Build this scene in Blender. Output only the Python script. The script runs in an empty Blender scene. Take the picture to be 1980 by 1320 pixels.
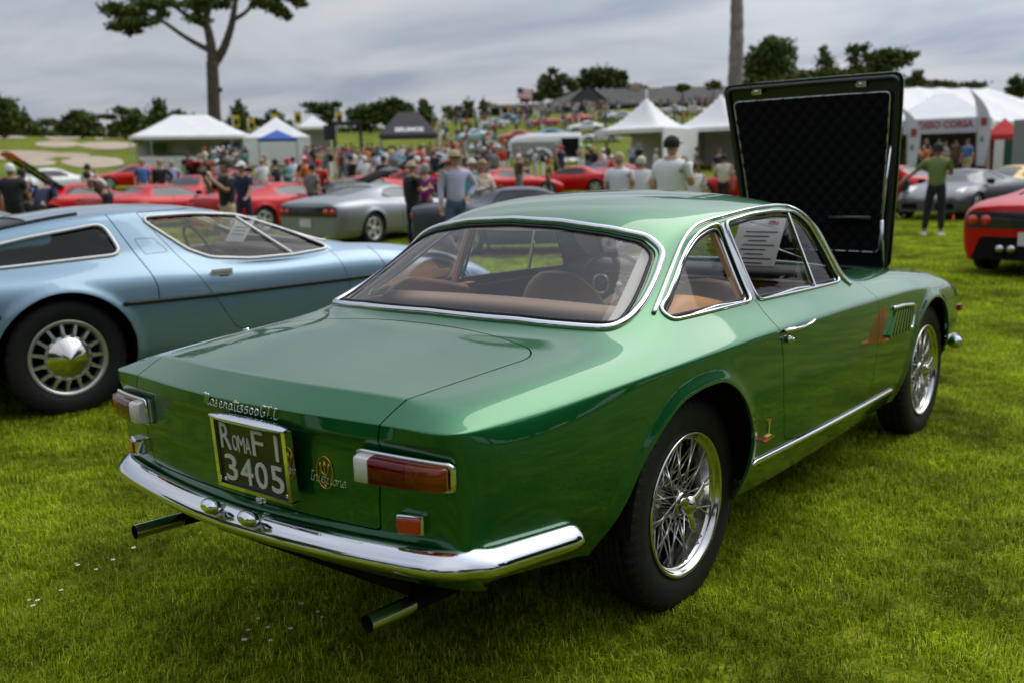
import bpy, bmesh, math, random
import numpy as np
from mathutils import Vector, Matrix, Quaternion, noise as mnoise
from mathutils.bvhtree import BVHTree
random.seed(7); RNG = np.random.default_rng(7)
R = math.radians
scene = bpy.context.scene
COL = scene.collection

# ------------------------------------------------------------------ camera
CAM = Vector((-2.59791, -2.09865, 1.39242))
YAW, PIT, ROLL, FPX = 0.674446, 0.172606, -0.023457, 1844.83
_fw = Vector((math.cos(YAW)*math.cos(PIT), math.sin(YAW)*math.cos(PIT), -math.sin(PIT)))
_r = Vector((math.sin(YAW), -math.cos(YAW), 0)); _u = _r.cross(_fw)
_r2 = _r*math.cos(ROLL)+_u*math.sin(ROLL); _u2 = -_r*math.sin(ROLL)+_u*math.cos(ROLL)
cam_data = bpy.data.cameras.new('camera'); cam = bpy.data.objects.new('camera', cam_data); COL.objects.link(cam)
cam.matrix_world = Matrix(((_r2.x,_u2.x,-_fw.x,CAM.x),(_r2.y,_u2.y,-_fw.y,CAM.y),(_r2.z,_u2.z,-_fw.z,CAM.z),(0,0,0,1)))
cam_data.sensor_width = 36; cam_data.lens = FPX/1980*36
cam_data.clip_start = .05; cam_data.clip_end = 6000
cam_data.dof.use_dof = True; cam_data.dof.focus_distance = 2.9; cam_data.dof.aperture_fstop = 2.5
cam_data.dof.aperture_blades = 9
scene.camera = cam

# ------------------------------------------------------------------ sky and sun
SUN_EL, SUN_AZ = R(52), R(-18)          # azimuth measured from +x towards +y: the sun stands ahead of the car, a bit to its right
world = bpy.data.worlds.new('World'); scene.world = world; world.use_nodes = True
nt = world.node_tree; nt.nodes.clear(); L = nt.links.new
def wn(t, **k):
    n = nt.nodes.new(t)
    for a, b in k.items(): setattr(n, a, b)
    return n
out = wn('ShaderNodeOutputWorld'); bg = wn('ShaderNodeBackground'); bg.inputs['Strength'].default_value = .1
sky = wn('ShaderNodeTexSky', sky_type='NISHITA', sun_disc=False)
sky.sun_elevation = SUN_EL; sky.sun_rotation = R(90)-SUN_AZ; sky.air_density = 1.2; sky.dust_density = 3
tc = wn('ShaderNodeTexCoord'); sep = wn('ShaderNodeSeparateXYZ'); L(tc.outputs['Generated'], sep.inputs[0])
# project the view ray on a flat cloud layer, so the cloud streaks crowd together towards the horizon
zc = wn('ShaderNodeMath', operation='MAXIMUM'); L(sep.outputs['Z'], zc.inputs[0]); zc.inputs[1].default_value = 0
za = wn('ShaderNodeMath', operation='ADD'); L(zc.outputs[0], za.inputs[0]); za.inputs[1].default_value = .09
dv = []
for a in 'XY':
    d = wn('ShaderNodeMath', operation='DIVIDE'); L(sep.outputs[a], d.inputs[0]); L(za.outputs[0], d.inputs[1]); dv.append(d)
cmb = wn('ShaderNodeCombineXYZ'); L(dv[0].outputs[0], cmb.inputs[0]); L(dv[1].outputs[0], cmb.inputs[1])
mp = wn('ShaderNodeMapping'); L(cmb.outputs[0], mp.inputs[0]); mp.inputs['Rotation'].default_value = (0,0,R(-38)); mp.inputs['Scale'].default_value = (.85,.50,1)
n1 = wn('ShaderNodeTexNoise'); L(mp.outputs[0], n1.inputs['Vector']); n1.inputs['Scale'].default_value = 1.25; n1.inputs['Detail'].default_value = 7; n1.inputs['Roughness'].default_value = .52; n1.inputs['Distortion'].default_value = .35
rp = wn('ShaderNodeValToRGB'); L(n1.outputs['Fac'], rp.inputs[0])
rp.color_ramp.elements[0].position = .34; rp.color_ramp.elements[0].color = (2.75,3.15,3.95,1)
rp.color_ramp.elements[1].position = .66; rp.color_ramp.elements[1].color = (5.0,5.2,5.5,1)
# an overcast dome is brighter overhead than at the horizon
gz = wn('ShaderNodeMapRange'); L(sep.outputs['Z'], gz.inputs[0]); gz.inputs[1].default_value = 0.05; gz.inputs[2].default_value = .9; gz.inputs[3].default_value = .95; gz.inputs[4].default_value = 1.7
ml = wn('ShaderNodeVectorMath', operation='SCALE'); L(rp.outputs[0], ml.inputs[0]); L(gz.outputs[0], ml.inputs['Scale'])
# the veiled sun brightens the cloud around it
nrm = wn('ShaderNodeVectorMath', operation='NORMALIZE'); L(tc.outputs['Generated'], nrm.inputs[0])
dt = wn('ShaderNodeVectorMath', operation='DOT_PRODUCT'); L(nrm.outputs[0], dt.inputs[0]); dt.inputs[1].default_value = (math.cos(SUN_EL)*math.cos(SUN_AZ), math.cos(SUN_EL)*math.sin(SUN_AZ), math.sin(SUN_EL))
dm = wn('ShaderNodeMath', operation='MAXIMUM'); L(dt.outputs['Value'], dm.inputs[0]); dm.inputs[1].default_value = 0
dp = wn('ShaderNodeMath', operation='POWER'); L(dm.outputs[0], dp.inputs[0]); dp.inputs[1].default_value = 5
dx = wn('ShaderNodeMath', operation='MULTIPLY_ADD'); L(dp.outputs[0], dx.inputs[0]); dx.inputs[1].default_value = 2.8; L(gz.outputs[0], dx.inputs[2])
L(dx.outputs[0], ml.inputs['Scale'])
mx = wn('ShaderNodeMixRGB'); mx.inputs[0].default_value = .93; L(sky.outputs[0], mx.inputs[1]); L(ml.outputs[0], mx.inputs[2])
L(mx.outputs[0], bg.inputs[0]); L(bg.outputs[0], out.inputs[0])
sun_d = bpy.data.lights.new('sun', 'SUN'); sun_d.energy = 1.15; sun_d.angle = R(50); sun_d.color = (1,.95,.87)
sun = bpy.data.objects.new('sun', sun_d); COL.objects.link(sun)
_sd = Vector((math.cos(SUN_EL)*math.cos(SUN_AZ), math.cos(SUN_EL)*math.sin(SUN_AZ), math.sin(SUN_EL)))
sun.rotation_euler = _sd.to_track_quat('Z','Y').to_euler(); sun.location = (0,0,40)
scene.view_settings.view_transform = 'Standard'; scene.view_settings.look = 'None'
scene.view_settings.exposure = .2; scene.view_settings.gamma = 1; scene.view_settings.use_curve_mapping = False
scene.render.engine = 'CYCLES'
scene.cycles.max_bounces = 8; scene.cycles.transparent_max_bounces = 16; scene.cycles.transmission_bounces = 8
scene.cycles.glossy_bounces = 4; scene.cycles.diffuse_bounces = 4
scene.cycles.caustics_reflective = False; scene.cycles.caustics_refractive = False
scene.cycles.sample_clamp_indirect = 6; scene.cycles.use_denoising = True

# ------------------------------------------------------------------ helpers
def ray_dir(px, py): return _fw + _r2*((px-990)/FPX) - _u2*((py-660)/FPX)
def pos_at(px, depth):           # ground-plan position seen at column px, depth metres along the view
    d = _fw + _r2*((px-990)/FPX) - _u2*((340-660)/FPX); d = Vector((d.x, d.y)); f2 = Vector((_fw.x,_fw.y)).normalized()
    t = depth/(d.dot(f2)); return Vector((CAM.x+d.x*t, CAM.y+d.y*t))

MATS = {}
def mat(name, col=(.5,.5,.5), rough=.5, metal=0., coat=0., spec=.5, bump=0., bscale=60., var=0., vscale=8., emis=None, coat_r=.04, sheen=0., trans=0., flake=0., coat_ior=1.5):
    if name in MATS: return MATS[name]
    m = bpy.data.materials.new(name); m.use_nodes = True; n = m.node_tree; b = n.nodes['Principled BSDF']
    b.inputs['Base Color'].default_value = (*col,1); b.inputs['Roughness'].default_value = rough; b.inputs['Metallic'].default_value = metal
    b.inputs['Coat Weight'].default_value = coat; b.inputs['Coat Roughness'].default_value = coat_r; b.inputs['Specular IOR Level'].default_value = spec
    b.inputs['Coat IOR'].default_value = coat_ior
    if sheen: b.inputs['Sheen Weight'].default_value = sheen
    if trans: b.inputs['Transmission Weight'].default_value = trans
    tcn = n.nodes.new('ShaderNodeTexCoord')
    if var:
        t = n.nodes.new('ShaderNodeTexNoise'); t.inputs['Scale'].default_value = vscale; t.inputs['Detail'].default_value = 5; n.links.new(tcn.outputs['Object'], t.inputs['Vector'])
        r = n.nodes.new('ShaderNodeMapRange'); r.inputs[1].default_value=.3; r.inputs[2].default_value=.7; r.inputs[3].default_value = 1-var; r.inputs[4].default_value = 1+var; n.links.new(t.outputs['Fac'], r.inputs[0])
        s = n.nodes.new('ShaderNodeVectorMath'); s.operation='SCALE'; s.inputs[0].default_value = col; n.links.new(r.outputs[0], s.inputs['Scale']); n.links.new(s.outputs[0], b.inputs['Base Color'])
    if bump:
        t = n.nodes.new('ShaderNodeTexNoise'); t.inputs['Scale'].default_value = bscale; t.inputs['Detail'].default_value = 4; n.links.new(tcn.outputs['Object'], t.inputs['Vector'])
        bp = n.nodes.new('ShaderNodeBump'); bp.inputs['Strength'].default_value = bump; bp.inputs['Distance'].default_value = .01; n.links.new(t.outputs['Fac'], bp.inputs['Height']); n.links.new(bp.outputs[0], b.inputs['Normal'])
    if flake:
        t = n.nodes.new('ShaderNodeTexVoronoi'); t.inputs['Scale'].default_value = 900; n.links.new(tcn.outputs['Object'], t.inputs['Vector'])
        bp = n.nodes.new('ShaderNodeBump'); bp.inputs['Strength'].default_value = flake; bp.inputs['Distance'].default_value = .0006; n.links.new(t.outputs['Distance'], bp.inputs['Height']); n.links.new(bp.outputs[0], b.inputs['Normal'])
    if emis: b.inputs['Emission Color'].default_value = (*emis[:3],1); b.inputs['Emission Strength'].default_value = emis[3]
    MATS[name] = m; return m
def glass_mat(name, tint=(.8,.85,.82), haze=.0, hazecol=(.5,.5,.5), rough=.02, refl=1.0, fres=.5):
    if name in MATS: return MATS[name]
    m = bpy.data.materials.new(name); m.use_nodes = True; n = m.node_tree; n.nodes.clear()
    o = n.nodes.new('ShaderNodeOutputMaterial'); t = n.nodes.new('ShaderNodeBsdfTransparent'); t.inputs[0].default_value = (*tint,1)
    g = n.nodes.new('ShaderNodeBsdfGlossy'); g.inputs['Roughness'].default_value = rough; g.inputs[0].default_value=(refl,refl,refl,1)
    f = n.nodes.new('ShaderNodeFresnel'); f.inputs[0].default_value = 1.5
    mm = n.nodes.new('ShaderNodeMath'); mm.operation='MULTIPLY'; mm.inputs[1].default_value=fres; mm.use_clamp=True; n.links.new(f.outputs[0], mm.inputs[0])
    mx = n.nodes.new('ShaderNodeMixShader'); n.links.new(mm.outputs[0], mx.inputs[0])
    last = t
    if haze:
        d = n.nodes.new('ShaderNodeBsdfDiffuse'); d.inputs[0].default_value=(*hazecol,1); h = n.nodes.new('ShaderNodeMixShader'); h.inputs[0].default_value = haze
        n.links.new(t.outputs[0], h.inputs[1]); n.links.new(d.outputs[0], h.inputs[2]); last = h
    n.links.new(last.outputs[0], mx.inputs[1]); n.links.new(g.outputs[0], mx.inputs[2]); n.links.new(mx.outputs[0], o.inputs[0])
    MATS[name] = m; return m

def mesh_from(name, V, F, mats=None, normals=None, smooth=True, fm=None):
    me = bpy.data.meshes.new(name); me.from_pydata([tuple(v) for v in V], [], [tuple(int(i) for i in f) for f in F])
    if smooth: me.polygons.foreach_set('use_smooth', [True]*len(me.polygons))
    if fm is not None: me.polygons.foreach_set('material_index', list(fm))
    me.update()
    if normals is not None: me.normals_split_custom_set_from_vertices([tuple(n) for n in normals])
    if mats is not None:
        for m in (mats if isinstance(mats,(list,tuple)) else [mats]): me.materials.append(m)
    return me
def obj(name, me, parent=None, loc=None, kind=None, label=None):
    o = bpy.data.objects.new(name, me); COL.objects.link(o)
    if parent is not None: o.parent = parent
    if loc is not None: o.location = loc
    if kind: o['kind'] = kind
    if label: o['label'] = label
    return o
def thing(name, label, cat, loc=(0,0,0), rz=0., group=None, me=None):
    o = bpy.data.objects.new(name, me); COL.objects.link(o); o.location = loc; o.rotation_euler = (0,0,rz)
    o['label'] = label; o['category'] = cat
    if group: o['group'] = group
    return o

class MB:                                     # a small mesh builder: boxes, tubes, lathes, sheets
    def __init__(s): s.V=[]; s.F=[]; s.M=[]; s.S=[]
    def add(s, V, F, m=0, smooth=False):
        b=len(s.V); s.V += [tuple(v) for v in V]; s.F += [tuple(i+b for i in f) for f in F]; s.M += [m]*len(F); s.S += [smooth]*len(F); return s
    def box(s, c, d, m=0, rot=None, taper=1.0, taper_y=None):
        x,y,z = d[0]/2,d[1]/2,d[2]/2; ty = taper if taper_y is None else taper_y
        V=[(-x,-y,-z),(x,-y,-z),(x,y,-z),(-x,y,-z),(-x*taper,-y*ty,z),(x*taper,-y*ty,z),(x*taper,y*ty,z),(-x*taper,y*ty,z)]
        if rot is not None: V=[rot@Vector(v) for v in V]
        V=[(v[0]+c[0],v[1]+c[1],v[2]+c[2]) for v in V]
        return s.add(V,[(0,3,2,1),(4,5,6,7),(0,1,5,4),(1,2,6,5),(2,3,7,6),(3,0,4,7)],m)
    def bar(s, a, b, w, h=None, m=0, up=(0,0,1)):
        a=Vector(a); b=Vector(b); h=h or w; d=(b-a).normalized(); u=Vector(up)
        if abs(d.dot(u))>.98: u=Vector((1,0,0))
        x=d.cross(u).normalized(); y=x.cross(d)
        V=[p+x*(sx*w/2)+y*(sy*h/2) for p in (a,b) for sx,sy in ((-1,-1),(1,-1),(1,1),(-1,1))]
        return s.add(V,[(0,3,2,1),(4,5,6,7),(0,1,5,4),(1,2,6,5),(2,3,7,6),(3,0,4,7)],m)
    def tube(s, P, r, n=8, m=0, closed=False, cap=True, smooth=True, norms=None, prof=None, flat=1.0):
        P=[Vector(p) for p in P]; N=len(P); rr = r if isinstance(r,(list,tuple)) else [r]*N
        V=[]; ref=None
        for i,p in enumerate(P):
            a=P[(i-1)%N] if closed or i>0 else P[0]; b=P[(i+1)%N] if closed or i<N-1 else P[-1]
            d=(b-a); d = d.normalized() if d.length>1e-9 else Vector((1,0,0))
            if norms is not None:
                u=Vector(norms[i]); u=(u-d*u.dot(d)).normalized()
            else:
                if ref is None: ref = Vector((0,0,1)) if abs(d.z)<.9 else Vector((1,0,0))
                u=(ref-d*ref.dot(d)); u = u.normalized() if u.length>1e-6 else d.orthogonal().normalized(); ref=u
            w=d.cross(u)
            if prof is None:
                for k in range(n):
                    t=2*math.pi*k/n; V.append(p+w*(math.cos(t)*rr[i])+u*(math.sin(t)*rr[i]*flat))
            else:
                for (pa,pb) in prof: V.append(p+w*pa*(rr[i])+u*pb*(rr[i]))
        if prof is not None: n=len(prof)
        F=[]
        for i in range(N if closed else N-1):
            for k in range(n):
                F.append((i*n+k, i*n+(k+1)%n, ((i+1)%N)*n+(k+1)%n, ((i+1)%N)*n+k))
        if cap and not closed: F.append(tuple(range(n))[::-1]); F.append(tuple((N-1)*n+k for k in range(n)))
        return s.add(V,F,m,smooth)
    def lathe(s, prof, n=32, axis='y', c=(0,0,0), m=0, smooth=True, closed=False, sign=1, a0=0., a1=2*math.pi):
        # prof: list of (radius, offset along axis)
        V=[]; full = abs(a1-a0-2*math.pi)<1e-6; K = n if full else n+1
        for k in range(K):
            t=a0+(a1-a0)*k/n; ca,sa=math.cos(t),math.sin(t)
            for r_,h in prof:
                if axis=='y': v=(r_*ca, h*sign, r_*sa)
                elif axis=='x': v=(h*sign, r_*ca, r_*sa)
                else: v=(r_*ca, r_*sa, h*sign)
                V.append((v[0]+c[0],v[1]+c[1],v[2]+c[2]))
        q=len(prof); F=[]
        for k in range(n):
            k2=(k+1)%K
            for j in range(q-1 if not closed else q):
                j2=(j+1)%q
                F.append((k*q+j,k*q+j2,k2*q+j2,k2*q+j))
        return s.add(V,F,m,smooth)
    def grid(s, G, m=0, smooth=True):
        a=len(G); b=len(G[0]); V=[v for r_ in G for v in r_]
        return s.add(V,[(i*b+j,i*b+j+1,(i+1)*b+j+1,(i+1)*b+j) for i in range(a-1) for j in range(b-1)],m,smooth)
    def mesh(s, name, mats, fixn=True):
        me=bpy.data.meshes.new(name); me.from_pydata(s.V,[],s.F)
        for m in (mats if isinstance(mats,(list,tuple)) else [mats]): me.materials.append(m)
        me.polygons.foreach_set('material_index', s.M); me.polygons.foreach_set('use_smooth', s.S)
        if fixn:
            bm=bmesh.new(); bm.from_mesh(me); bmesh.ops.recalc_face_normals(bm, faces=bm.faces); bm.to_mesh(me); bm.free()
        me.update(); return me
    def build(s, name, mats, parent=None, **k): return obj(name, s.mesh(name, mats), parent, **k)

# ---- dense smooth surface out of a coarse cage, and the cutting of panels and openings out of it
def subdivide_cage(V, F, creases, level):
    me=bpy.data.meshes.new('cage'); me.from_pydata([tuple(v) for v in V],[],[tuple(f) for f in F])
    if creases:
        at=me.attributes.new('crease_edge','FLOAT','EDGE'); ek={tuple(sorted(e.vertices)):e.index for e in me.edges}
        for (a,b),w in creases.items():
            k=tuple(sorted((a,b)))
            if k in ek: at.data[ek[k]].value=w
    o=bpy.data.objects.new('cage',me); COL.objects.link(o)
    md=o.modifiers.new('s','SUBSURF'); md.levels=level; md.render_levels=level; md.boundary_smooth='ALL'
    dg=bpy.context.evaluated_depsgraph_get(); ev=o.evaluated_get(dg).to_mesh()
    n=len(ev.vertices); co=np.empty(n*3,np.float32); ev.vertices.foreach_get('co',co); co=co.reshape(-1,3).astype(float)
    nf=len(ev.polygons); q=np.empty(nf*4,np.int32); ev.polygons.foreach_get('vertices',q); q=q.reshape(-1,4)
    nn=np.empty(n*3,np.float32); ev.vertex_normals.foreach_get('vector',nn); nn=nn.reshape(-1,3).astype(float)
    bpy.data.objects.remove(o); bpy.data.meshes.remove(me)
    return co,nn,q
class Surf:
    def __init__(s,V,N,F): s.V=np.asarray(V); s.N=np.asarray(N); s.F=F; s._b=None
    @property
    def bvh(s):
        if s._b is None: s._b=BVHTree.FromPolygons([tuple(v) for v in s.V],[tuple(int(i) for i in f) for f in s.F])
        return s._b
    def hit(s,o,d):
        l,n,i,t=s.bvh.ray_cast(Vector(o),Vector(d)); return (l,n) if l is not None else (None,None)
    def normal_at(s,p):
        l,n,i,t=s.bvh.find_nearest(Vector(p)); return n
    def clip(s, sd):
        """keep the part where sd<=0 (sd: function of V -> signed distance)"""
        d=sd(s.V); d=np.where(np.abs(d)<1e-7,1e-7,d)
        F=s.F
        if isinstance(F,np.ndarray):
            fd=d[F]; allin=(fd<=0).all(1); allout=(fd>0).all(1); keep=[tuple(f) for f in F[allin]]; mid=[tuple(f) for f in F[~allin&~allout]]
        else:
            keep=[];mid=[]
            for f in F:
                k=[d[i]<=0 for i in f]
                if all(k): keep.append(f)
                elif any(k): mid.append(f)
        V=list(map(tuple,s.V)); N=list(map(tuple,s.N)); cache={}
        def cut(a,b):
            k=(a,b) if a<b else (b,a)
            if k not in cache:
                a2,b2=k; t=d[a2]/(d[a2]-d[b2]); va=np.array(V[a2]);vb=np.array(V[b2]); na=np.array(N[a2]);nb=np.array(N[b2])
                V.append(tuple(va+(vb-va)*t)); nn=na+(nb-na)*t; N.append(tuple(nn/(np.linalg.norm(nn)+1e-12))); cache[k]=len(V)-1
            return cache[k]
        for f in mid:
            g=[]
            for i in range(len(f)):
                a,b=f[i],f[(i+1)%len(f)]
                if d[a]<=0: g.append(a)
                if (d[a]<=0)!=(d[b]<=0): g.append(cut(a,b))
            if len(g)>=3: keep.append(tuple(g))
        used=sorted({i for f in keep for i in f}); mp={u:i for i,u in enumerate(used)}
        return Surf(np.array([V[u] for u in used]).reshape(-1,3),np.array([N[u] for u in used]).reshape(-1,3),[tuple(mp[i] for i in f) for f in keep])
    def offset(s,t): return Surf(s.V+s.N*t,s.N,s.F)
    def mirror_y(s): return Surf(s.V*np.array([1,-1,1]),s.N*np.array([1,-1,1]),[tuple(f)[::-1] for f in s.F])
    def solid(s,t):
        """a sheet with thickness t inwards"""
        n=len(s.V); E={}
        for f in s.F:
            for i in range(len(f)):
                a,b=f[i],f[(i+1)%len(f)]; E[(a,b)]=1
        bd=[(a,b) for (a,b) in E if (b,a) not in E]
        V=np.vstack([s.V,s.V-s.N*t]); F=[tuple(f) for f in s.F]+[tuple(i+n for i in f)[::-1] for f in s.F]+[(b,a,a+n,b+n) for a,b in bd]
        return V,F
    def build(s,name,m,parent=None,thick=0,**k):
        if thick:
            # own rim vertices so the custom normals stay clean
            n=len(s.V); E={}
            for f in s.F:
                for i in range(len(f)): E[(f[i],f[(i+1)%len(f)])]=1
            bd=[(a,b) for (a,b) in E if (b,a) not in E]
            V=list(map(tuple,s.V)); N=list(map(tuple,s.N)); F=[tuple(f) for f in s.F]
            for a,b in bd:
                i=len(V); pa,pb=s.V[a],s.V[b]; qa,qb=pa-s.N[a]*thick,pb-s.N[b]*thick
                nn=np.cross(pb-pa,s.N[a]); nn=nn/(np.linalg.norm(nn)+1e-12)
                V+= [tuple(pb),tuple(pa),tuple(qa),tuple(qb)]; N+=[tuple(nn)]*4; F.append((i,i+1,i+2,i+3))
            return obj(name, mesh_from(name,V,F,m,normals=N), parent, **k)
        return obj(name, mesh_from(name,s.V,s.F,m,normals=s.N), parent, **k)
def sd_poly(poly, P):
    """signed distance (negative inside) of 2-D points P to a closed polygon"""
    poly=np.asarray(poly,float); P=np.asarray(P,float); d=np.full(len(P),1e9); ins=np.zeros(len(P),bool)
    for i in range(len(poly)):
        a=poly[i]; b=poly[(i+1)%len(poly)]; e=b-a; w=P-a
        t=np.clip((w@e)/(e@e+1e-18),0,1); q=w-t[:,None]*e; d=np.minimum(d,(q*q).sum(1))
        c=((a[1]<=P[:,1])&(b[1]>P[:,1]))|((b[1]<=P[:,1])&(a[1]>P[:,1]))
        with np.errstate(divide='ignore',invalid='ignore'): xi=a[0]+(P[:,1]-a[1])*e[0]/e[1]
        ins^= c&(P[:,0]<xi)
    return np.where(ins,-1,1)*np.sqrt(d)
def round_poly(pts, rad=.03, seg=6):
    """polygon with rounded corners; pts = (a,b) or (a,b,radius)"""
    n=len(pts); out=[]
    for i in range(n):
        p=Vector(pts[i][:2]); a=Vector(pts[i-1][:2]); b=Vector(pts[(i+1)%n][:2]); r_=pts[i][2] if len(pts[i])>2 else rad
        u=(a-p); v=(b-p); lu,lv=u.length,v.length; u/=lu; v/=lv
        ang=u.angle(v); 
        if r_<=0 or ang>3.1: out.append(tuple(p)); continue
        t=min(r_/math.tan(ang/2), lu*.48, lv*.48)
        for k in range(seg+1):
            s=k/seg; q=(p+u*t)*(1-s)**2+p*2*s*(1-s)+(p+v*t)*s*s; out.append((q.x,q.y))
    return out
def resample(pts, step, closed=True):
    P=[Vector(p) for p in pts]; 
    if closed: P=P+[P[0]]
    out=[]
    for a,b in zip(P[:-1],P[1:]):
        n=max(1,int(math.ceil((b-a).length/step)))
        for k in range(n): out.append(a+(b-a)*k/n)
    if not closed: out.append(P[-1])
    return out
def cr_spline(pts, n=8, closed=False):
    P=[Vector(p) for p in pts]; N=len(P); out=[]
    for i in range(N if closed else N-1):
        p0=P[(i-1)%N] if closed or i>0 else P[0]*2-P[1]; p1=P[i]; p2=P[(i+1)%N]; p3=P[(i+2)%N] if closed or i+2<N else P[-1]*2-P[-2]
        for k in range(n):
            t=k/n; out.append(.5*((2*p1)+(-p0+p2)*t+(2*p0-5*p1+4*p2-p3)*t*t+(-p0+3*p1-3*p2+p3)*t**3))
    if not closed: out.append(P[-1])
    return out
def proj_side(surf, poly, side=-1, step=.02, closed=True, y0=2., lift=0.):
    """polygon in (x,z) thrown on the side of a body; returns points and normals"""
    pts=[];nn=[]
    for q in resample([(p[0],p[1],0) for p in poly],step,closed):
        l,n=surf.hit((q.x,side*y0,q.y),(0,-side,0))
        if l is not None: pts.append(l+n*lift); nn.append(n)
    return pts,nn
def proj_dir(surf, pts3, d, step=.02, closed=True, lift=0.):
    pts=[];nn=[]
    for q in resample(pts3,step,closed):
        l,n=surf.hit(q,d)
        if l is not None: pts.append(l+n*lift); nn.append(n)
    return pts,nn
PROF_TRIM=[(-1,-.15),(-.92,.35),(-.5,.8),(0,.95),(.5,.8),(.92,.35),(1,-.15)]
def interp(x, xs, ys):
    return float(np.interp(x,xs,ys))
def smooth_interp(x, xs, ys):      # monotone-ish cubic through a table
    xs=list(xs)
    if x<=xs[0]: return ys[0]
    if x>=xs[-1]: return ys[-1]
    i=max(j for j in range(len(xs)-1) if xs[j]<=x); t=(x-xs[i])/(xs[i+1]-xs[i])
    def m(j):
        if j==0 or j==len(xs)-1: return 0 if j==0 else (ys[-1]-ys[-2])/(xs[-1]-xs[-2])
        return (ys[j+1]-ys[j-1])/(xs[j+1]-xs[j-1])
    h=xs[i+1]-xs[i]
    return (2*t**3-3*t**2+1)*ys[i]+(t**3-2*t**2+t)*h*m(i)+(-2*t**3+3*t**2)*ys[i+1]+(t**3-t**2)*h*m(i+1)
# ------------------------------------------------------------------ shared materials
def M_(n): return MATS[n]
mat('green_paint',(.005,.128,.030),rough=.40,spec=.12,metal=.8,coat=1,coat_r=.03,flake=.05,coat_ior=1.55)
mat('blue_paint',(.17,.275,.36),rough=.38,metal=.45,coat=1,coat_r=.03,flake=.05)
mat('chrome',(.74,.75,.78),rough=.07,metal=1)
mat('wheel_chrome',(.62,.61,.58),rough=.14,metal=1)
mat('chrome_soft',(.62,.62,.62),rough=.22,metal=1)
mat('steel_dark',(.10,.10,.10),rough=.35,metal=1,bump=.2)
mat('gold_metal',(.75,.45,.08),rough=.25,metal=1)
mat('alloy',(.52,.53,.52),rough=.32,metal=.8,var=.08,vscale=20)
mat('black_gap',(.004,.004,.004),rough=.7,spec=.2)
mat('black_rubber',(.012,.012,.012),rough=.55,spec=.35,bump=.1,bscale=200)
mat('tyre',(.008,.0078,.0076),rough=.62,spec=.35,bump=.25,bscale=160,var=.25,vscale=30)
mat('under_black',(.006,.006,.006),rough=.85,spec=.15)
mat('quilt',(.006,.006,.007),rough=.75,spec=.12,bump=.15,bscale=90)
mat('hood_inner',(.008,.009,.010),rough=.3,coat=.3)
mat('plate_black',(.006,.006,.009),rough=.35,coat=.4,spec=.4)
mat('plate_white',(.62,.62,.62),rough=.5)
mat('tan_leather',(.80,.50,.29),rough=.5,bump=.03,bscale=120,var=.08,vscale=12)
mat('orange_leather',(.70,.27,.04),rough=.5,bump=.03,bscale=120)
mat('cream_vinyl',(.78,.70,.58),rough=.6,bump=.02,bscale=150)
mat('shelf_tan',(.95,.62,.40),rough=.5)
mat('carpet',(.035,.033,.04),rough=.95,bump=.6,bscale=300)
mat('dash_black',(.010,.010,.012),rough=.5,bump=.02,bscale=200)
mat('wood_brown',(.10,.045,.02),rough=.4,coat=.3,var=.3,vscale=18)
mat('dial',(.01,.01,.012),rough=.25,coat=.5)
mat('paper',(.75,.75,.72),rough=.7)
mat('print_ink',(.03,.03,.03),rough=.6); mat('print_red',(.5,.03,.03),rough=.6)
mat('reflector_red',(.45,.008,.010),rough=.2,coat=1)
mat('red_lens',(.62,.010,.012),rough=.06,trans=.85)
mat('red_lens_lit',(.62,.02,.012),rough=.15,coat=1)
mat('amber_lens',(.85,.13,.015),rough=.06,trans=.85)
mat('clear_lens',(.62,.60,.56),rough=.25,coat=1,bump=.1,bscale=120)
mat('lamp_reflector',(.45,.45,.45),rough=.3,metal=.6)
mat('bulb_red',(.85,.05,.02),rough=.3)
mat('white_paint',(.78,.78,.78),rough=.5)
glass_mat('back_glass',tint=(.96,.97,.97),haze=.055,hazecol=(.50,.50,.52),fres=.75)  # even diffuse haze stands in for the milky sky reflection
glass_mat('side_glass',tint=(.95,.97,.96))
glass_mat('tint_glass',tint=(.30,.40,.38))
# ------------------------------------------------------------------ the green coupe
def boundary_loops(S):
    E={}
    for f in S.F:
        for i in range(len(f)):
            a,b=int(f[i]),int(f[(i+1)%len(f)]); E[(a,b)]=1
    nx={}
    for a,b in E:
        if (b,a) not in E: nx.setdefault(a,[]).append(b)
    loops=[]
    while nx:
        s0=next(iter(nx)); cur=s0; loop=[]
        while cur in nx:
            loop.append(cur); l=nx[cur]; b=l.pop(); 
            if not l: del nx[cur]
            cur=b
            if cur==s0: break
        if len(loop)>6: loops.append((S.V[loop],S.N[loop]))
    return loops
def even(PN, step=.012, closed=True, smooth=2):
    P,N=PN
    P=np.asarray(P);N=np.asarray(N)
    if closed: P=np.vstack([P,P[:1]]);N=np.vstack([N,N[:1]])
    d=np.r_[0,np.cumsum(np.linalg.norm(np.diff(P,axis=0),axis=1))]; n=max(4,int(d[-1]/step))
    t=np.linspace(0,d[-1],n+1)[:n] if closed else np.linspace(0,d[-1],n)
    Q=np.stack([np.interp(t,d,P[:,k]) for k in range(3)],1); W=np.stack([np.interp(t,d,N[:,k]) for k in range(3)],1)
    for _ in range(smooth):
        if closed: Q=(np.roll(Q,1,0)+2*Q+np.roll(Q,-1,0))/4; W=(np.roll(W,1,0)+2*W+np.roll(W,-1,0))/4
        else:
            Q[1:-1]=(Q[:-2]+2*Q[1:-1]+Q[2:])/4; W[1:-1]=(W[:-2]+2*W[1:-1]+W[2:])/4
    W/=np.linalg.norm(W,axis=1)[:,None]+1e-12
    return [Vector(q) for q in Q],[Vector(w) for w in W]
def loops_of(S, step=.012, minlen=.2, **k):
    r=[even(l,step,**k) for l in boundary_loops(S)]
    return [l for l in r if len(l[0])*step>minlen]
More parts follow.
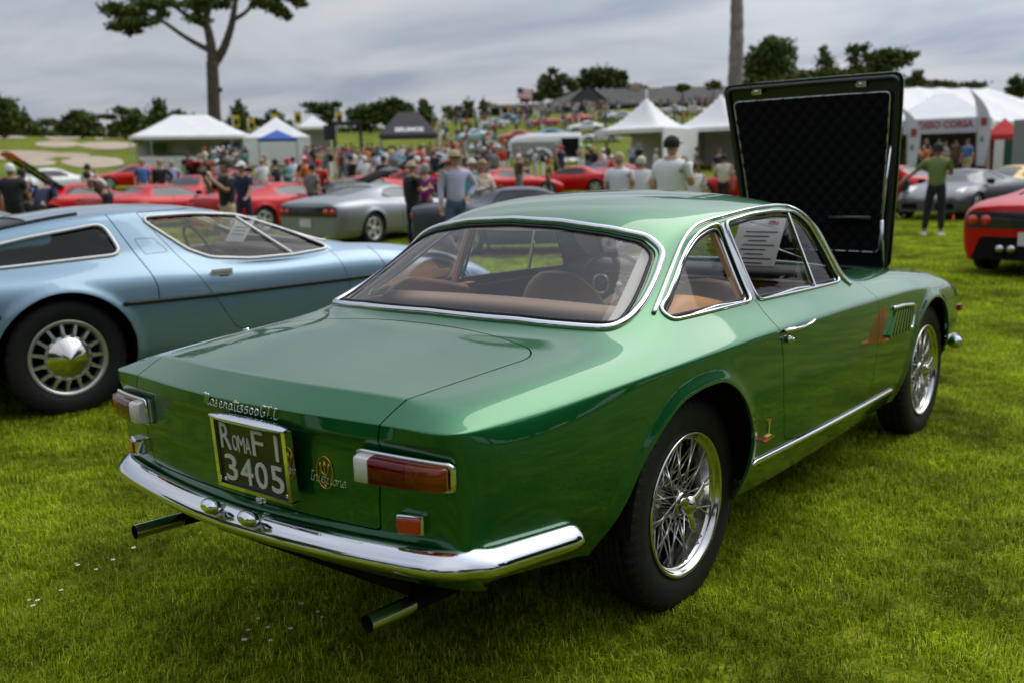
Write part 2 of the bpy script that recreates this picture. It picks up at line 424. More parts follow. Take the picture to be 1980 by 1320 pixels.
def round_max(a,b,r):
    return np.sqrt(np.maximum(a+r,0)**2+np.maximum(b+r,0)**2)-r+np.minimum(np.maximum(a,b)+r,0)

def box_cage(rings, rear, front, m, level, creases):
    """rings[i] = list of (x,y,z) from centre line to sill (m = column of the shoulder); rear/front[r][c] inner points of the end faces (r>=1,c<m)"""
    V=[];idx={}
    def vert(key,p,s):
        k=(key,s if p[1]>1e-6 else 0)
        if k not in idx: idx[k]=len(V); V.append((p[0],p[1]*s if p[1]>1e-6 else 0.,p[2]))
        return idx[k]
    K=len(rings[0]); n=len(rings); F=[]; CR={}
    for s in (-1,1):
        R_=[[vert(('r',i,j),rings[i][j],s) for j in range(K)] for i in range(n)]
        def q(a,b,c,d): F.append((a,b,c,d) if s<0 else (d,c,b,a))
        for i in range(n-1):
            for j in range(K-1): q(R_[i][j],R_[i][j+1],R_[i+1][j+1],R_[i+1][j])
        for tag,face,ri in (('b',rear,0),('f',front,n-1)):
            rows=len(face)
            G=[[R_[ri][c] for c in range(m+1)]]
            for r_ in range(1,rows+1):
                G.append([vert((tag,r_,c),face[r_-1][c],s) for c in range(m)]+[R_[ri][m+r_]])
            for a in range(rows):
                for c in range(m):
                    if tag=='b': q(G[a][c],G[a+1][c],G[a+1][c+1],G[a][c+1])
                    else: q(G[a][c],G[a][c+1],G[a+1][c+1],G[a+1][c])
            for (t,a,c,a2,c2,w) in creases:
                if t==tag: CR[(G[a][c],G[a2][c2])]=w
        for (t,i,j,i2,j2,w) in creases:
            if t=='r': CR[(R_[i][j],R_[i2][j2])]=w
    return subdivide_cage(V,F,CR,level)

def hero_surface():
    Y=[0,.22,.42,.56,.645,.705,.752]
    T={}  # row -> 7 top points
    T[0]=[(-1.172,0,.834),(-1.160,.22,.833),(-1.130,.42,.832),(-1.112,.55,.831),(-1.106,.62,.829),(-1.096,.676,.827),(-1.064,.716,.826)]
    T[1]=[(-1.085,0,.884),(-1.073,.22,.883),(-1.045,.42,.880),(-1.026,.55,.873),(-1.018,.62,.864),(-1.0,.676,.853),(-.975,.722,.838)]
    T[2]=[(-.83,0,.902),(-.82,.22,.901),(-.81,.42,.897),(-.80,.56,.890),(-.79,.64,.879),(-.78,.70,.862),(-.77,.745,.836)]
    T[3]=[(-.58,0,.926),(-.57,.22,.925),(-.545,.42,.921),(-.50,.57,.910),(-.50,.65,.897),(-.50,.715,.878),(-.50,.768,.845)]
    T[4]=[(-.445,0,.937),(-.43,.22,.937),(-.395,.42,.935),(-.29,.595,.928),(-.25,.66,.912),(-.25,.725,.888),(-.25,.782,.850)]
    T[5]=[(-.22,0,1.080),(-.205,.22,1.075),(-.165,.395,1.066),(-.06,.558,1.055),(-.02,.625,1.0),(0,.705,.925),(0,.793,.855)]
    T[6]=[(.03,0,1.245),(.045,.20,1.240),(.085,.385,1.224),(.175,.535,1.190),(.23,.600,1.095),(.25,.700,.935),(.25,.800,.860)]
    T[7]=[(.26,0,1.306),(.27,.20,1.301),(.31,.39,1.284),(.42,.555,1.238),(.46,.618,1.11),(.48,.700,.938),(.48,.803,.860)]
    T[8]=[(.68,0,1.332),(.68,.20,1.327),(.69,.40,1.306),(.72,.590,1.255),(.73,.640,1.12),(.74,.700,.938),(.74,.803,.860)]
    T[9]=[(1.21,0,1.312),(1.21,.20,1.307),(1.20,.42,1.289),(1.175,.612,1.252),(1.08,.655,1.12),(1.0,.700,.934),(1.0,.800,.858)]
    T[10]=[(1.50,0,1.135),(1.49,.23,1.13),(1.46,.46,1.118),(1.40,.655,1.085),(1.31,.672,1.02),(1.25,.70,.928),(1.25,.797,.855)]
    T[11]=[(1.74,0,.945),(1.73,.25,.945),(1.68,.45,.942),(1.55,.655,.922),(1.47,.675,.912),(1.47,.712,.900),(1.47,.793,.850)]
    T[12]=[(1.86,0,.925),(1.85,.25,.925),(1.83,.44,.922),(1.80,.58,.905),(1.79,.655,.895),(1.79,.715,.880),(1.79,.788,.842)]
    T[13]=[(2.12,0,.915),(2.12,.25,.913),(2.12,.43,.905),(2.12,.56,.893),(2.12,.65,.888),(2.12,.715,.870),(2.12,.782,.832)]
    T[14]=[(2.5,0,.885),(2.5,.25,.883),(2.5,.42,.873),(2.5,.55,.866),(2.5,.64,.862),(2.5,.705,.842),(2.5,.772,.800)]
    T[15]=[(2.93,0,.840),(2.93,.25,.838),(2.93,.40,.830),(2.93,.53,.825),(2.93,.62,.818),(2.93,.69,.800),(2.93,.755,.760)]
    T[16]=[(3.30,0,.770),(3.30,.25,.768),(3.29,.38,.762),(3.275,.50,.754),(3.26,.59,.744),(3.245,.66,.728),(3.22,.715,.700)]
    xs=[-1.03,-.96,-.76,-.5,-.25,0,.25,.48,.74,1.0,1.25,1.5,1.8,2.12,2.5,2.93,3.20]
    yw=[.722,.744,.766,.780,.790,.797,.802,.806,.808,.808,.807,.805,.80,.794,.788,.772,.745]
    zt=[.775,.775,.775,.785,.79,.795,.795,.795,.795,.793,.79,.785,.78,.77,.735,.69,.64]
    zb=[.435,.425,.395,.36,.33,.30,.285,.275,.27,.27,.27,.27,.275,.28,.30,.33,.36]
    fr=[0,.24,.48,.68,.84,1]; sh=[1,1.004,1.0,.985,.958,.90]
    rings=[]
    for i in range(17):
        ring=list(T[i])
        if 1<=i<=14: x_,y_,z_=ring[6]; ring[6]=(x_,y_+.002,z_-.012)
        for k in range(6):
            z=zt[i]+(zb[i]-zt[i])*fr[k]; y=yw[i]*sh[k]
            if i==0: x=[-1.066,-1.056,-1.056,-1.062,-1.055,-.95][k]; y=[.718,.718,.720,.724,.722,.695][k]; z=[.79,.74,.65,.55,.475,.41][k]
            elif i==16: x=[3.235,3.25,3.255,3.245,3.22,3.16][k]; y=yw[i]*[.985,.99,.98,.96,.92,.86][k]
            else: x=xs[i]
            ring.append((x,y,z))
        rings.append(ring)
    def bow(y): return .074*(abs(y)/.66)**2.1
    rear=[]
    zr=[.797,.768,.66,.552,.475,.395]; xr=[-1.170,-1.150,-1.156,-1.140,-1.150,-1.05]
    for k in range(6):
        yy=[0,.22,.42,.55,.62,.676]
        row=[]
        for c,y in enumerate(yy):
            z0=rings[0][6+k+1][2]; w=(c/6)**2
            row.append((xr[k]+bow(y)*(1.0),y*(.985 if k==5 else 1),zr[k]*(1-w)+z0*w))
        rear.append(row)
    front=[]
    zf=[.70,.62,.55,.48,.42,.36]; xf=[3.345,3.36,3.36,3.35,3.32,3.25]
    for k in range(6):
        front.append([(xf[k]-.10*(y/.65)**2.2,y,zf[k]) for y in (0,.24,.37,.48,.56,.62)])
    cr=[]
    for c in range(6): cr+= [('b',0,c,0,c+1,1.),('b',1,c,1,c+1,.55),('b',4,c,4,c+1,.5),('b',5,c,5,c+1,.15)]
    cr+=[('b',k,6,k+1,6,.25) for k in range(1,6)]
    cr+=[('r',0,j,0,j+1,1. if j<4 else .7) for j in range(6)]
    cr+=[('r',1,j,1,j+1,1.) for j in range(3)]+[('r',1,3,1,4,.4),('r',1,4,1,5,.2)]
    cr+=[('r',4,j,4,j+1,.25) for j in range(3)]
    cr+=[('r',i,6,i+1,6,.42) for i in range(0,14)]
    cr+=[('r',i,3,i+1,3,.35) for i in range(4,10)]
    cr+=[('r',i,5,i+1,5,.25) for i in range(5,11)]
    V,N,F=box_cage(rings,rear,front,6,4,cr)
    return V,N,F
REAR_ARCH=[(.295,.20),(.295,.43),(.285,.52),(.245,.61),(.175,.690),(.075,.745),(-.03,.754),(-.10,.750),(-.19,.735),(-.275,.695),(-.35,.645),(-.405,.597),(-.46,.52),(-.50,.465),(-.54,.41),(-.55,.34),(-.55,.20)]
FRONT_ARCH=[(2.5+.30,.20),(2.5+.30,.42),(2.5+.275,.53),(2.5+.21,.63),(2.5+.12,.70),(2.5+.0,.733),(2.5-.10,.735),(2.5-.21,.713),(2.5-.31,.665),(2.5-.39,.585),(2.5-.43,.50),(2.5-.46,.43),(2.5-.475,.35),(2.5-.475,.20)]
def build_hero():
    car=thing('green_coupe','metallic green two-door classic coupe with its bonnet raised, nearest on the lawn','car')
    V,N,F=hero_surface()
    # flared lip round the wheel arches
    side=(np.abs(V[:,1])>.60)&(V[:,2]<.88)
    RA=cr_spline([(a,b,0) for a,b in REAR_ARCH],4); RA=[(p.x,p.y) for p in RA]; FA=[(p.x,p.y) for p in cr_spline([(a,b,0) for a,b in FRONT_ARCH],4)]
    sdr=sd_poly(RA,V[:,[0,2]]); sdf=sd_poly(FA,V[:,[0,2]])
    for sd in (sdr,sdf):
        bumpv=.013*np.exp(-(np.maximum(sd,0)/.030)**2)*side
        V[:,1]+=np.sign(V[:,1])*bumpv
    # pressed groove above the rear bumper and rolled lower edge
    # recompute normals
    def renorm(V,F):
        A=V[F[:,0]];B=V[F[:,1]];C=V[F[:,2]];D=V[F[:,3]]; fn=np.cross(C-A,D-B); Nn=np.zeros_like(V)
        for k in range(4): np.add.at(Nn,F[:,k],fn)
        return Nn/(np.linalg.norm(Nn,axis=1)[:,None]+1e-12)
    N2=renorm(V,F)
    if (N2*N).sum()<0: N2=-N2
    if N2[np.argmax(V[:,2])][2]<0: N2=-N2
    S=Surf(V,N2,F)
    # orientation of faces
    f=F[0]; 
    A_=V[F]; fn=np.cross(A_[:,2]-A_[:,0],A_[:,3]-A_[:,1]); 
    if (fn*N2[F[:,0]]).sum()<0: S.F=F[:,::-1].copy()
    full=S
    def ysd(poly):
        return lambda P: np.where((np.abs(P[:,1])>.45),sd_poly(poly,P[:,[0,2]]),.5)
    # arches out
    inv=lambda fn: (lambda P: -fn(P))
    S=S.clip(inv(ysd(RA))).clip(inv(ysd(FA)))
    # ---- openings
    QW=round_poly([(-.052,.974,.02),(-.040,.945,.03),(.478,.946,.01),(.486,1.207,.015),(.42,1.199,.1),(.345,1.181,.06),(.262,1.145,.1),(.183,1.098,.2),(.105,1.049,.3),(.02,1.002,.3)],.03,8)
    DW=round_poly([(.530,.942,.01),(1.350,.927,.015),(1.262,1.040,.2),(1.150,1.170,.08),(1.06,1.222,.06),(.88,1.232,.4),(.70,1.227,.4),(.520,1.208,.01)],.03,8)
    gp=lambda poly,e=0.: (lambda P: np.where((P[:,2]>.90)&(np.abs(P[:,1])>.5)&(P[:,0]>-.3),sd_poly(poly,P[:,[0,2]])-e,.5))
    BW=round_poly([(-.610,.950,.045),(-.600,.995,.1),(-.575,1.062,.2),(-.545,1.138,.07),(-.49,1.174,.08),(-.38,1.199,.3),(-.20,1.222,.5),(0,1.230,.5),(.20,1.222,.5),(.38,1.199,.3),(.49,1.174,.08),(.545,1.138,.07),(.575,1.062,.2),(.600,.995,.1),(.610,.950,.045),(.34,.968,.5),(0,.974,.5),(-.34,.968,.5)],.05,8)
    bw=lambda e=0.:(lambda P: np.where((P[:,0]<.45)&(P[:,0]>-.6)&(P[:,2]>.9),sd_poly(BW,P[:,[1,2]])-e,.5))
    WS=round_poly([(-.60,.955,.06),(-.495,1.20,.08),(0,1.262,1.),(.495,1.20,.08),(.60,.955,.06),(0,.965,1.)],.05,10)
    ws=lambda e=0.:(lambda P: np.where((P[:,0]>.9)&(P[:,0]<1.8)&(P[:,2]>.9),sd_poly(WS,P[:,[1,2]])-e,.5))
    body=S
    for fn in (gp(QW),gp(DW),bw(),ws()): body=body.clip(inv(fn))
    def lid_sd(P,e=0.):
        x,y,z=P[:,0],np.abs(P[:,1]),P[:,2]
        w=np.where(z>.80,.517+.040*np.clip((x+1.08)/.55,0,1),.517-.03*np.clip((.80-z)/.24,0,1))-e
        front=x-(-.460-.065*(y/.5)**3)+e
        a=round_max(y-w,front,.07)
        b=round_max(y-w,(.562-z)+e,.012)
        r=np.maximum(a,b)
        return np.where(x<-.3,r,.5)
    trunk=body.clip(lambda P:lid_sd(P,.0022)); body=body.clip(lambda P:-lid_sd(P,-.0022))
    DOOR=round_poly([(.506,.97,0),(.506,.925,.05),(.492,.86,.2),(.520,.74,.3),(.535,.58,.2),(.575,.440,.07),(.72,.415,.05),(1.50,.385,.07),(1.53,.55,.2),(1.56,.92,.03),(1.44,.97,0)],.03,6)
    dsd=lambda e:(lambda P: np.where((np.abs(P[:,1])>.5)&(P[:,2]<.955)&(P[:,0]>.35)&(P[:,0]<1.7),sd_poly(DOOR,P[:,[0,2]])+e,.5))
    HOOD=lambda e:(lambda P: np.where((P[:,2]>.7)&(P[:,0]>1.75)&(P[:,0]<3.05),sd_poly(round_poly([(1.875,-.505),(1.875,.505),(2.97,.425),(2.97,-.425)],.07,8),P[:,[0,1]])+e,.5))
    door=body.clip(dsd(.002)); body=body.clip(lambda P:-dsd(-.002)(P))
    body=body.clip(lambda P:-HOOD(0)(P))
    gp_m=M_('green_paint')
    body.build('body',gp_m,car,thick=.010)
    tl=trunk.build('trunk_lid',gp_m,car,thick=.010)
    dr=door.clip(lambda P:P[:,1]); dl=door.clip(lambda P:-P[:,1])
    drp=dr.build('door',gp_m,car,thick=.010); dlp=dl.build('door',gp_m,car,thick=.010)
    # dark seals behind the shut lines
    for s_ in (trunk,dr,dl):
        for P,Nn in loops_of(s_,.02): gb=MB(); gb.tube([p-n*.009 for p,n in zip(P,Nn)],.0075,6,closed=True); gb.build('shut_line_seal',M_('black_gap'),car)
    # ---- glass
    def glass(fn,name,mt,off=-.008):
        return S.clip(fn).offset(off).build(name,mt,car)
    glass(bw(.004),'rear_window',M_('back_glass'),-.006); glass(ws(.004),'windscreen',M_('side_glass'))
    qg=S.clip(gp(QW,.004)).offset(-.012); 
    for sgn in (1,-1): qg.clip(lambda P:P[:,1]*sgn).build('quarter_window',M_('side_glass'),car)
    dg_=S.clip(gp(DW,.004)).offset(-.012); 
    dg_.clip(lambda P:P[:,1]).clip(lambda P:(P[:,0]-1.03)).build('door_window',M_('side_glass'),car)
    dg_.clip(lambda P:P[:,1]).clip(lambda P:-(P[:,0]-1.03)).build('vent_window',M_('side_glass'),car)
    # ---- bright trims round the openings
    def trim(fn,name,r,lift=.001,step=.012,select=None,inner=None):
        A=S.clip(fn)
        for P,Nn in loops_of(A,step):
            if select and not select(P): continue
            b=MB(); b.tube([p+n*lift for p,n in zip(P,Nn)],r,closed=True,norms=Nn,prof=PROF_TRIM)
            if inner:
                c=sum((Vector(p) for p in P),Vector())/len(P)
                b.tube([p-n*.012+(c-p).normalized()*inner for p,n in zip(P,Nn)],.007,closed=True,norms=Nn,prof=PROF_TRIM)
            b.build(name,M_('chrome'),car)
    trim(bw(.008),'rear_window_trim',.012,.002)
    seal=MB()
    for P,Nn in loops_of(S.clip(bw(-.006))): seal.tube([p-n*.003 for p,n in zip(P,Nn)],.006,6,closed=True)
    for fn in (gp(QW,-.012),gp(DW,-.012)):
        for P,Nn in loops_of(S.clip(fn)): seal.tube([p-n*.010 for p,n in zip(P,Nn)],.006,6,closed=True)
    seal.build('window_seal',M_('black_rubber'),car)
    trim(ws(.010),'windscreen_trim',.012,.002)
    trim(gp(QW,.002),'quarter_window_trim',.0065,.002,inner=.016)
    trim(gp(DW,.002),'door_window_trim',.0065,.002,inner=.016)
    # drip rail in bright metal following the roof edge from the quarter window to the foot of the windscreen
    for sg in (-1,1):
        rail=[(-.085,.968),(.010,1.018),(.098,1.070),(.176,1.12),(.255,1.168),(.340,1.203),(.424,1.219),(.52,1.229),(.70,1.244),(.88,1.250),(1.0,1.248),(1.085,1.236),(1.175,1.180),(1.293,1.046),(1.36,.97),(1.425,.900)]
        pts,nn=proj_side(full,[(p.x,p.y) for p in cr_spline([(a,b,0) for a,b in rail],6)],sg,.015,False,lift=.003)
        b=MB(); b.tube(pts,.0075,closed=False,norms=nn,prof=PROF_TRIM); b.build('drip_rail',M_('chrome'),car)
        # B post between door glass and quarter glass, with its tan inner edge
        a1,n1=full.hit((.504,sg*2,.945),(0,-sg,0)); a2,n2=full.hit((.504,sg*2,1.210),(0,-sg,0))
        b=MB(); b.bar(a1-n1*.006,a2-n2*.006,.030,.014,up=n1); b.build('door_pillar',M_('chrome_soft'),car)
        b=MB(); b.bar(a1-n1*.03+Vector((-.035,0,0)),a2-n2*.03+Vector((-.045,0,0)),.018,.02,up=n1); b.build('pillar_trim',M_('tan_leather'),car)
        a1,n1=full.hit((1.05,sg*2,.935),(0,-sg,0)); a2,n2=full.hit((1.005,sg*2,1.222),(0,-sg,0))
        b=MB(); b.bar(a1-n1*.004,a2-n2*.004,.013,.012,up=n1); b.build('vent_window_post',M_('chrome'),car)
    # ---- rocker strips, vents, handles, badges on both flanks
    for sg in (-1,1):
        pts,nn=proj_side(full,[(.322,.412),(.60,.405),(1.2,.388),(1.905,.368)],sg,.03,False,lift=.002)
        w=[.012]*len(pts); w[0]=.006; w[-1]=.006
        b=MB(); b.tube(pts,w,closed=False,norms=nn,prof=PROF_TRIM); b.build('rocker_trim',M_('chrome'),car)
        P_=drp if sg<0 else dlp
        a1,n1=full.hit((.520,sg*2,.840),(0,-sg,0))
        b=MB(); d=Vector((.19,0,-.006)); q=n1
        path=[a1+q*.004,a1+q*.022+Vector((.02,0,0)),a1+q*.030+Vector((.07,0,-.002)),a1+q*.028+Vector((.13,0,-.002)),a1+q*.034+Vector((.17,0,.002)),a1+q*.036+Vector((.20,0,.010))]
        b.tube(cr_spline(path,5),[.012+.004*math.sin(min(1,i/8)*3) if i<12 else max(.004,.013-.0006*(i-12)) for i in range(26)],8,flat=.6)
        b.build('handle',M_('chrome'),P_)
        a2,n2=full.hit((.55,sg*2,.808),(0,-sg,0))
        b=MB(); b.tube([a2,a2+n2*.018],.013,12); b.tube([a2+n2*.018,a2+n2*.026],.008,12); b.build('lock',M_('chrome'),P_)
        # fender outlet with slats
        vb=MB(); fr_=[(1.80,.766),(2.13,.748),(2.10,.636),(1.70,.640)]
        poly=round_poly([(1.79,.766),(2.12,.748),(2.075,.636),(1.70,.640)],.02,4)
        pts,nn=proj_side(full,poly,sg,.02,True,lift=.002)
        top=[(p,n) for p,n in zip(pts,nn)]
        half=[i for i,p in enumerate(pts) if p.z>.742 or p.x>2.06]
        ring=[top[i] for i in half]
        ring.sort(key=lambda t: t[0].x - (2 if t[0].z<.742 else 0)*0)
        tp,tn=proj_side(full,[(1.75,.768),(1.90,.762),(2.06,.747),(2.085,.735),(2.075,.69),(2.05,.645),(2.03,.636)],sg,.02,False,lift=.004)
        vb.tube(tp,.009,norms=tn,prof=PROF_TRIM); vb.build('vent_frame',M_('chrome'),car)
        for k in range(7):
            t=k/6; x1=1.79+.235*t; z1=.752-.012*t; x0=1.665+.30*t; z0=.652-.008*t
            A1,N1=full.hit((x1,sg*2,z1),(0,-sg,0)); A0,N0=full.hit((x0,sg*2,z0),(0,-sg,0))
            b=MB(); b.bar(A1+N1*.001,A0+N0*.010,.020,.016,m=0,up=N1)
            b.bar(A0+N0*.012+Vector((0,0,-.004)),A0+N0*.012+Vector((.010,0,.004)),.014,.010,m=1,up=N1)
            b.build('vent_slat',[gp_m,M_('chrome')],car)
    a,n=full.hit((.415,-2,.515),(0,1,0)); b=MB()
    b.bar(a+Vector((-.035,-.003,-.035)),a+Vector((.045,-.003,-.030)),.004,.012,m=0,up=(0,1,0)); b.bar(a+Vector((.006,-.003,-.032)),a+Vector((.045,-.0035,-.030)),.004,.012,m=1,up=(0,1,0))
    b.bar(a+Vector((.0,-.004,-.012)),a+Vector((.004,-.004,.022)),.010,.004,m=2,up=(0,1,0)); b.box(a+Vector((.004,-.004,.028)),(.026,.005,.014),m=1)
    b.build('flank_badge',[M_('print_red'),M_('gold_metal'),M_('chrome')],car)
    return car,full,S,tl
hero,HS,HC,hero_lid=build_hero()
# ------------------------------------------------------------------ wheels
def tyre_mesh(ro=.343, ri=.222, w=.156, n=240, name='tyre'):
    """tyre with ribs and shoulder blocks; axle on y, centred"""
    b=MB(); h=w/2; cols=[]
    prof=[(ri,-h*.80),(ri+.012,-h*.93),(ri+.045,-h*1.04),(ro-.055,-h*1.06),(ro-.030,-h*1.0),(ro-.014,-h*.93),(ro-.004,-h*.84),(ro,-h*.62)]
    c=[(-.60,0),(-.46,0),(-.44,-.009),(-.40,-.009),(-.38,0),(-.15,0),(-.13,-.009),(-.08,-.009),(-.06,0)]
    mid=[(ro+d,h*a) for a,d in c]; full=prof+mid+[(r_,-y) for r_,y in mid[::-1]]+[(r_,-y) for r_,y in prof[::-1]]
    q=len(full); V=[]
    for k in range(n):
        t=2*math.pi*k/n
        for j,(r_,y) in enumerate(full):
            rr=r_
            if ro-.016<r_ and abs(abs(y)-h*.8)<h*.22 and k%4==0: rr-=.007
            if ro-.002<r_ and abs(y)<h*.62 and ((k+j)%5==0): rr-=.004
            V.append((rr*math.cos(t),y,rr*math.sin(t)))
    F=[(k*q+j,k*q+j+1,((k+1)%n)*q+j+1,((k+1)%n)*q+j) for k in range(n) for j in range(q-1)]
    b.add(V,F,0,True); return b.mesh(name,M_('tyre'))
def spoke_mesh():
    b=MB(); b.tube([(0,0,0),(0,0,.5),(0,0,1)],.0027,5,smooth=True); return b.mesh('spoke',mat('spoke_metal',(.80,.79,.75),rough=.34,metal=.9))
def place_between(o,a,b):
    a=Vector(a);b=Vector(b); d=b-a; q=d.to_track_quat('Z','Y')
    o.location=a; o.rotation_mode='QUATERNION'; o.rotation_quaternion=q; o.scale=(1,1,d.length)
def wire_wheel(parent, loc, side, tyre, spk, spokes=True):
    """outward face towards side*y"""
    w=bpy.data.objects.new('wheel',None); COL.objects.link(w); w.parent=parent; w.location=loc
    if side>0: w.rotation_euler=(0,0,math.pi)
    obj('tyre',tyre,w)
    b=MB()   # outward is -y in the wheel's own frame
    b.lathe([(.232,-.066),(.2355,-.074),(.233,-.081),(.226,-.080),(.221,-.074),(.218,-.066),(.212,-.060),(.207,-.058),(.204,-.045),(.199,-.020),(.194,.0),(.198,.03),(.212,.07),(.222,.08)],72,m=0)
    b.lathe([(.215,.08),(.150,.02),(.150,-.02),(.215,-.07)],48,m=1) if False else None
    b.build('rim',[M_('wheel_chrome')],w)
    b=MB(); b.lathe([(.0,.06),(.055,.06),(.06,.045),(.052,.03),(.040,.02),(.036,-.035),(.040,-.045),(.040,-.056),(.028,-.062),(.0,-.062)],32); b.build('hub',M_('wheel_chrome'),w)
    b=MB(); b.lathe([(0,.064),(.196,.064),(.194,.03)],40); b.build('shade_disc',M_('under_black'),w)  # black disc added to darken the wheel's inside behind the bright spokes
    b=MB(); b.lathe([(0,.05),(.115,.05),(.115,.062),(0,.062)],40,m=0); b.build('brake_drum',[M_('steel_dark'),M_('alloy')],w)
    # three-eared knock-off nut
    b=MB(); b.lathe([(0,-.104),(.010,-.103),(.014,-.098),(.026,-.094),(.034,-.082),(.036,-.064),(.030,-.055)],28)
    for k in range(3):
        t=R(20+120*k); u=Vector((math.cos(t),0,math.sin(t))); v=Vector((-math.sin(t),0,math.cos(t)))
        pts=[u*.020+Vector((0,-.082,0)),u*.045+v*.006+Vector((0,-.088,0)),u*.070+v*.016+Vector((0,-.092,0)),u*.086+v*.030+Vector((0,-.094,0))]
        b.tube(cr_spline(pts,4),[.016,.0165,.0165,.016,.0155,.015,.014,.0135,.0125,.011,.0095,.007,.004],10,flat=.55,norms=[(0,-1,0)]*13)
    b.build('knock_off_nut',M_('wheel_chrome'),w)
    ends=[]
    for lay,(n,rh,yh,rr,yr,tw) in enumerate([(24,.036,-.050,.207,-.055,34),(24,.040,.022,.203,-.030,44),(24,.044,.026,.195,.020,-40)]):
        for k in range(n):
            s=1 if k%2 else -1
            t0=2*math.pi*(k//2*2+.5)/n; t1=t0+R(tw)*s*(1 if lay!=1 else -1)
            ends.append(((rh*math.cos(t0),yh,rh*math.sin(t0)),(rr*math.cos(t1),yr,rr*math.sin(t1))))
    if spokes:
        for a,c in ends:
            o=bpy.data.objects.new('spoke',spk); COL.objects.link(o); o.parent=w; place_between(o,a,c)
    else:
        b=MB()
        for a,c in ends[::2]: b.bar(a,c,.004)
        b.build('spokes',M_('wheel_chrome'),w,kind='stuff')
    return w
TYRE=tyre_mesh(); SPK=spoke_mesh()
for x,yy in ((0,.664),(2.5,.690)):
    wire_wheel(hero,(x,-yy+.02,.352),-1,TYRE,SPK)
    wire_wheel(hero,(x,yy-.02,.346),1,TYRE,SPK,False)

# stroke lettering for the bright script badges: letters as polylines in a unit box
GLY={'M':[[(-.35,.95),(.0,1.0),(.12,.95),(.02,.0)],[(.12,.95),(.30,.9),(.28,.05)],[(.30,.9),(.55,.95),(.50,.1),(.62,0),(.75,.15)]],
'a':[[(.5,.5),(.3,.58),(.1,.4),(.12,.1),(.3,.02),(.48,.2),(.5,.5),(.5,.1),(.65,.02)]],
's':[[(0,.05),(.3,.6),(.25,.45),(.4,.2),(.3,0),(.05,.05)]],
'e':[[(.05,.25),(.4,.35),(.4,.52),(.25,.58),(.08,.4),(.08,.12),(.28,0),(.5,.12)]],
'r':[[(.0,.05),(.15,.6),(.2,.45),(.45,.5),(.42,.1),(.55,.02)]],
't':[[(.25,.95),(.2,.1),(.35,0),(.5,.1)],[(-.05,.75),(.5,.8)]],
'i':[[(.15,.55),(.12,.1),(.28,0)],[(.16,.75),(.18,.80)]],
'3':[[(.05,.6),(.45,.6),(.2,.38),(.45,.2),(.3,0),(.0,.05)]],'5':[[(.45,.62),(.12,.6),(.1,.35),(.4,.35),(.42,.1),(.2,0),(.0,.05)]],
'0':[[(.22,.6),(.05,.45),(.05,.12),(.22,0),(.42,.15),(.42,.45),(.22,.6)]],
'G':[[(.6,.9),(.3,1.0),(.08,.7),(.08,.2),(.3,0),(.55,.15),(.55,.4),(.35,.4)]],'T':[[(.0,.95),(.65,1.0)],[(.35,.97),(.3,0)]],
'I':[[(.05,.95),(.4,.9),(.2,.9),(.15,.05),(.4,0)]],'.':[[(.05,.02),(.12,.06)]],'L':[[(.05,.95),(.3,.95),(.18,.9),(.12,.05),(.45,.0)]],
'n':[[(.0,.0),(.08,.55),(.1,.4),(.3,.58),(.42,.45),(.42,.08),(.55,0)]],'z':[[(.05,.5),(.4,.55),(.1,.05),(.45,.0)]],'o':[[(.25,.55),(.05,.35),(.1,.05),(.3,0),(.45,.2),(.42,.5),(.25,.55),(.55,.5)]],
' ':[] }
ADV={'M':.85,' ':.3,'i':.36,'.':.28,'t':.5,'G':.68,'T':.62,'I':.42,'L':.5}
def script_badge(name, text, surf, origin, du, dv, h, cast, r, m, parent, cw=.62, lift=.003, slant=.18, zfix=None):
    b=MB(); x=0
    for ch in text:
        for st in GLY[ch]:
            P=[];
            for q in cr_spline([(a+slant*c,c,0) for a,c in st],4):
                p=Vector(origin)+Vector(du)*((x+q.x)*h)+Vector(dv)*(q.y*h); l,n=surf.hit(p if zfix is None else Vector((p.x,p.y,zfix)),cast)
                if l is not None: P.append(l+n*lift if zfix is None else Vector((l.x-lift,p.y,p.z)))
            if len(P)>1: b.tube(P,r,5)
        x+=ADV.get(ch,cw)
    return b.build(name,m,parent)
def flat_text(s, size, m, extrude=.002, font_scale_x=1., name='lettering', bold=0.):
    cu=bpy.data.curves.new(name,'FONT'); cu.body=s; cu.size=size; cu.extrude=extrude; cu.offset=bold; cu.resolution_u=3
    o=bpy.data.objects.new(name,cu); COL.objects.link(o); dg=bpy.context.evaluated_depsgraph_get(); me=bpy.data.meshes.new_from_object(o.evaluated_get(dg))
    bpy.data.objects.remove(o); me.materials.clear(); me.materials.append(m)
    v=np.empty(len(me.vertices)*3,np.float32); me.vertices.foreach_get('co',v); v=v.reshape(-1,3)
    v[:,0]=(v[:,0]-v[:,0].min())*font_scale_x; v[:,1]-=v[:,1].min(); me.vertices.foreach_set('co',v.ravel()); me.update()
    return me, float(v[:,0].max()), float(v[:,1].max())

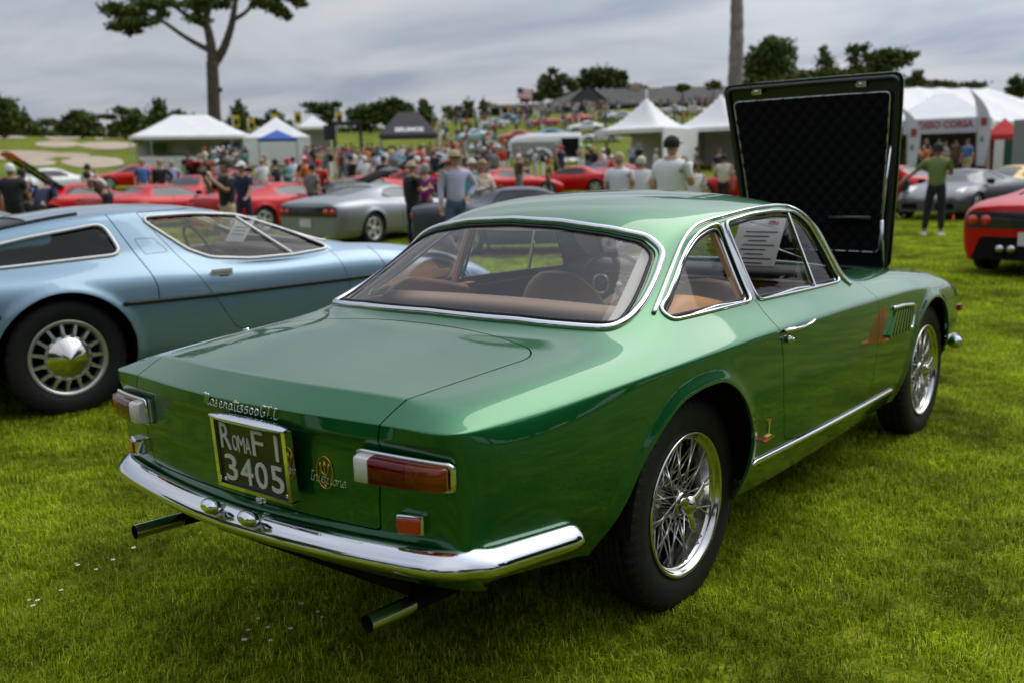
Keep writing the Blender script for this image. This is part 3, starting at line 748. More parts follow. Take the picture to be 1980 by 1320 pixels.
def build_hero_rear():
    chrome=M_('chrome'); car=hero
    # bumper: follow the tail at bumper height
    path=[];nn=[]
    A=[R(a) for a in np.linspace(-100,100,97)]
    def hit_out(ang,z,cx=-.40):
        d=Vector((-math.cos(ang),math.sin(ang),0)); o=Vector((cx,0,z)); l,n=HS.hit(o+d*1.6,-d); return l
    for i in range(121):
        t=i/120; 
        if t<.5: s=t/.5
        else: s=(1-t)/.5
        sg=1 if t<.5 else -1
        # s: 0 at the flank end, 1 at the centre
        if s<.36:
            x=-.665-(1.07-.665)*(s/.36); z=.478+.035*(s/.36); l,n=HS.hit((x,sg*2,z),(0,-sg,0))
        else:
            y=.745*(1-(s-.36)/.64); z=.513-.012*((s-.36)/.64); l,n=HS.hit((-3,sg*y,z),(1,0,0))
        if l is not None: path.append(Vector((l.x,l.y,z)))
    P=np.array([tuple(p) for p in path]); 
    for _ in range(6): P[1:-1]=(P[:-2]+P[1:-1]*2+P[2:])/4
    d=np.r_[0,np.cumsum(np.linalg.norm(np.diff(P,axis=0),axis=1))]; t=np.linspace(0,d[-1],110); P=np.stack([np.interp(t,d,P[:,k]) for k in range(3)],1)
    T_=np.gradient(P,axis=0); Nn=np.cross(T_,[0,0,1.]); Nn/=np.linalg.norm(Nn,axis=1)[:,None]
    if Nn[55][0]>0: Nn=-Nn
    # w = d x u : path runs from +y to -y so w points down
    prof=[(-.034,-.004),(-.038,.006),(-.034,.018),(-.020,.036),(-.004,.048),(.008,.050),(.020,.043),(.032,.028),(.039,.010),(.037,-.004)]
    b=MB(); n=len(P); sc=[min(1,.25+ (min(t_,d[-1]-t_)/.05)**.6) if min(t_,d[-1]-t_)<.05 else 1. for t_ in t]
    V=[];q=len(prof)
    for i in range(n):
        dd=Vector(T_[i]).normalized(); u=Vector(Nn[i]); w=dd.cross(u).normalized()
        if w.z>0: w=-w
        for a,c in prof: V.append(Vector(P[i])+w*a*sc[i]+u*(c*sc[i]+.012))
    F=[(i*q+k,i*q+k+1,(i+1)*q+k+1,(i+1)*q+k) for i in range(n-1) for k in range(q-1)]+[tuple(range(q)),tuple((n-1)*q+k for k in range(q))]
    b.add(V,F,0,True); me=b.mesh('rear_bumper',chrome); o=obj('rear_bumper',me,car)
    md=o.modifiers.new('s','SUBSURF'); md.levels=md.render_levels=1
    # raised bead above the bumper on each rear corner
    def rear_pt(y,z,lift=0): 
        l,n=HS.hit((-3,y,z),(1,0,0)); return l+n*lift,n
    # plate lamps, lid lock
    for y in (.054,-.108):
        l,n=rear_pt(y,.53); b=MB(); c=Vector((-1.195,y,.545)); ring=[]
        for k,(s,dx) in enumerate([(.55,.030),(.95,.020),(1.0,.0),(1.0,-.012),(.85,-.022),(.45,-.028)]):
            ring.append([c+Vector((dx*.0-.012+ (k-2.5)*-.008, math.cos(t)*.036*s, math.sin(t)*.021*s)) for t in [2*math.pi*j/20 for j in range(21)]])
        b.grid(ring,0); b.add(ring[0][:20],[tuple(range(20))]); b.add(ring[-1][:20],[tuple(range(20))])
        b.box((-1.166,y,.530),(.05,.045,.020)); o=b.build('plate_lamp',chrome,car)
        md=o.modifiers.new('s','SUBSURF'); md.levels=md.render_levels=1
        b=MB(); b.box((-1.196,y,.522),(.03,.05,.006)); b.build('lens',M_('clear_lens'),o)
    for y,z,r_ in ((-.083,.573,.017),(-.095,.525,.012)):
        l,n=rear_pt(y,z); b=MB(); b.tube([l-n*.004,l+n*.006],r_,24); b.tube([l+n*.004,l+n*.014],r_*.62,20); b.tube([l+n*.012,l+n*.017],r_*.3,12); b.build('lid_lock',chrome,car)
    # number plate in its chrome frame
    c=Vector((-1.180,-.112,.699)); pl=bpy.data.objects.new('number_plate',None); COL.objects.link(pl); pl.parent=car; pl.location=c; pl.rotation_euler=(0,R(-3.5),0); pl.scale=(1,1,.92)
    b=MB(); b.box((.0,0,0),(.004,.275,.190)); b.build('plate',M_('plate_black'),pl)
    b=MB(); b.box((0.0,.146,0),(.022,.014,.200)); b.box((.0,-.146,0),(.022,.014,.200)); b.box((0,0,-.101),(.022,.306,.011)); b.build('frame',chrome,pl)
    b=MB(); G=[]
    for i in range(13):
        y=.155-.31*i/12; e=1-(abs(y)/.155)**4*.6
        G.append([Vector((x*e-.004,y,.103+z*e)) for x,z in ((.012,-.004),(-.020,-.005),(-.027,.002),(-.022,.010),(.0,.014),(.012,.012))])
    b.grid(G); b.build('frame_hood',chrome,pl)
    for y in (.128,-.128): b=MB(); b.tube([(-.002,y,-.085),(-.005,y,-.085)],.006,10); b.build('screw',chrome,pl)
    w=M_('plate_white')
    for ch,y0,wd,z0,ht in (('R',.126,.044,.010,.076),('O',.076,.022,.010,.047),('M',.052,.028,.010,.047),('A',.022,.022,.010,.047),('F',-.008,.046,.010,.074),('1',-.100,.012,.010,.074),
                        ('3',.120,.050,-.084,.078),('4',.056,.052,-.084,.078),('0',-.006,.050,-.084,.078),('5',-.070,.050,-.084,.078)):
        me,w0,h0=flat_text(ch,.1,w,.0015,1.,bold=0 if ht<.05 or ch in 'F1' else .0005)
        v=np.empty(len(me.vertices)*3,np.float32); me.vertices.foreach_get('co',v); v=v.reshape(-1,3); v[:,0]*=wd/w0; v[:,1]*=ht/h0; me.vertices.foreach_set('co',v.ravel()); me.update()
        o=obj('plate_character',me,pl,loc=(-.0035,y0,z0)); o.rotation_euler=(R(90),0,R(-90))
    # reflectors
    for sg in (-1,1):
        l,n=rear_pt(sg*.585,.60); rt=bpy.data.objects.new('reflector',None); COL.objects.link(rt); rt.parent=car; rt.location=l; rt.rotation_euler=(0,0,sg*R(-20))
        b=MB(); b.box((-.006,0,0),(.034,.070,.048)); o=b.build('frame',chrome,rt); md=o.modifiers.new('b','BEVEL'); md.width=.006; md.segments=3
        b=MB(); b.box((-.0255,0,0),(.010,.058,.036)); o=b.build('lens',M_('reflector_red'),rt); md=o.modifiers.new('b','BEVEL'); md.width=.003; md.segments=2
    # tail lamps wrapped round the corner
    for sg in (-1,1):
        lamp=bpy.data.objects.new('tail_lamp',None); COL.objects.link(lamp); lamp.parent=car
        P=[]
        for y in np.linspace(.457,.660,18):
            l,n=rear_pt(sg*y,.728); P.append(Vector((l.x,l.y,.728-.004*(y-.44)/.3)))
        for x in np.linspace(-1.080,-1.068,3):
            l,n=HS.hit((x,sg*3,.73),(0,-sg,0)); P.append(Vector((l.x,l.y,.724)))
        A=np.array([tuple(p) for p in P])
        for _ in range(8): A[1:-1]=(A[:-2]+A[1:-1]*2+A[2:])/4
        d=np.r_[0,np.cumsum(np.linalg.norm(np.diff(A,axis=0),axis=1))]; Lt=d[-1]; tt=np.linspace(0,Lt,61); A=np.stack([np.interp(tt,d,A[:,k]) for k in range(3)],1)
        T_=np.gradient(A,axis=0); Nn=np.cross(T_,[0,0,1.]); Nn/=np.linalg.norm(Nn,axis=1)[:,None]
        if Nn[2][0]>0: Nn=-Nn
        def loft(i0,i1,h0,h1,dep,bev,capa,capb,back=-.01):
            G=[]
            for i in range(i0,i1+1):
                u=i/60; h=(h0+(h1-h0)*u)/2; dd=dep*(1-.25*max(0,u-.75)/.25)
                e=1.
                if capa and i-i0<3: e=[.80,.93,.985][i-i0]
                if capb and i1-i<3: e=[.80,.93,.985][i1-i]
                c=Vector(A[i]); nn_=Vector(Nn[i]); up=Vector((0,0,1))
                G.append([c+up*(h*zz*(.5+.5*e))+nn_*(back+ (dd-back)*dv*e) for zz,dv in ((1,0),(1,.70),(.93,.90),(.80,1.0),(-.80,1.0),(-.93,.90),(-1,.70),(-1,0))])
            b=MB(); b.grid(G); b.add(G[0],[tuple(range(8))]); b.add(G[-1],[tuple(range(8))]); return b
        k1,k2=int(60*.20),int(60*.62)
        b=loft(0,k1,.069,.058,.048,.01,True,False); b.build('clear_lens',M_('clear_lens'),lamp)
        b=loft(k1,k2,.069,.058,.050,.01,False,False); b.build('red_lens',M_('red_lens'),lamp)
        b=loft(k2,60,.069,.058,.049,.01,False,True); b.build('amber_lens',M_('amber_lens'),lamp)
        # housing plate and the two round bulb reflectors behind the coloured glass
        b=MB(); G=[[Vector(A[i])+Vector(Nn[i])*.006+Vector((0,0,z_)) for z_ in (-.028,.028)] for i in range(k1,59)]; b.grid(G); b.build('lamp_housing',M_('lamp_reflector'),lamp)
        for i in (24,38):
            c=Vector(A[i])+Vector(Nn[i])*.008; n_=Vector(Nn[i]); b=MB(); b.tube([c,c+n_*.012,c+n_*.024],[.012,.019,.023],20,cap=False); b.tube([c,c+n_*.012,c+n_*.022,c+n_*.028],[.010,.012,.010,.003],12); b.build('bulb',M_('bulb_red'),lamp)
        for zz,rr,nm in ((1,.0055,'lamp_trim'),):
            P1=[Vector(A[i])+Vector((0,0,(.069+(.058-.069)*i/60)/2+.003))+Vector(Nn[i])*(.016) for i in range(0,61,2)]
            P2=[Vector(A[60])+Vector(T_[60]).normalized()*.008+Vector((0,0,z_))+Vector(Nn[60])*.012 for z_ in (.024,.010,-.010,-.024)]
            P3=[Vector(A[i])+Vector((0,0,-(.069+(.058-.069)*i/60)/2-.003))+Vector(Nn[i])*(.010) for i in range(60,-1,-2)]
            b=MB(); b.tube(P1+P2+P3,[.0065]*len(P1)+[.0085]*4+[.004]*len(P3),8,closed=True); b.build('lamp_trim',chrome,lamp)
    # exhaust tips
    for (mx,my,mz),(fx,fy) in (((-1.145,-.470,.335),(-.72,-.50)),((-1.15,.56,.340),(-.70,.50))):
        a=Vector((mx,my,mz)); c=Vector((fx,fy,mz+.0)); dd=(c-a).normalized(); b=MB(); r_=.0225
        b.tube([a,a+(c-a)*.3,a+(c-a)*.34],[r_,r_,r_*.9],28,cap=False,m=0); b.tube([a+(c-a)*.34,c],r_*.95,16,m=1,cap=False); b.tube([a,a+(c-a)*.2],r_*.88,24,cap=False,m=2)
        b.tube([a+(c-a)*.12,a+(c-a)*.125],r_*.89,20,m=2)
        b.build('exhaust_pipe',[M_('chrome_soft'),M_('under_black'),M_('under_black')],car)
    script_badge('script_badge','Maserati3500GT.I.',HS,(-3,.098,.811),(0,-1,-.01),(0,0,1),.030,(1,0,0),.0017,chrome,hero_lid,cw=.68,lift=.005,zfix=.815)
    # oval emblem with a trident
    b=MB(); cy,cz=-.334,.688
    P=[rear_pt(cy+.026*math.cos(t),cz+.041*math.sin(t),.002)[0] for t in [2*math.pi*k/36 for k in range(36)]]
    b.tube(P,.0016,6,closed=True)
    for st in ([(0,-.022),(0,.026)],[(-.014,.022),(-.011,.004),(0,-.006),(.011,.004),(.014,.022)],[(-.006,.015),(0,.028),(.006,.015)],[(-.018,.014),(-.014,.025),(-.010,.012)],[(.018,.014),(.014,.025),(.010,.012)],[(-.006,-.007),(.006,-.007)],[(-.005,-.012),(.005,-.012)],[(0,-.022),(.004,-.030),(-.004,-.036)]):
        b.tube([rear_pt(cy+a,cz+c,.0025)[0] for a,c in cr_spline([(p,q,0) for p,q in st],3) for _ in (0,)] if False else [rear_pt(cy+q.x,cz+q.y,.0025)[0] for q in cr_spline([(p,r_,0) for p,r_ in st],3)],.0017,6)
    b.build('oval_emblem',M_('gold_metal'),hero_lid)
    script_badge('script_badge','Iniezione',HS,(-3,-.284,.664),(0,-1,-.05),(0,0,1),.026,(1,0,0),.0010,chrome,hero_lid,cw=.56)
    # small chrome button on the left rear wing
    l,n=HS.hit((-.62,.66,3),(0,0,-1)); b=MB(); b.tube([l-n*.002,l+n*.006],.011,16); b.build('wing_button',chrome,car)
build_hero_rear()

def build_hero_inside():
    car=hero
    # dark tubs: wheel houses, floor, engine bay
    b=MB()
    for x in (0,2.5):
        for sg in (-1,1):
            c=(x-.03,0,.36); prof=[(.44,.42*sg),(.44,.70*sg)]
            b.lathe([(.0,.42*sg),(.425,.42*sg),(.425,(.785 if x<1 else .745)*sg)],28,c=c,a0=R(4),a1=R(176))
    b.box((.9,0,.33),(1.05,1.36,.02)); b.box((-.72,0,.40),(.50,1.20,.02)); b.box((1.9,0,.55),(.02,1.30,.60))
    b.box((.46,0,.55),(.02,1.3,.6)); b.box((2.5,0,.45),(1.1,.80,.02)); b.box((1.2,0,.28),(1.3,1.30,.02)); b.box((-.5,0,.36),(.9,.84,.08))
    b.build('underbody',M_('under_black'),car)
    b=MB(); b.box((2.35,0,.66),(.62,.40,.20)); b.box((2.35,.0,.78),(.56,.10,.05)); b.box((2.0,-.33,.72),(.2,.2,.12)); b.tube([(2.05,.30,.72),(2.7,.30,.72)],.07,14); b.build('engine',M_('steel_dark'),car)
    # liner: inner skin of the cabin, cream above the belt
    lin=HS.clip(lambda P:-(P[:,2]-.90)).clip(lambda P:-(P[:,0]+.40)).clip(lambda P:P[:,0]-1.50)
    QWx=[(-.16,.965),(-.05,.90),(.56,.90),(.50,1.245),(.33,1.225),(.19,1.155),(.02,1.06)]; DWx=[(.55,.89),(1.60,.89),(1.36,1.06),(1.20,1.245),(.49,1.250)]
    BWx=round_poly([(-.585,.930,.05),(-.490,1.190,.07),(-.25,1.22,.5),(.25,1.22,.5),(.490,1.190,.07),(.585,.930,.05),(0,.92,1.)],.05,8)
    WSx=round_poly([(-.63,.90,.03),(-.52,1.21,.08),(0,1.268,1.),(.52,1.21,.08),(.63,.90,.03)],.05,8)
    for fn in (lambda P: np.where(np.abs(P[:,1])>.5,sd_poly(QWx,P[:,[0,2]]),.5),lambda P: np.where(np.abs(P[:,1])>.5,sd_poly(DWx,P[:,[0,2]]),.5),
               lambda P: np.where(P[:,0]<.45,sd_poly(BWx,P[:,[1,2]]),.5),lambda P: np.where(P[:,0]>.9,sd_poly(WSx,P[:,[1,2]]),.5)):
        lin=lin.clip((lambda f:(lambda P:-f(P)))(fn))
    lin.offset(-.022).build('headliner',M_('cream_vinyl'),car)
    # parcel shelf with a tan roll along its front edge
    b=MB(); b.box((-.18,0,.905),(.50,1.14,.016)); b.box((-.36,0,.913),(.06,.9,.004)); b.build('parcel_shelf',M_('carpet'),car)
    b=MB(); b.tube([(.02,.60-.012*k,.932+.010*math.sin(k/100*3.14)) for k in range(0,101,4)],.034,12,flat=.8); b.box((.045,0,.80),(.05,.80,.22)); b.build('rear_seat_back',M_('shelf_tan'),car)
    # front seats
    for y in (-.36,.36):
        s=bpy.data.objects.new('front_seat',None); COL.objects.link(s); s.parent=car; s.location=(.90,y-.04,.36)
        G=[]
        for i in range(17):
            t=math.sin(i/16*math.pi/2); z=.05+.56*t; w=.275*math.sqrt(max(.02,1-(max(0,t-.35)/.68)**2.2)); 
            x=.02-.17*t
            th=.055*(1-.45*t)
            G.append([Vector((x-th*math.cos(a)*1.0, w*math.copysign(abs(math.sin(a))**.6,math.sin(a)), z)) for a in np.linspace(0,2*math.pi,25)])
        b=MB(); b.grid(G); top=G[-1][:24]; b.add([*top,sum(top,Vector())/24+Vector((0,0,.012))],[(k,(k+1)%24,24) for k in range(24)],0,True)
        b.build('backrest',M_('tan_leather'),s)
        b=MB(); b.box((.16,0,.08),(.40,.48,.15)); o=b.build('seat_cushion',M_('orange_leather'),s); md=o.modifiers.new('b','BEVEL'); md.width=.05; md.segments=4
    b=MB(); b.box((.40,0,.62),(.28,.8,.12)); o=b.build('rear_seat_cushion',M_('orange_leather'),car); md=o.modifiers.new('b','BEVEL'); md.width=.04; md.segments=3
    # orange quarter panels seen through the quarter glass
    for sg in (-1,1):
        b=MB(); b.box((.20,sg*.64,.885),(.72,.04,.10)); o=b.build('side_panel',M_('orange_leather'),car)
        b=MB(); b.box((1.05,sg*.68,.82),(.85,.03,.18)); b.build('door_panel',M_('dash_black'),car)
        b=MB(); 
        G=[[Vector((.00+.045*i,sg*(.60),.93+ (.055*math.sin(min(1,i/3)*1.57)) - (max(0,i-3)/7)**1.3*.06+dz)) + Vector((0,dy,0)) for dy,dz in ((-.05,-.08),(-.045,-.01),(-.02,.012),(.02,.012),(.04,-.01),(.045,-.08))] for i in range(11)]
        b.grid(G); b.build('armrest',M_('orange_leather'),car)
    # dashboard
    b=MB(); G=[]
    for i in range(15):
        y=.64-1.28*i/14
        G.append([Vector((x,y,z)) for x,z in ((1.56,.955),(1.46,.972),(1.36,.975),(1.30,.960),(1.275,.930),(1.29,.905),(1.30,.80),(1.34,.70))])
    b.grid(G); b.build('dashboard',M_('dash_black'),car)
    b=MB(); b.box((1.283,0,.855),(.02,1.22,.11)); b.build('dash_board_panel',M_('wood_brown'),car)
    b=MB(); b.bar((1.262,.60,.925),(1.262,-.60,.925),.008); b.build('dash_strip',M_('chrome_soft'),car)
    for y,r_ in ((.43,.048),(.27,.048),(.09,.034),(.0,.034),(-.09,.034),(-.19,.034)):
        d=bpy.data.objects.new('gauge',None); COL.objects.link(d); d.parent=car; d.location=(1.270,y,.862)
        b=MB(); b.lathe([(r_*.82,-.004),(r_*.86,-.012),(r_,-.012),(r_,.006)],28,axis='x'); b.build('bezel',M_('chrome'),d)
        b=MB(); b.lathe([(0,-.003),(r_*.84,-.003)],28,axis='x'); b.build('dial_face',M_('dial'),d)
        b=MB(); b.bar((-.006,0,0),(-.006,-r_*.5,r_*.45),.003); b.build('needle',M_('plate_white'),d)
    # steering wheel: wooden rim, three flat alloy spokes
    sw=bpy.data.objects.new('steering_wheel',None); COL.objects.link(sw); sw.parent=car; sw.location=(1.17,.262,.835); sw.rotation_euler=(0,R(-18),0)
    b=MB(); b.tube([(0,.20*math.cos(t),.20*math.sin(t)) for t in [2*math.pi*k/48 for k in range(48)]],.011,10,closed=True); b.build('wheel_rim',M_('wood_brown'),sw)
    for a in (90,210,330):
        t=R(a); u=Vector((0,math.cos(t),math.sin(t))); b=MB(); b.bar(Vector((.045,0,0))+u*.03,u*.195,.030,.005,up=(1,0,0)); b.build('wheel_spoke',M_('chrome_soft'),sw)
    b=MB(); b.lathe([(0,.01),(.022,.012),(.034,.022),(.050,.03),(.055,.05)],28,axis='x'); b.tube([(.03,0,0),(.30,0,-.06)],.022,12); b.build('hub',M_('chrome_soft'),sw)
    # interior mirror, window crank seat handles
    b=MB(); b.box((1.20,0,1.19),(.018,.20,.055)); b.bar((1.215,0,1.20),(1.24,0,1.28),.012); o=b.build('inside_mirror',M_('chrome_soft'),car)
    # paper standing behind the windscreen
    b=MB(); rot=Matrix.Rotation(R(32),3,'Y')@Matrix.Rotation(R(0),3,'X')
    c=Vector((1.40,-.30,1.05))
    pr=thing('show_card','white printed show card standing on the dashboard behind the windscreen of the green coupe','card',loc=(1.405,-.30,1.055))
    b.box((0,0,0),(.003,.215,.29)); b.build('card',M_('paper'),pr)
    b=MB()
    for k in range(8):
        z=.07-.022*k; w_=.15-.03*((k*7)%3); b.box((-.0025,.01*((k*5)%3-1),z),(.001,w_,.004))
    b.build('printed_lines',M_('print_ink'),pr)
    b=MB(); b.box((-.0025,-.055,.115),(.001,.05,.018)); b.build('printed_emblem',M_('print_red'),pr)
    pr.rotation_euler=(0,R(32),0)
    # wipers
    for y in (-.42,.12):
        a,n=HS.hit((1.66,y,3),(0,0,-1)); b=MB(); b.tube([a+n*.01,a+n*.035+Vector((-.05,.14,.03)),a+Vector((-.10,.30,.085))],.004,6); b.bar(a+Vector((-.12,.12,.10)),a+Vector((-.09,.44,.075)),.006,.012); b.build('wiper',M_('chrome_soft'),car)
    # front bumper end, front lamp
    for sg in (-1,1):
        P=[]; 
        for x in np.linspace(3.06,3.26,14):
            l,n=HS.hit((x,sg*3,.425),(0,-sg,0))
            if l is not None: P.append(l+n*.03)
        P2=[Vector((3.40,sg*.45,.425)),Vector((3.42,sg*.2,.425))]
        b=MB(); pp=cr_spline(P[::3]+P2,5); b.tube(pp,.042,12,flat=.8); b.build('front_bumper',M_('chrome'),car)
        l,n=HS.hit((3.12,sg*3,.60),(0,-sg,0))
        if l is not None: b=MB(); b.box(l+n*.008,(.05,.02,.035)); b.build('side_marker',M_('red_lens'),car)
build_hero_inside()

def build_bonnet():
    # front-hinged, raised past vertical; built lying flat (x backwards from the hinge) and then turned up
    bo=bpy.data.objects.new('bonnet',None); COL.objects.link(bo); bo.parent=hero; bo.location=(2.955,.02,.815); bo.rotation_euler=(0,R(80.5),0)
    Lb=1.085
    def outline(e,n=8): return round_poly([(0.0-e*.0,-.435-e),(0,.435+e),(-Lb-e,.520+e),(-Lb-e,-.520-e)],.038,n)
    # skin: curved sheet, local x from 0 (hinge) to -Lb (rear edge), local z up = outer side
    nx,ny=36,28; V=[];F=[]
    def crown(x,y): return .030*(1-(y/.52)**2)+.020*math.sin(math.pi*min(1,max(0,-x/Lb)))
    for i in range(nx+1):
        for j in range(ny+1):
            x=.02-(Lb+.04)*i/nx; y=-.56+1.12*j/ny; V.append((x,y,crown(x,y)))
    F=[(i*(ny+1)+j,i*(ny+1)+j+1,(i+1)*(ny+1)+j+1,(i+1)*(ny+1)+j) for i in range(nx) for j in range(ny)]
    V=np.array(V); N=np.tile([0,0,1.],(len(V),1)); Sk=Surf(V,N,np.array(F)); Sk=Sk.clip(lambda P:sd_poly(outline(0),P[:,[0,1]]))
    Sk.build('bonnet_skin',M_('green_paint'),bo,thick=.012)
    inner=Surf(Sk.V-np.array([0,0,.014]),-Sk.N,[tuple(f)[::-1] for f in Sk.F]).clip(lambda P:sd_poly(outline(-.006),P[:,[0,1]])); inner.build('bonnet_frame',M_('hood_inner'),bo)
    # dark inner rim
    rim=[Vector((p.x,p.y,crown(p.x,p.y)-.026)) for p in resample([(a,b_,0) for a,b_ in outline(-.028)],.02)]
    b=MB(); b.tube(rim,.014,8,closed=True); b.build('bonnet_rim',M_('hood_inner'),bo)
    # quilted pad: real diamond pillows
    pad_o=round_poly([(-.10,-.375),(-.10,.375),(-.985,.452),(-.985,-.452)],.03,5)
    n1,n2=170,150; PV=[];
    for i in range(n1+1):
        for j in range(n2+1):
            x=-.07-.93*i/n1; y=-.48+.96*j/n2; s=.078; a=(x*.9+y)/s; c=(x*.9-y)/s
            hgt=(abs(math.sin(math.pi*a/1))*abs(math.sin(math.pi*c/1)))**.45*.011
            PV.append((x,y,crown(x,y)-.032-hgt))
    PF=[(i*(n2+1)+j,(i+1)*(n2+1)+j,(i+1)*(n2+1)+j+1,i*(n2+1)+j+1) for i in range(n1) for j in range(n2)]
    PS=Surf(np.array(PV),np.tile([0,0,-1.],(len(PV),1)),np.array(PF)).clip(lambda P:sd_poly(pad_o,P[:,[0,1]]))
    me=mesh_from('quilted_pad',PS.V,PS.F,M_('quilt')); obj('quilted_pad',me,bo)
    b=MB(); pp=[Vector((p.x,p.y,crown(p.x,p.y)-.036)) for p in resample([(a,b_,0) for a,b_ in pad_o],.02)]; b.tube(pp,.0055,6,closed=True); b.build('pad_trim',M_('chrome_soft'),bo)
    for y in (-.30,.30):
        b=MB(); c=Vector((-1.035,y,crown(-1.035,y)-.045)); b.box(c,(.030,.050,.012)); b.tube([c+Vector((0,0,0)),c+Vector((-.004,0,-.035))],.006,8); b.box(c+Vector((.0,.02,-.018)),(.016,.008,.022)); b.build('latch',M_('chrome_soft'),bo)
    b=MB(); b.tube([(-.30,-.10,-.02),(-.30,-.34,-.02)],.014,10); b.build('cross_tube',M_('steel_dark'),bo)
    # telescopic stay on the right
    b=MB(); 
    b.tube([(2.88,-.40,.79),(2.80,-.405,1.10)],.0085,12); b.build('bonnet_stay',M_('chrome_soft'),hero)
    b=MB(); b.tube([(2.80,-.405,1.08),(2.815,-.43,1.50)],.005,10); b.build('stay_rod',M_('chrome'),hero)
    # bay surround left by the opening
    P=[]
    for p in resample([(a,b_,0) for a,b_ in round_poly([(1.875,-.505),(1.875,.505),(2.97,.425),(2.97,-.425)],.07,8)],.03):
        l,n=HS.hit((p.x,p.y,3),(0,0,-1)); P.append(l-n*.012)
    b=MB(); b.tube(P,.011,6,closed=True); b.build('bay_seal',M_('black_rubber'),hero)
build_bonnet()
# ------------------------------------------------------------------ the lie of the land
F2=Vector((math.cos(YAW),math.sin(YAW))); R2=Vector((math.sin(YAW),-math.cos(YAW)))
def plan(d,s): return (CAM.x+F2.x*d+R2.x*s, CAM.y+F2.y*d+R2.y*s)       # d metres ahead of the photographer, s metres to the right
_D=[-60,0,14,20,30,45,60,85,100,130,160,200,260,400]
_T={ -1.2:[0,0,0,.06,.30,.95,1.9,2.9,3.9,6.5,8.8,11.6,12.6,13],
     -.55:[0,0,0,.06,.30,.95,1.9,2.9,3.9,6.5,8.8,11.6,12.6,13],
     -.35:[0,0,0,.06,.30,.95,1.8,2.9,3.9,6.2,8.2,10.5,11.6,12],
     -.15:[0,0,0,.05,.25,.80,1.6,2.7,3.8,6.2,8.5,10.5,11.4,12],
      .00:[0,0,0,.04,.20,.75,1.5,2.7,4.0,7.6,10.9,12.6,13,13],
      .15:[0,0,0,.02,.15,.70,1.5,2.8,4.2,8.0,11.5,13,13.3,13.3],
      .30:[0,0,0,.02,.15,.70,1.4,2.7,4.2,8.0,11.5,13,13.3,13.3],
      .50:[0,0,0,.02,.15,.75,1.4,2.5,3.6,6.0,8.5,10.5,11.5,12],
      1.2:[0,0,0,.02,.15,.75,1.4,2.5,3.6,6.0,8.5,10.5,11.5,12]}
_K=sorted(_T)
def height(x,y):
    vx,vy=x-CAM.x,y-CAM.y; d=vx*F2.x+vy*F2.y; s=vx*R2.x+vy*R2.y
    a=s/max(d,12.); a=min(max(a,-1.19),1.19)
    i=max(j for j in range(len(_K)-1) if _K[j]<=a); t=(a-_K[i])/(_K[i+1]-_K[i]); t=t*t*(3-2*t)
    z=smooth_interp(d,_D,_T[_K[i]])*(1-t)+smooth_interp(d,_D,_T[_K[i+1]])*t
    # the lawn swells a little under the blue car
    z+=.075*math.exp(-(((x-1.0)/2.6)**2+((y-3.9)/1.5)**2)**1.5)
    if d>30: z+=.12*mnoise.noise(Vector((x*.06,y*.06,0)))*min(1,(d-30)/40)
    return z+.018
def gp_(px,d,dz=0.):
    p=pos_at(px,d); return Vector((p.x,p.y,height(p.x,p.y)+dz))
def ground_material():
    m=bpy.data.materials.new('lawn'); m.use_nodes=True; n=m.node_tree; b=n.nodes['Principled BSDF']; b.inputs['Roughness'].default_value=.9; b.inputs['Specular IOR Level'].default_value=.15
    tc=n.nodes.new('ShaderNodeTexCoord')
    def noise(sc,det,rough=.55):
        t=n.nodes.new('ShaderNodeTexNoise'); t.inputs['Scale'].default_value=sc; t.inputs['Detail'].default_value=det; t.inputs['Roughness'].default_value=rough; n.links.new(tc.outputs['Object'],t.inputs['Vector']); return t
    a=noise(.35,4); c=noise(3.5,6); f=noise(60,3)
    r1=n.nodes.new('ShaderNodeValToRGB'); r1.color_ramp.elements[0].position=.35; r1.color_ramp.elements[0].color=(.118,.162,.004,1); r1.color_ramp.elements[1].position=.68; r1.color_ramp.elements[1].color=(.235,.285,.010,1); n.links.new(a.outputs['Fac'],r1.inputs[0])
    r2=n.nodes.new('ShaderNodeValToRGB'); r2.color_ramp.elements[0].position=.38; r2.color_ramp.elements[0].color=(.55,.55,.55,1); r2.color_ramp.elements[1].position=.62; r2.color_ramp.elements[1].color=(1.25,1.2,1.1,1); n.links.new(c.outputs['Fac'],r2.inputs[0])
    r3=n.nodes.new('ShaderNodeValToRGB'); r3.color_ramp.elements[0].position=.3; r3.color_ramp.elements[0].color=(.35,.35,.35,1); r3.color_ramp.elements[1].position=.7; r3.color_ramp.elements[1].color=(1.3,1.3,1.3,1); n.links.new(f.outputs['Fac'],r3.inputs[0])
    m1=n.nodes.new('ShaderNodeMixRGB'); m1.blend_type='MULTIPLY'; m1.inputs[0].default_value=1; n.links.new(r1.outputs[0],m1.inputs[1]); n.links.new(r2.outputs[0],m1.inputs[2])
    m2=n.nodes.new('ShaderNodeMixRGB'); m2.blend_type='MULTIPLY'; m2.inputs[0].default_value=.8; n.links.new(m1.outputs[0],m2.inputs[1]); n.links.new(r3.outputs[0],m2.inputs[2])
    n.links.new(m2.outputs[0],b.inputs['Base Color'])
    bp=n.nodes.new('ShaderNodeBump'); bp.inputs['Strength'].default_value=.7; bp.inputs['Distance'].default_value=.03; n.links.new(f.outputs['Fac'],bp.inputs['Height']); n.links.new(bp.outputs[0],b.inputs['Normal'])
    return m
LAWN=ground_material()
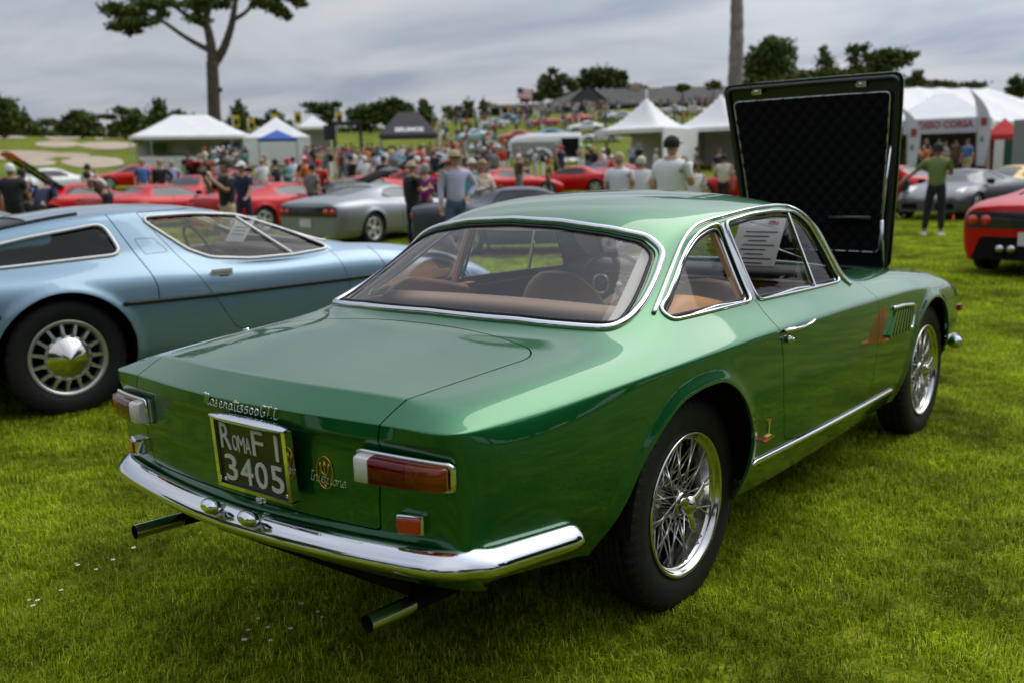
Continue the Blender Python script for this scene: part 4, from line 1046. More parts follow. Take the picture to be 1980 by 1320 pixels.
def build_ground():
    ds=[-60,-30,-10,-4]+list(np.arange(-2,26,.8))+list(np.arange(26,60,2.))+list(np.arange(60,210,4.))+[220,240,260,300,400,700,1500,3500]
    ss=np.tan(np.linspace(-1.45,1.45,121))
    G=[]
    for d in ds:
        w=max(d,14.)*.9; row=[]
        for s in ss:
            x,y=plan(d,float(s)*w*.75); row.append((x,y,height(x,y)))
        G.append(row)
    b=MB(); b.grid(G); me=b.mesh('lawn_ground',LAWN,fixn=False)
    me.polygons.foreach_set('use_smooth',[True]*len(me.polygons))
    if me.polygons[0].normal.z<0: me.flip_normals()
    obj('lawn_ground',me,kind='structure')
    # sand bunkers cut in the rise on the left
    sand=mat('sand',(.42,.33,.24),rough=.95,bump=.3,bscale=8,var=.12,vscale=.6)
    for px,yimg,wpx,hpx in BUNK:
        pass
BUNK=[]
build_ground()
def project(P):
    d=Vector(P)-CAM; w=d.dot(_fw); return 990+FPX*d.dot(_r2)/w, 660-FPX*d.dot(_u2)/w
def ground_hit(px,py):
    d=ray_dir(px,py); lo=None; t=2.
    prev=CAM+d*t
    while t<420:
        p=CAM+d*t
        if p.z<height(p.x,p.y): 
            a=t-max(.25,t*.01); c=t
            for _ in range(20):
                m_=(a+c)/2; q=CAM+d*m_
                if q.z<height(q.x,q.y): c=m_
                else: a=m_
            q=CAM+d*c; return Vector((q.x,q.y,height(q.x,q.y)))
        t+=max(.25,t*.01)
    return None
def build_bunkers():
    sand=mat('sand',(.40,.32,.235),rough=.95,bump=.3,bscale=8,var=.15,vscale=.5)
    # (left, right, top, bottom) of each bunker as it lies on the slope
    for l,r_,t,bm_ in ((-60,48,262,271),(82,160,260,272),(183,200,266,272),(66,156,274,286),(150,262,275,290),(-40,120,292,312),(90,172,296,306),(120,242,304,326),(40,110,310,322)):
        cx,cy=(l+r_)/2,(t+bm_)/2; c=ground_hit(cx,cy)
        if c is None: continue
        ring=[];inn=[]
        for k in range(40):
            a=2*math.pi*k/40; wob=1+.16*mnoise.noise(Vector((math.cos(a)*1.3+cx,math.sin(a)*1.3,cy)))
            q=ground_hit(cx+(r_-l)/2*math.cos(a)*wob, cy-(bm_-t)/2*math.sin(a)*wob)
            if q is None: q=c
            ring.append(q+Vector((0,0,.06))); inn.append(c+(q-c)*.86+Vector((0,0,-.10+.2)))
        o=Vector((c.x,c.y,0)); b=MB(); n=len(ring); V=[*ring,*[Vector((p.x,p.y,height(p.x,p.y)+.10)) for p in inn],Vector((c.x,c.y,height(c.x,c.y)+.12))]
        b.add(V,[(k,(k+1)%n,n+(k+1)%n,n+k) for k in range(n)]+[(n+k,n+(k+1)%n,2*n) for k in range(n)],0,True)
        b.build('sand_bunker',sand,kind='structure')
build_bunkers()

# ------------------------------------------------------------------ grass blades
def grass_mats():
    out=[]
    m=bpy.data.materials.new('grass_blade'); m.use_nodes=True; n=m.node_tree; b=n.nodes['Principled BSDF']; b.inputs['Roughness'].default_value=.6; b.inputs['Specular IOR Level'].default_value=.15
    oi=n.nodes.new('ShaderNodeObjectInfo'); at=n.nodes.new('ShaderNodeAttribute'); at.attribute_name='tone'
    ge=n.nodes.new('ShaderNodeNewGeometry')
    t=n.nodes.new('ShaderNodeTexNoise'); t.inputs['Scale'].default_value=1.25; t.inputs['Detail'].default_value=6; t.inputs['Roughness'].default_value=.66; n.links.new(ge.outputs['Position'],t.inputs['Vector'])
    r=n.nodes.new('ShaderNodeValToRGB'); e=r.color_ramp.elements; e[0].position=0; e[0].color=(.070,.120,.002,1); e[1].position=1; e[1].color=(.72,.72,.12,1)
    x=e.new(.45); x.color=(.290,.400,.005,1); x=e.new(.8); x.color=(.55,.63,.02,1)
    n.links.new(at.outputs['Fac'],r.inputs[0])
    r2=n.nodes.new('ShaderNodeMapRange'); r2.inputs[1].default_value=.36; r2.inputs[2].default_value=.64; r2.inputs[3].default_value=.42; r2.inputs[4].default_value=1.5; n.links.new(t.outputs['Fac'],r2.inputs[0])
    s=n.nodes.new('ShaderNodeVectorMath'); s.operation='SCALE'; n.links.new(r.outputs[0],s.inputs[0]); n.links.new(r2.outputs[0],s.inputs['Scale']); n.links.new(s.outputs[0],b.inputs['Base Color'])
    tr=n.nodes.new('ShaderNodeBsdfTranslucent'); n.links.new(s.outputs[0],tr.inputs[0]); mx=n.nodes.new('ShaderNodeMixShader'); mx.inputs[0].default_value=.45
    n.links.new(b.outputs[0],mx.inputs[1]); n.links.new(tr.outputs[0],mx.inputs[2]); n.links.new(mx.outputs[0],n.nodes['Material Output'].inputs[0])
    return m
GRASS=grass_mats()
def grass_patch(name,size,count,hmin,hmax,wid,seed):
    rg=np.random.default_rng(seed); n=count
    x=rg.uniform(-size/2,size/2,n); y=rg.uniform(-size/2,size/2,n)
    # blades gather in small tufts
    k=n//26; cx=rg.uniform(-size/2,size/2,k); cy=rg.uniform(-size/2,size/2,k); ci=rg.integers(0,k,n); m_=rg.random(n)<.55
    x=np.where(m_,cx[ci]+rg.normal(0,.014*size/.5,n),x); y=np.where(m_,cy[ci]+rg.normal(0,.014*size/.5,n),y)
    tuft=rg.uniform(0,2*np.pi,k); ang=np.where(m_,tuft[ci]+rg.normal(0,.9,n),rg.uniform(0,2*np.pi,n))
    h=rg.uniform(hmin,hmax,n)*np.where(m_,rg.uniform(.8,1.35,k)[ci],1.); lean=rg.uniform(.25,1.25,n); w=wid*rg.uniform(.7,1.3,n)
    dx,dy=np.cos(ang),np.sin(ang); sx,sy=-dy,dx; z0=-.008
    V=np.zeros((n,5,3))
    V[:,0]=np.stack([x-sx*w/2,y-sy*w/2,np.full(n,z0)],1); V[:,1]=np.stack([x+sx*w/2,y+sy*w/2,np.full(n,z0)],1)
    mxx=x+dx*h*.30*lean; myy=y+dy*h*.30*lean; mz=h*.62
    V[:,2]=np.stack([mxx-sx*w*.42,myy-sy*w*.42,mz],1); V[:,3]=np.stack([mxx+sx*w*.42,myy+sy*w*.42,mz],1)
    V[:,4]=np.stack([x+dx*h*.95*lean,y+dy*h*.95*lean,h*(1.02-.28*lean**1.5)],1)
    me=bpy.data.meshes.new(name); me.vertices.add(n*5); me.vertices.foreach_set('co',V.reshape(-1).astype(np.float32))
    base=np.arange(n)*5
    quads=np.stack([base,base+1,base+3,base+2],1); tris=np.stack([base+2,base+3,base+4],1)
    me.loops.add(n*7); me.polygons.add(n*2)
    li=np.concatenate([quads,tris],1).reshape(-1); me.loops.foreach_set('vertex_index',li.astype(np.int32))
    st=np.stack([np.arange(n)*7,np.arange(n)*7+4],1).reshape(-1); tot=np.tile([4,3],n)
    me.polygons.foreach_set('loop_start',st.astype(np.int32)); me.polygons.foreach_set('loop_total',tot.astype(np.int32))
    me.update(); me.validate()
    tone=np.clip(rg.normal(.42,.26,n)+np.where(rg.random(n)<.07,.5,0),0,1)
    at=me.attributes.new('tone','FLOAT','POINT'); at.data.foreach_set('value',np.repeat(tone,5).astype(np.float32))
    me.materials.append(GRASS); return me
def scatter(name,label,pts,rots,scales,protos):
    """one object: a cloud of points that carries tufts of blades by geometry nodes"""
    me=bpy.data.meshes.new(name); me.from_pydata([tuple(p) for p in pts],[],[])
    a=me.attributes.new('rot','FLOAT_VECTOR','POINT'); a.data.foreach_set('vector',np.asarray(rots,np.float32).reshape(-1))
    a=me.attributes.new('scl','FLOAT','POINT'); a.data.foreach_set('value',np.asarray(scales,np.float32))
    o=obj(name,me,kind='stuff'); o['label']=label; o['category']='grass'
    col=bpy.data.collections.new(name+'_tufts')
    for i,p in enumerate(protos):
        q=bpy.data.objects.new('grass_tuft',p); col.objects.link(q)
    g=bpy.data.node_groups.new(name,'GeometryNodeTree'); g.interface.new_socket('Geometry',in_out='INPUT',socket_type='NodeSocketGeometry'); g.interface.new_socket('Geometry',in_out='OUTPUT',socket_type='NodeSocketGeometry')
    N=g.nodes; Lk=g.links.new; gi=N.new('NodeGroupInput'); go=N.new('NodeGroupOutput'); ip=N.new('GeometryNodeInstanceOnPoints'); ci=N.new('GeometryNodeCollectionInfo')
    ci.inputs['Collection'].default_value=col; ci.inputs['Separate Children'].default_value=True; ci.inputs['Reset Children'].default_value=True
    mp_=N.new('GeometryNodeMeshToPoints'); Lk(gi.outputs[0],mp_.inputs[0]); Lk(mp_.outputs[0],ip.inputs['Points']); Lk(ci.outputs[0],ip.inputs['Instance']); ip.inputs['Pick Instance'].default_value=True
    rn=N.new('GeometryNodeInputNamedAttribute'); rn.data_type='FLOAT_VECTOR'; rn.inputs[0].default_value='rot'; Lk(rn.outputs[0],ip.inputs['Rotation'])
    sn=N.new('GeometryNodeInputNamedAttribute'); sn.data_type='FLOAT'; sn.inputs[0].default_value='scl'; Lk(sn.outputs[0],ip.inputs['Scale'])
    Lk(ip.outputs[0],go.inputs[0]); md=o.modifiers.new('n','NODES'); md.node_group=g; return o
def build_grass():
    near=[grass_patch('grass_tuft',.5,3400,.015,.036,.0028,s) for s in range(6)]
    far=[grass_patch('grass_tuft',1.3,3600,.022,.046,.0065,s+20) for s in range(4)]
    rg=np.random.default_rng(3); pts=[];rot=[];sc=[]
    def tilt(x,y):
        e=.5; return (math.atan2(height(x,y+e)-height(x,y-e),2*e), -math.atan2(height(x+e,y)-height(x-e,y),2*e))
    def fill(d0,d1,step,margin):
        P=[]
        for d in np.arange(d0,d1,step):
            half=d*.56+margin
            for s in np.arange(-half,half,step):
                x,y=plan(d,s); x+=rg.uniform(-.12,.12)*step; y+=rg.uniform(-.12,.12)*step
                P.append((x,y))
        return P
    for x,y in fill(1.3,9.0,.40,.8):
        tx,ty=tilt(x,y); pts.append((x,y,height(x,y))); rot.append((tx,ty,rg.uniform(0,6.28))); sc.append(rg.uniform(.92,1.12))
    scatter('grass','close-mown bright green grass blades of the show lawn around the parked cars',pts,rot,sc,near)
    pts=[];rot=[];sc=[]
    for x,y in fill(8.8,46,1.0,1.5):
        tx,ty=tilt(x,y); pts.append((x,y,height(x,y))); rot.append((tx,ty,rg.uniform(0,6.28))); sc.append(rg.uniform(.9,1.1))
    scatter('grass','mown grass of the lawn farther off between the rows of cars and visitors',pts,rot,sc,far)
build_grass()
def build_daisies():
    white=mat('petal_white',(.80,.78,.70),rough=.6); yel=mat('petal_yellow',(.75,.45,.05),rough=.6); st=mat('flower_stem',(.08,.16,.03),rough=.7)
    spots=[(148,1100),(152,1108),(120,1155),(58,1172),(75,1178),(500,1212),(482,1232),(474,1257),(524,1256),(519,1228),(632,1169),(584,1184),(616,1198),(624,1206),(563,1234),(220,1096),(187,1113),(260,1075),(66,1187),(1140,1002)]
    b=MB(); n=7
    for k in range(8):
        t=2*math.pi*k/8; u=Vector((math.cos(t),math.sin(t),0)); v=Vector((-math.sin(t),math.cos(t),0)); c=Vector((0,0,.034))
        b.add([c+u*.002-v*.0012,c+u*.007-v*.002,c+u*.0085+Vector((0,0,.001)),c+u*.007+v*.002,c+u*.002+v*.0012],[(0,1,2,3,4)],0)
    b.lathe([(0,.0365),(.0022,.0355),(.0026,.033)],8,axis='z',m=1); b.tube([(0,0,0),(.001,0,.034)],.0006,4,m=2)
    me=b.mesh('daisy',[white,yel,st])
    for i,(px,py) in enumerate(spots):
        q=ground_hit(px,py)
        where=('at the far left'  if px<300 else 'beside the rear tyre' if px>1000 else 'in the shade behind the bumper')
        where+=', %s'%['leftmost','second from the left','third from the left','fourth from the left','fifth from the left','sixth from the left','seventh from the left','eighth from the left','ninth from the left','tenth from the left','rightmost'][sorted([q_ for q_ in spots if (q_[0]<300)==(px<300) and (q_[0]>1000)==(px>1000)]).index((px,py))]
        o=thing('daisy','tiny white daisy '+where,'flower',loc=q,rz=i,group='daisies in the grass behind the green coupe',me=me); o.scale=[.7+.4*((i*37)%10)/10]*3
build_daisies()
# ------------------------------------------------------------------ the light blue coupe beside it
def gap_line(S,poly,w=.002,side=None,zmin=-1):
    P0=np.array(poly,float)
    def sd(P):
        d=np.full(len(P),1e9)
        for a,b in zip(P0[:-1],P0[1:]):
            e=b-a; q=P[:,[0,2]]-a; t=np.clip((q@e)/(e@e+1e-12),0,1); r_=q-t[:,None]*e; d=np.minimum(d,np.sqrt((r_*r_).sum(1)))
        return np.where(np.abs(P[:,1])>.45,w-d,-.5)
    return S.clip(sd)
def blue_surface():
    us=[-.88,-.78,-.55,-.30,0,.30,.60,.90,1.20,1.47,1.78,2.05,2.40,2.75,3.10,3.32]
    c =[.955,.985,1.03,1.085,1.145,1.180,1.195,1.180,1.135,1.035,.905,.845,.800,.735,.640,.545]
    ey=[.52,.53,.54,.545,.545,.54,.53,.53,.545,.575,.64,.56,.55,.53,.50,.44]
    ez=[.945,.97,1.01,1.052,1.10,1.135,1.150,1.140,1.095,1.005,.885,.865,.825,.76,.66,.555]
    by=[.62,.66,.68,.69,.695,.70,.70,.705,.715,.725,.72,.67,.66,.64,.60,.54]
    bz=[.90,.895,.875,.862,.872,.890,.895,.850,.812,.812,.838,.868,.838,.775,.67,.56]
    sy=[.72,.76,.80,.82,.825,.828,.828,.828,.828,.825,.815,.80,.785,.765,.72,.64]
    sz=[.84,.83,.80,.785,.785,.785,.78,.77,.765,.77,.78,.80,.775,.72,.63,.53]
    wy=[.74,.79,.84,.865,.868,.866,.864,.864,.864,.862,.860,.855,.845,.82,.77,.66]
    rings=[]
    for i,u in enumerate(us):
        y2=ey[i]; r_=[(u,0,c[i]),(u,.25,c[i]-.004),(u,.42,c[i]*.6+ez[i]*.4),(u,y2,ez[i]),(u,(y2+by[i])/2,(ez[i]+bz[i])/2+.004),(u,by[i],bz[i]),(u,sy[i],sz[i])]
        zb=.22 if i<14 else .30
        for k,(zf,wf) in enumerate(((.12,.985),(.32,1.0),(.50,.99),(.70,.972),(.88,.945),(1.0,.87))):
            r_.append((u+(0 if 0<i<15 else 0),wy[i]*wf,sz[i]+(zb-sz[i])*zf))
        rings.append(r_)
    def face(x0,bow):
        out=[]
        for k in range(6):
            zc=[.86,.74,.62,.48,.34,.22][k] if bow>0 else [.50,.46,.42,.38,.34,.30][k]
            out.append([(x0+bow*(y/.7)**2+(.02*k if bow>0 else -.02*k),y,zc) for y in (0,.22,.38,.50,.58,.65)])
        return out
    cr=[('r',i,3,i+1,3,.35) for i in range(1,10)]+[('r',i,5,i+1,5,.35) for i in range(2,10)]+[('r',0,j,0,j+1,.6) for j in range(6)]
    V,N,F=box_cage(rings,face(-.92,.06),face(3.38,-.10),6,4,cr)
    return V,N,F
def fix_surface(V,N,F):
    A=V[F]; fn=np.cross(A[:,2]-A[:,0],A[:,3]-A[:,1]); Nn=np.zeros_like(V)
    for k in range(4): np.add.at(Nn,F[:,k],fn)
    Nn/=np.linalg.norm(Nn,axis=1)[:,None]+1e-12
    if Nn[np.argmax(V[:,2])][2]<0: Nn=-Nn; F=F[:,::-1].copy()
    return Surf(V,Nn,F)
def not_(f): return lambda P:-f(P)
def arch(xc,zc,r,front=0,back=0):
    return [(xc+r+front,zc-.25)]+[(xc+(r+ (front if math.cos(t)>0 else back)*abs(math.cos(t)))*math.cos(t),zc+r*math.sin(t)) for t in np.linspace(0,math.pi,22)]+[(xc-r-back,zc-.25)]
def build_blue():
    hd=R(-11); P0=Vector((.0322,3.2772)); n=Vector((math.sin(hd),-math.cos(hd))); base=P0-n*.80
    car=thing('blue_coupe','light blue metallic wedge-shaped two-seater parked behind the green coupe on the left','car',loc=(base.x,base.y,.075),rz=hd)
    V,N,F=blue_surface()
    RA=arch(0,.345,.375,.01,.02); FA=arch(2.6,.345,.375,.01,.01)
    for poly in (RA,FA):
        sd=sd_poly(poly,V[:,[0,2]]); s_=(np.abs(V[:,1])>.55)&(V[:,2]<.8); V[:,1]+=np.sign(V[:,1])*.016*np.exp(-(np.maximum(sd,0)/.035)**2)*s_
    # character line: the flank turns in sharply under the rub strip
    S=fix_surface(V,N,F); full=S
    sd2=lambda poly,e=0.,zmin=-1,xmin=-9: (lambda P: np.where((np.abs(P[:,1])>.42)&(P[:,2]>zmin)&(P[:,0]>xmin),sd_poly(poly,P[:,[0,2]])-e,.5))
    S=S.clip(not_(sd2(RA))).clip(not_(sd2(FA)))
    QW=round_poly([(-.62,.885,.03),(-.28,.873,.3),(.385,.905,.035),(.325,1.080,.05),(-.10,1.020,.5),(-.60,.925,.03)],.03)
    DW=round_poly([(.555,1.108,.02),(.80,.905,.10),(.93,.848,.12),(1.20,.822,.3),(1.50,.826,.3),(1.80,.850,.015),(1.42,1.035,.10),(1.20,1.095,.12),(.90,1.115,.4)],.03)
    RW=[(-.62,-.44),(-.05,-.44),(-.05,.44),(-.62,.44)]
    WSb=round_poly([(1.30,-.50),(1.30,.50),(1.84,.60),(1.90,0,.5),(1.84,-.60)],.05)
    top=lambda poly: (lambda P: np.where(P[:,2]>.8,sd_poly(poly,P[:,[0,1]]),.5))
    body=S.clip(not_(sd2(QW,0,.84))).clip(not_(sd2(DW,0,.80))).clip(not_(top(WSb))).clip(not_(top(round_poly(RW,.06))))
    DOOR=round_poly([(.545,1.14,.01),(.71,.885,.3),(.875,.614,.3),(1.02,.39,.08),(1.86,.36,.06),(1.85,.62,.1),(1.78,.845,.02),(1.60,1.1,0),(1.2,1.16,.1)],.03)
    dsd=sd2(DOOR); door=body.clip(lambda P:dsd(P)+.002); body=body.clip(lambda P:-dsd(P)+.002)
    L1=[(p.x,p.y) for p in cr_spline([(.365,1.135,0),(.395,1.07,0),(.465,.90,0),(.525,.73,0),(.53,.632,0)],8)]
    L2=[(p.x,p.y) for p in cr_spline([(.48,.995,0),(.60,.993,0),(.685,.895,0),(.515,.888,0),(.48,.995,0)],1)]
    L2=round_poly([(.485,.985),(.60,.983),(.672,.898),(.522,.892)],.012); L2.append(L2[0])
    bp=M_('blue_paint'); body.build('body',bp,car,thick=.010)
    dr=door.clip(lambda P:P[:,1]); dl=door.clip(lambda P:-P[:,1]); dro=dr.build('door',bp,car,thick=.010); dl.build('door',bp,car,thick=.010)
    for s_ in (dr,dl):
        for P,Nn in loops_of(s_,.025): b=MB(); b.tube([p-q*.009 for p,q in zip(P,Nn)],.007,6,closed=True); b.build('shut_line_seal',M_('black_gap'),car)
    for Lx,r_ in ((L1,.0035),(L2,.0022),([(2.10,.84),(2.16,.70),(2.165,.60),(2.17,.40)],.0035)):
        for sg in (-1,1):
            pts,nn=proj_side(full,Lx,sg,.03,False,lift=-.0012); b=MB(); b.tube(pts,r_,6); b.build('shut_line',M_('black_gap'),car)
    al=mat('silver_trim',(.66,.64,.61),rough=.35,metal=.35)
    for nm,fn,mm in (('quarter_window',sd2(QW,.004,.83),'tint_glass'),('door_window',sd2(DW,.004,.79),'side_glass'),('windscreen',top(WSb),'side_glass'),('rear_window',top(round_poly(RW,.06)),'tint_glass')):
        G=S.clip(fn).offset(-.010); 
        if 'quarter' in nm or 'door' in nm:
            G.clip(lambda P:P[:,1]).build(nm,M_(mm),car); G.clip(lambda P:-P[:,1]).build(nm,M_(mm),car)
        else: G.build(nm,M_(mm),car)
    for nm,fn in (('quarter_window_trim',sd2(QW,.004,.83)),('door_window_trim',sd2(DW,.004,.79)),('windscreen_trim',top(WSb))):
        for P,Nn in loops_of(S.clip(fn),.02):
            b=MB(); b.tube([p+q*.002 for p,q in zip(P,Nn)],.011,closed=True,norms=Nn,prof=PROF_TRIM); b.build(nm,al,car)
    a1,n1=full.hit((1.20,-2,1.085),(0,1,0)); a2,n2=full.hit((1.50,-2,.835),(0,1,0)); b=MB(); b.bar(a1,a2,.02,.012,up=n1); b.build('vent_window_post',al,car)
    for sg in (-1,1):
        for pl in ([(.315,.622),(.87,.622),(1.85,.64),(2.17,.645)],[(-.86,.60),(-.34,.618)]):
            pts,nn=proj_side(full,pl,sg,.04,False,lift=.004); b=MB(); b.tube(pts,.012,norms=nn,prof=PROF_TRIM); b.build('rub_strip',M_('black_rubber'),car)
    # door handle
    a,q=full.hit((.945,-2,.752),(0,1,0)); b=MB(); b.box(a+q*.006,(.135,.016,.032)); b.box(a+q*.016+Vector((0,0,.008)),(.13,.014,.018)); b.box(a+q*.006+Vector((.012,-.001,-.022)),(.06,.012,.012),m=1); b.build('handle',[al,M_('under_black')],dro)
    # dark roof groove
    pts,nn=proj_dir(full,[Vector((x,-.47+.02*math.sin(x*3),2)) for x in np.linspace(-.62,.22,20)],(0,0,-1),.03,False,lift=.002)
    b=MB(); b.tube(pts,.014,norms=nn,prof=PROF_TRIM); b.build('roof_gutter',M_('black_rubber'),car)
    # tubs and cabin
    b=MB()
    for x in (0,2.6):
        for sg in (-1,1): b.lathe([(0,.42*sg),(.405,.42*sg),(.405,.80*sg)],24,c=(x,0,.355),a0=R(-20),a1=R(200))
    b.box((1.3,0,.24),(1.7,1.55,.02)); b.box((-.6,0,.30),(.5,1.2,.02)); b.box((-.1,0,.80),(1.1,1.0,.02)); b.build('underbody',M_('under_black'),car)
    b=MB(); b.box((.50,0,.62),(.04,1.20,.56)); b.box((1.95,0,.6),(.3,1.3,.38)); 
    for sg in (-1,1): b.box((1.2,sg*.74,.60),(1.3,.05,.40))
    b.build('cabin_lining',M_('dash_black'),car)
    for y in (-.35,.35):
        b=MB(); b.box((.72,y,.70),(.13,.46,.55),rot=Matrix.Rotation(R(-20),3,'Y')); b.box((.98,y,.42),(.5,.48,.14)); o=b.build('seat',M_('dash_black'),car); md=o.modifiers.new('b','BEVEL'); md.width=.05; md.segments=3
    b=MB(); b.box((1.68,0,.80),(.34,1.35,.10)); b.box((1.55,.34,.80),(.12,.35,.10)); o=b.build('dashboard',M_('dash_black'),car); md=o.modifiers.new('b','BEVEL'); md.width=.03; md.segments=3
    b=MB(); rot=Matrix.Rotation(R(-25),3,'Y'); b.tube([Vector((1.30,.35,.83))+rot@Vector((0,.19*math.cos(t),.19*math.sin(t))) for t in [2*math.pi*k/36 for k in range(36)]],.012,8,closed=True); b.bar((1.30,.18,.83),(1.30,.52,.83),.03,.01); b.tube([(1.30,.35,.83),(1.6,.35,.75)],.02); b.build('steering_wheel',M_('black_rubber'),car)
    cc=thing('show_card','white printed show card propped inside the windscreen of the light blue car','card',loc=Matrix.Rotation(hd,4,'Z')@Vector((1.50,.05,0))+Vector((base.x,base.y,.075+.975)),rz=hd)
    b=MB(); b.box((0,0,0),(.003,.30,.22),rot=Matrix.Rotation(R(35),3,'Y')); b.build('card',M_('paper'),cc)
    b=MB(); 
    for k in range(5): b.box(Matrix.Rotation(R(35),3,'Y')@Vector((-.003,0,.07-.03*k)),(.001,.2,.005),rot=Matrix.Rotation(R(35),3,'Y'))
    b.build('printed_lines',M_('print_ink'),cc)
    # wheels
    ty=tyre_mesh(.340,.205,.20,120,'tyre')
    for x in (0,2.6):
        for sg in (-1,1):
            w=bpy.data.objects.new('wheel',None); COL.objects.link(w); w.parent=car; w.location=(x,sg*.71,.338)
            if sg>0: w.rotation_euler=(0,0,math.pi)
            obj('tyre',ty,w)
            b=MB(); b.lathe([(.205,.08),(.19,.03),(.19,-.05),(.203,-.075),(.222,-.096),(.216,-.100),(.200,-.096),(.194,-.075),(.186,-.060)],56)
            # spokes between the barrel and the centre
            for k in range(15):
                t=2*math.pi*k/15; u=Vector((math.cos(t),0,math.sin(t))); v=Vector((-math.sin(t),0,math.cos(t)))
                A_=u*.125+Vector((0,-.072,0)); B_=u*.192+Vector((0,-.058,0))
                b.bar(A_-v*.0,B_,.018,.05,up=(0,1,0)); b.bar(A_+v*.008,A_+v*.008+u*.02,.012,.05,up=(0,1,0))
            b.lathe([(.0,-.05),(.125,-.05),(.13,-.066),(.13,-.086),(.118,-.090)],40); b.build('rim',M_('alloy'),w)
            b=MB(); b.lathe([(.186,-.03),(.12,-.03)],40); b.lathe([(.19,.02),(.0,.02)],40); b.build('brake_disc',M_('under_black'),w)
            b=MB(); b.lathe([(.118,-.090),(.115,-.094),(0,-.135)],64); b.build('cone_cap',mat('polished_cone',(.62,.60,.56),rough=.12,metal=1),w)
    return car
build_blue()

# ------------------------------------------------------------------ cars standing around the lawn
def car_proto(kind):
    """returns {part: mesh} of a car pointing along +x, rear axle at x=0"""
    P={}
    if kind=='mid':       # low rear-engined berlinetta, long tail
        us=[-.95,-.80,-.45,0,.35,.70,1.05,1.40,1.75,2.15,2.55,2.95,3.30]; wb=2.60; rt=.335
        c=[.88,.93,.98,1.05,1.12,1.18,1.205,1.19,1.08,.86,.80,.72,.56]; ey=[.5,.52,.53,.52,.51,.50,.49,.50,.56,.62,.55,.50,.42]
        ez=[.86,.915,.955,1.00,1.06,1.12,1.15,1.135,1.03,.85,.80,.72,.56]
        by=[.70,.76,.80,.82,.80,.76,.74,.74,.74,.74,.76,.74,.60]; bz=[.84,.885,.915,.93,.915,.90,.885,.87,.855,.85,.845,.75,.57]
        wy=[.80,.88,.94,.96,.94,.90,.88,.88,.90,.93,.94,.90,.74]
        win=[(.42,.935),(1.55,.885),(1.95,.880),(1.60,1.035),(1.35,1.115),(1.05,1.125),(.75,1.09)]; ws=[(1.48,-.44),(1.48,.44),(2.08,.60),(2.14,0),(2.08,-.60)]; rw=[(-.35,-.40),(.62,-.38),(.62,.38),(-.35,.40)]
    elif kind=='wedge':   # angular sports car, flat deck, pop-up lamps
        us=[-.90,-.82,-.45,0,.25,.55,.95,1.30,1.65,2.0,2.45,2.9,3.25]; wb=2.45; rt=.33
        c=[.86,.90,.91,.92,1.02,1.15,1.165,1.155,1.02,.84,.77,.68,.52]; ey=[.5,.55,.56,.54,.50,.48,.48,.49,.56,.64,.58,.54,.48]
        ez=[.85,.89,.905,.915,.99,1.11,1.13,1.12,.99,.83,.77,.68,.52]
        by=[.76,.80,.84,.84,.78,.74,.73,.73,.73,.73,.74,.74,.66]; bz=[.83,.87,.89,.895,.875,.85,.835,.83,.825,.82,.78,.70,.53]
        wy=[.84,.88,.93,.95,.92,.89,.88,.88,.88,.89,.89,.88,.78]
        win=[(.42,.875),(1.0,.845),(1.90,.835),(1.45,1.055),(1.25,1.10),(.62,1.10)]; ws=[(1.38,-.43),(1.38,.43),(1.98,.60),(2.02,0),(1.98,-.60)]; rw=[(.14,-.38),(.42,-.38),(.42,.38),(.14,.38)]
    else:                 # rounded old coupe
        us=[-.95,-.82,-.45,0,.35,.70,1.10,1.45,1.75,2.05,2.5,2.95,3.25]; wb=2.5; rt=.34
        c=[.78,.88,.96,1.08,1.22,1.31,1.33,1.28,1.10,.98,.93,.84,.62]; ey=[.42,.50,.52,.50,.48,.47,.47,.49,.54,.56,.48,.42,.34]
        ez=[.76,.86,.93,1.03,1.16,1.24,1.255,1.22,1.06,.97,.92,.83,.62]
        by=[.56,.64,.68,.70,.70,.69,.68,.68,.68,.68,.66,.62,.50]; bz=[.74,.83,.88,.91,.92,.92,.915,.91,.91,.92,.92,.85,.64]
        wy=[.64,.74,.80,.83,.82,.80,.79,.79,.80,.81,.82,.78,.60]
        win=[(.28,.955),(1.70,.945),(1.50,1.12),(1.36,1.20),(.62,1.215),(.42,1.14)]; ws=[(1.46,-.42),(1.46,.42),(1.84,.55),(1.88,0),(1.84,-.55)]; rw=[(-.05,-.36),(.52,-.38),(.52,.38),(-.05,.36)]
    n=len(us); rings=[]
    zb=.20
    for i,u in enumerate(us):
        sz=bz[i]-.07; sy=(by[i]+wy[i])/2+.02
        r_=[(u,0,c[i]),(u,ey[i]*.5,c[i]-.005),(u,ey[i]*.82,c[i]*.55+ez[i]*.45),(u,ey[i],ez[i]),(u,(ey[i]+by[i])/2,(ez[i]+bz[i])/2+.005),(u,by[i],bz[i]),(u,sy,sz)]
        for zf,wf in ((.14,.985),(.32,1.0),(.50,.99),(.68,.975),(.86,.96),(1.0,.90)): r_.append((u,wy[i]*wf,sz+(zb-sz)*zf))
        rings.append(r_)
    def face(x0,bow,zt):
        return [[(x0+bow*(y/.7)**2,y,zt+(.22-zt)*(k+1)/6) for y in (0,.2,.36,.48,.56,.62)] for k in range(6)]
    cr=[('r',i,3,i+1,3,.3) for i in range(2,n-3)]+[('r',i,5,i+1,5,.3) for i in range(2,n-3)]+[('r',0,j,0,j+1,.6) for j in range(6)]
    V,N,F=box_cage(rings,face(us[0]-.05,.06,c[0]),face(us[-1]+.07,-.12,c[-1]),6,3,cr)
    RA=arch(0,.33,rt+.035); FA=arch(wb,.33,rt+.035)
    for poly in (RA,FA):
        sd=sd_poly(poly,V[:,[0,2]]); s_=(np.abs(V[:,1])>.5)&(V[:,2]<.8); V[:,1]+=np.sign(V[:,1])*.02*np.exp(-(np.maximum(sd,0)/.05)**2)*s_
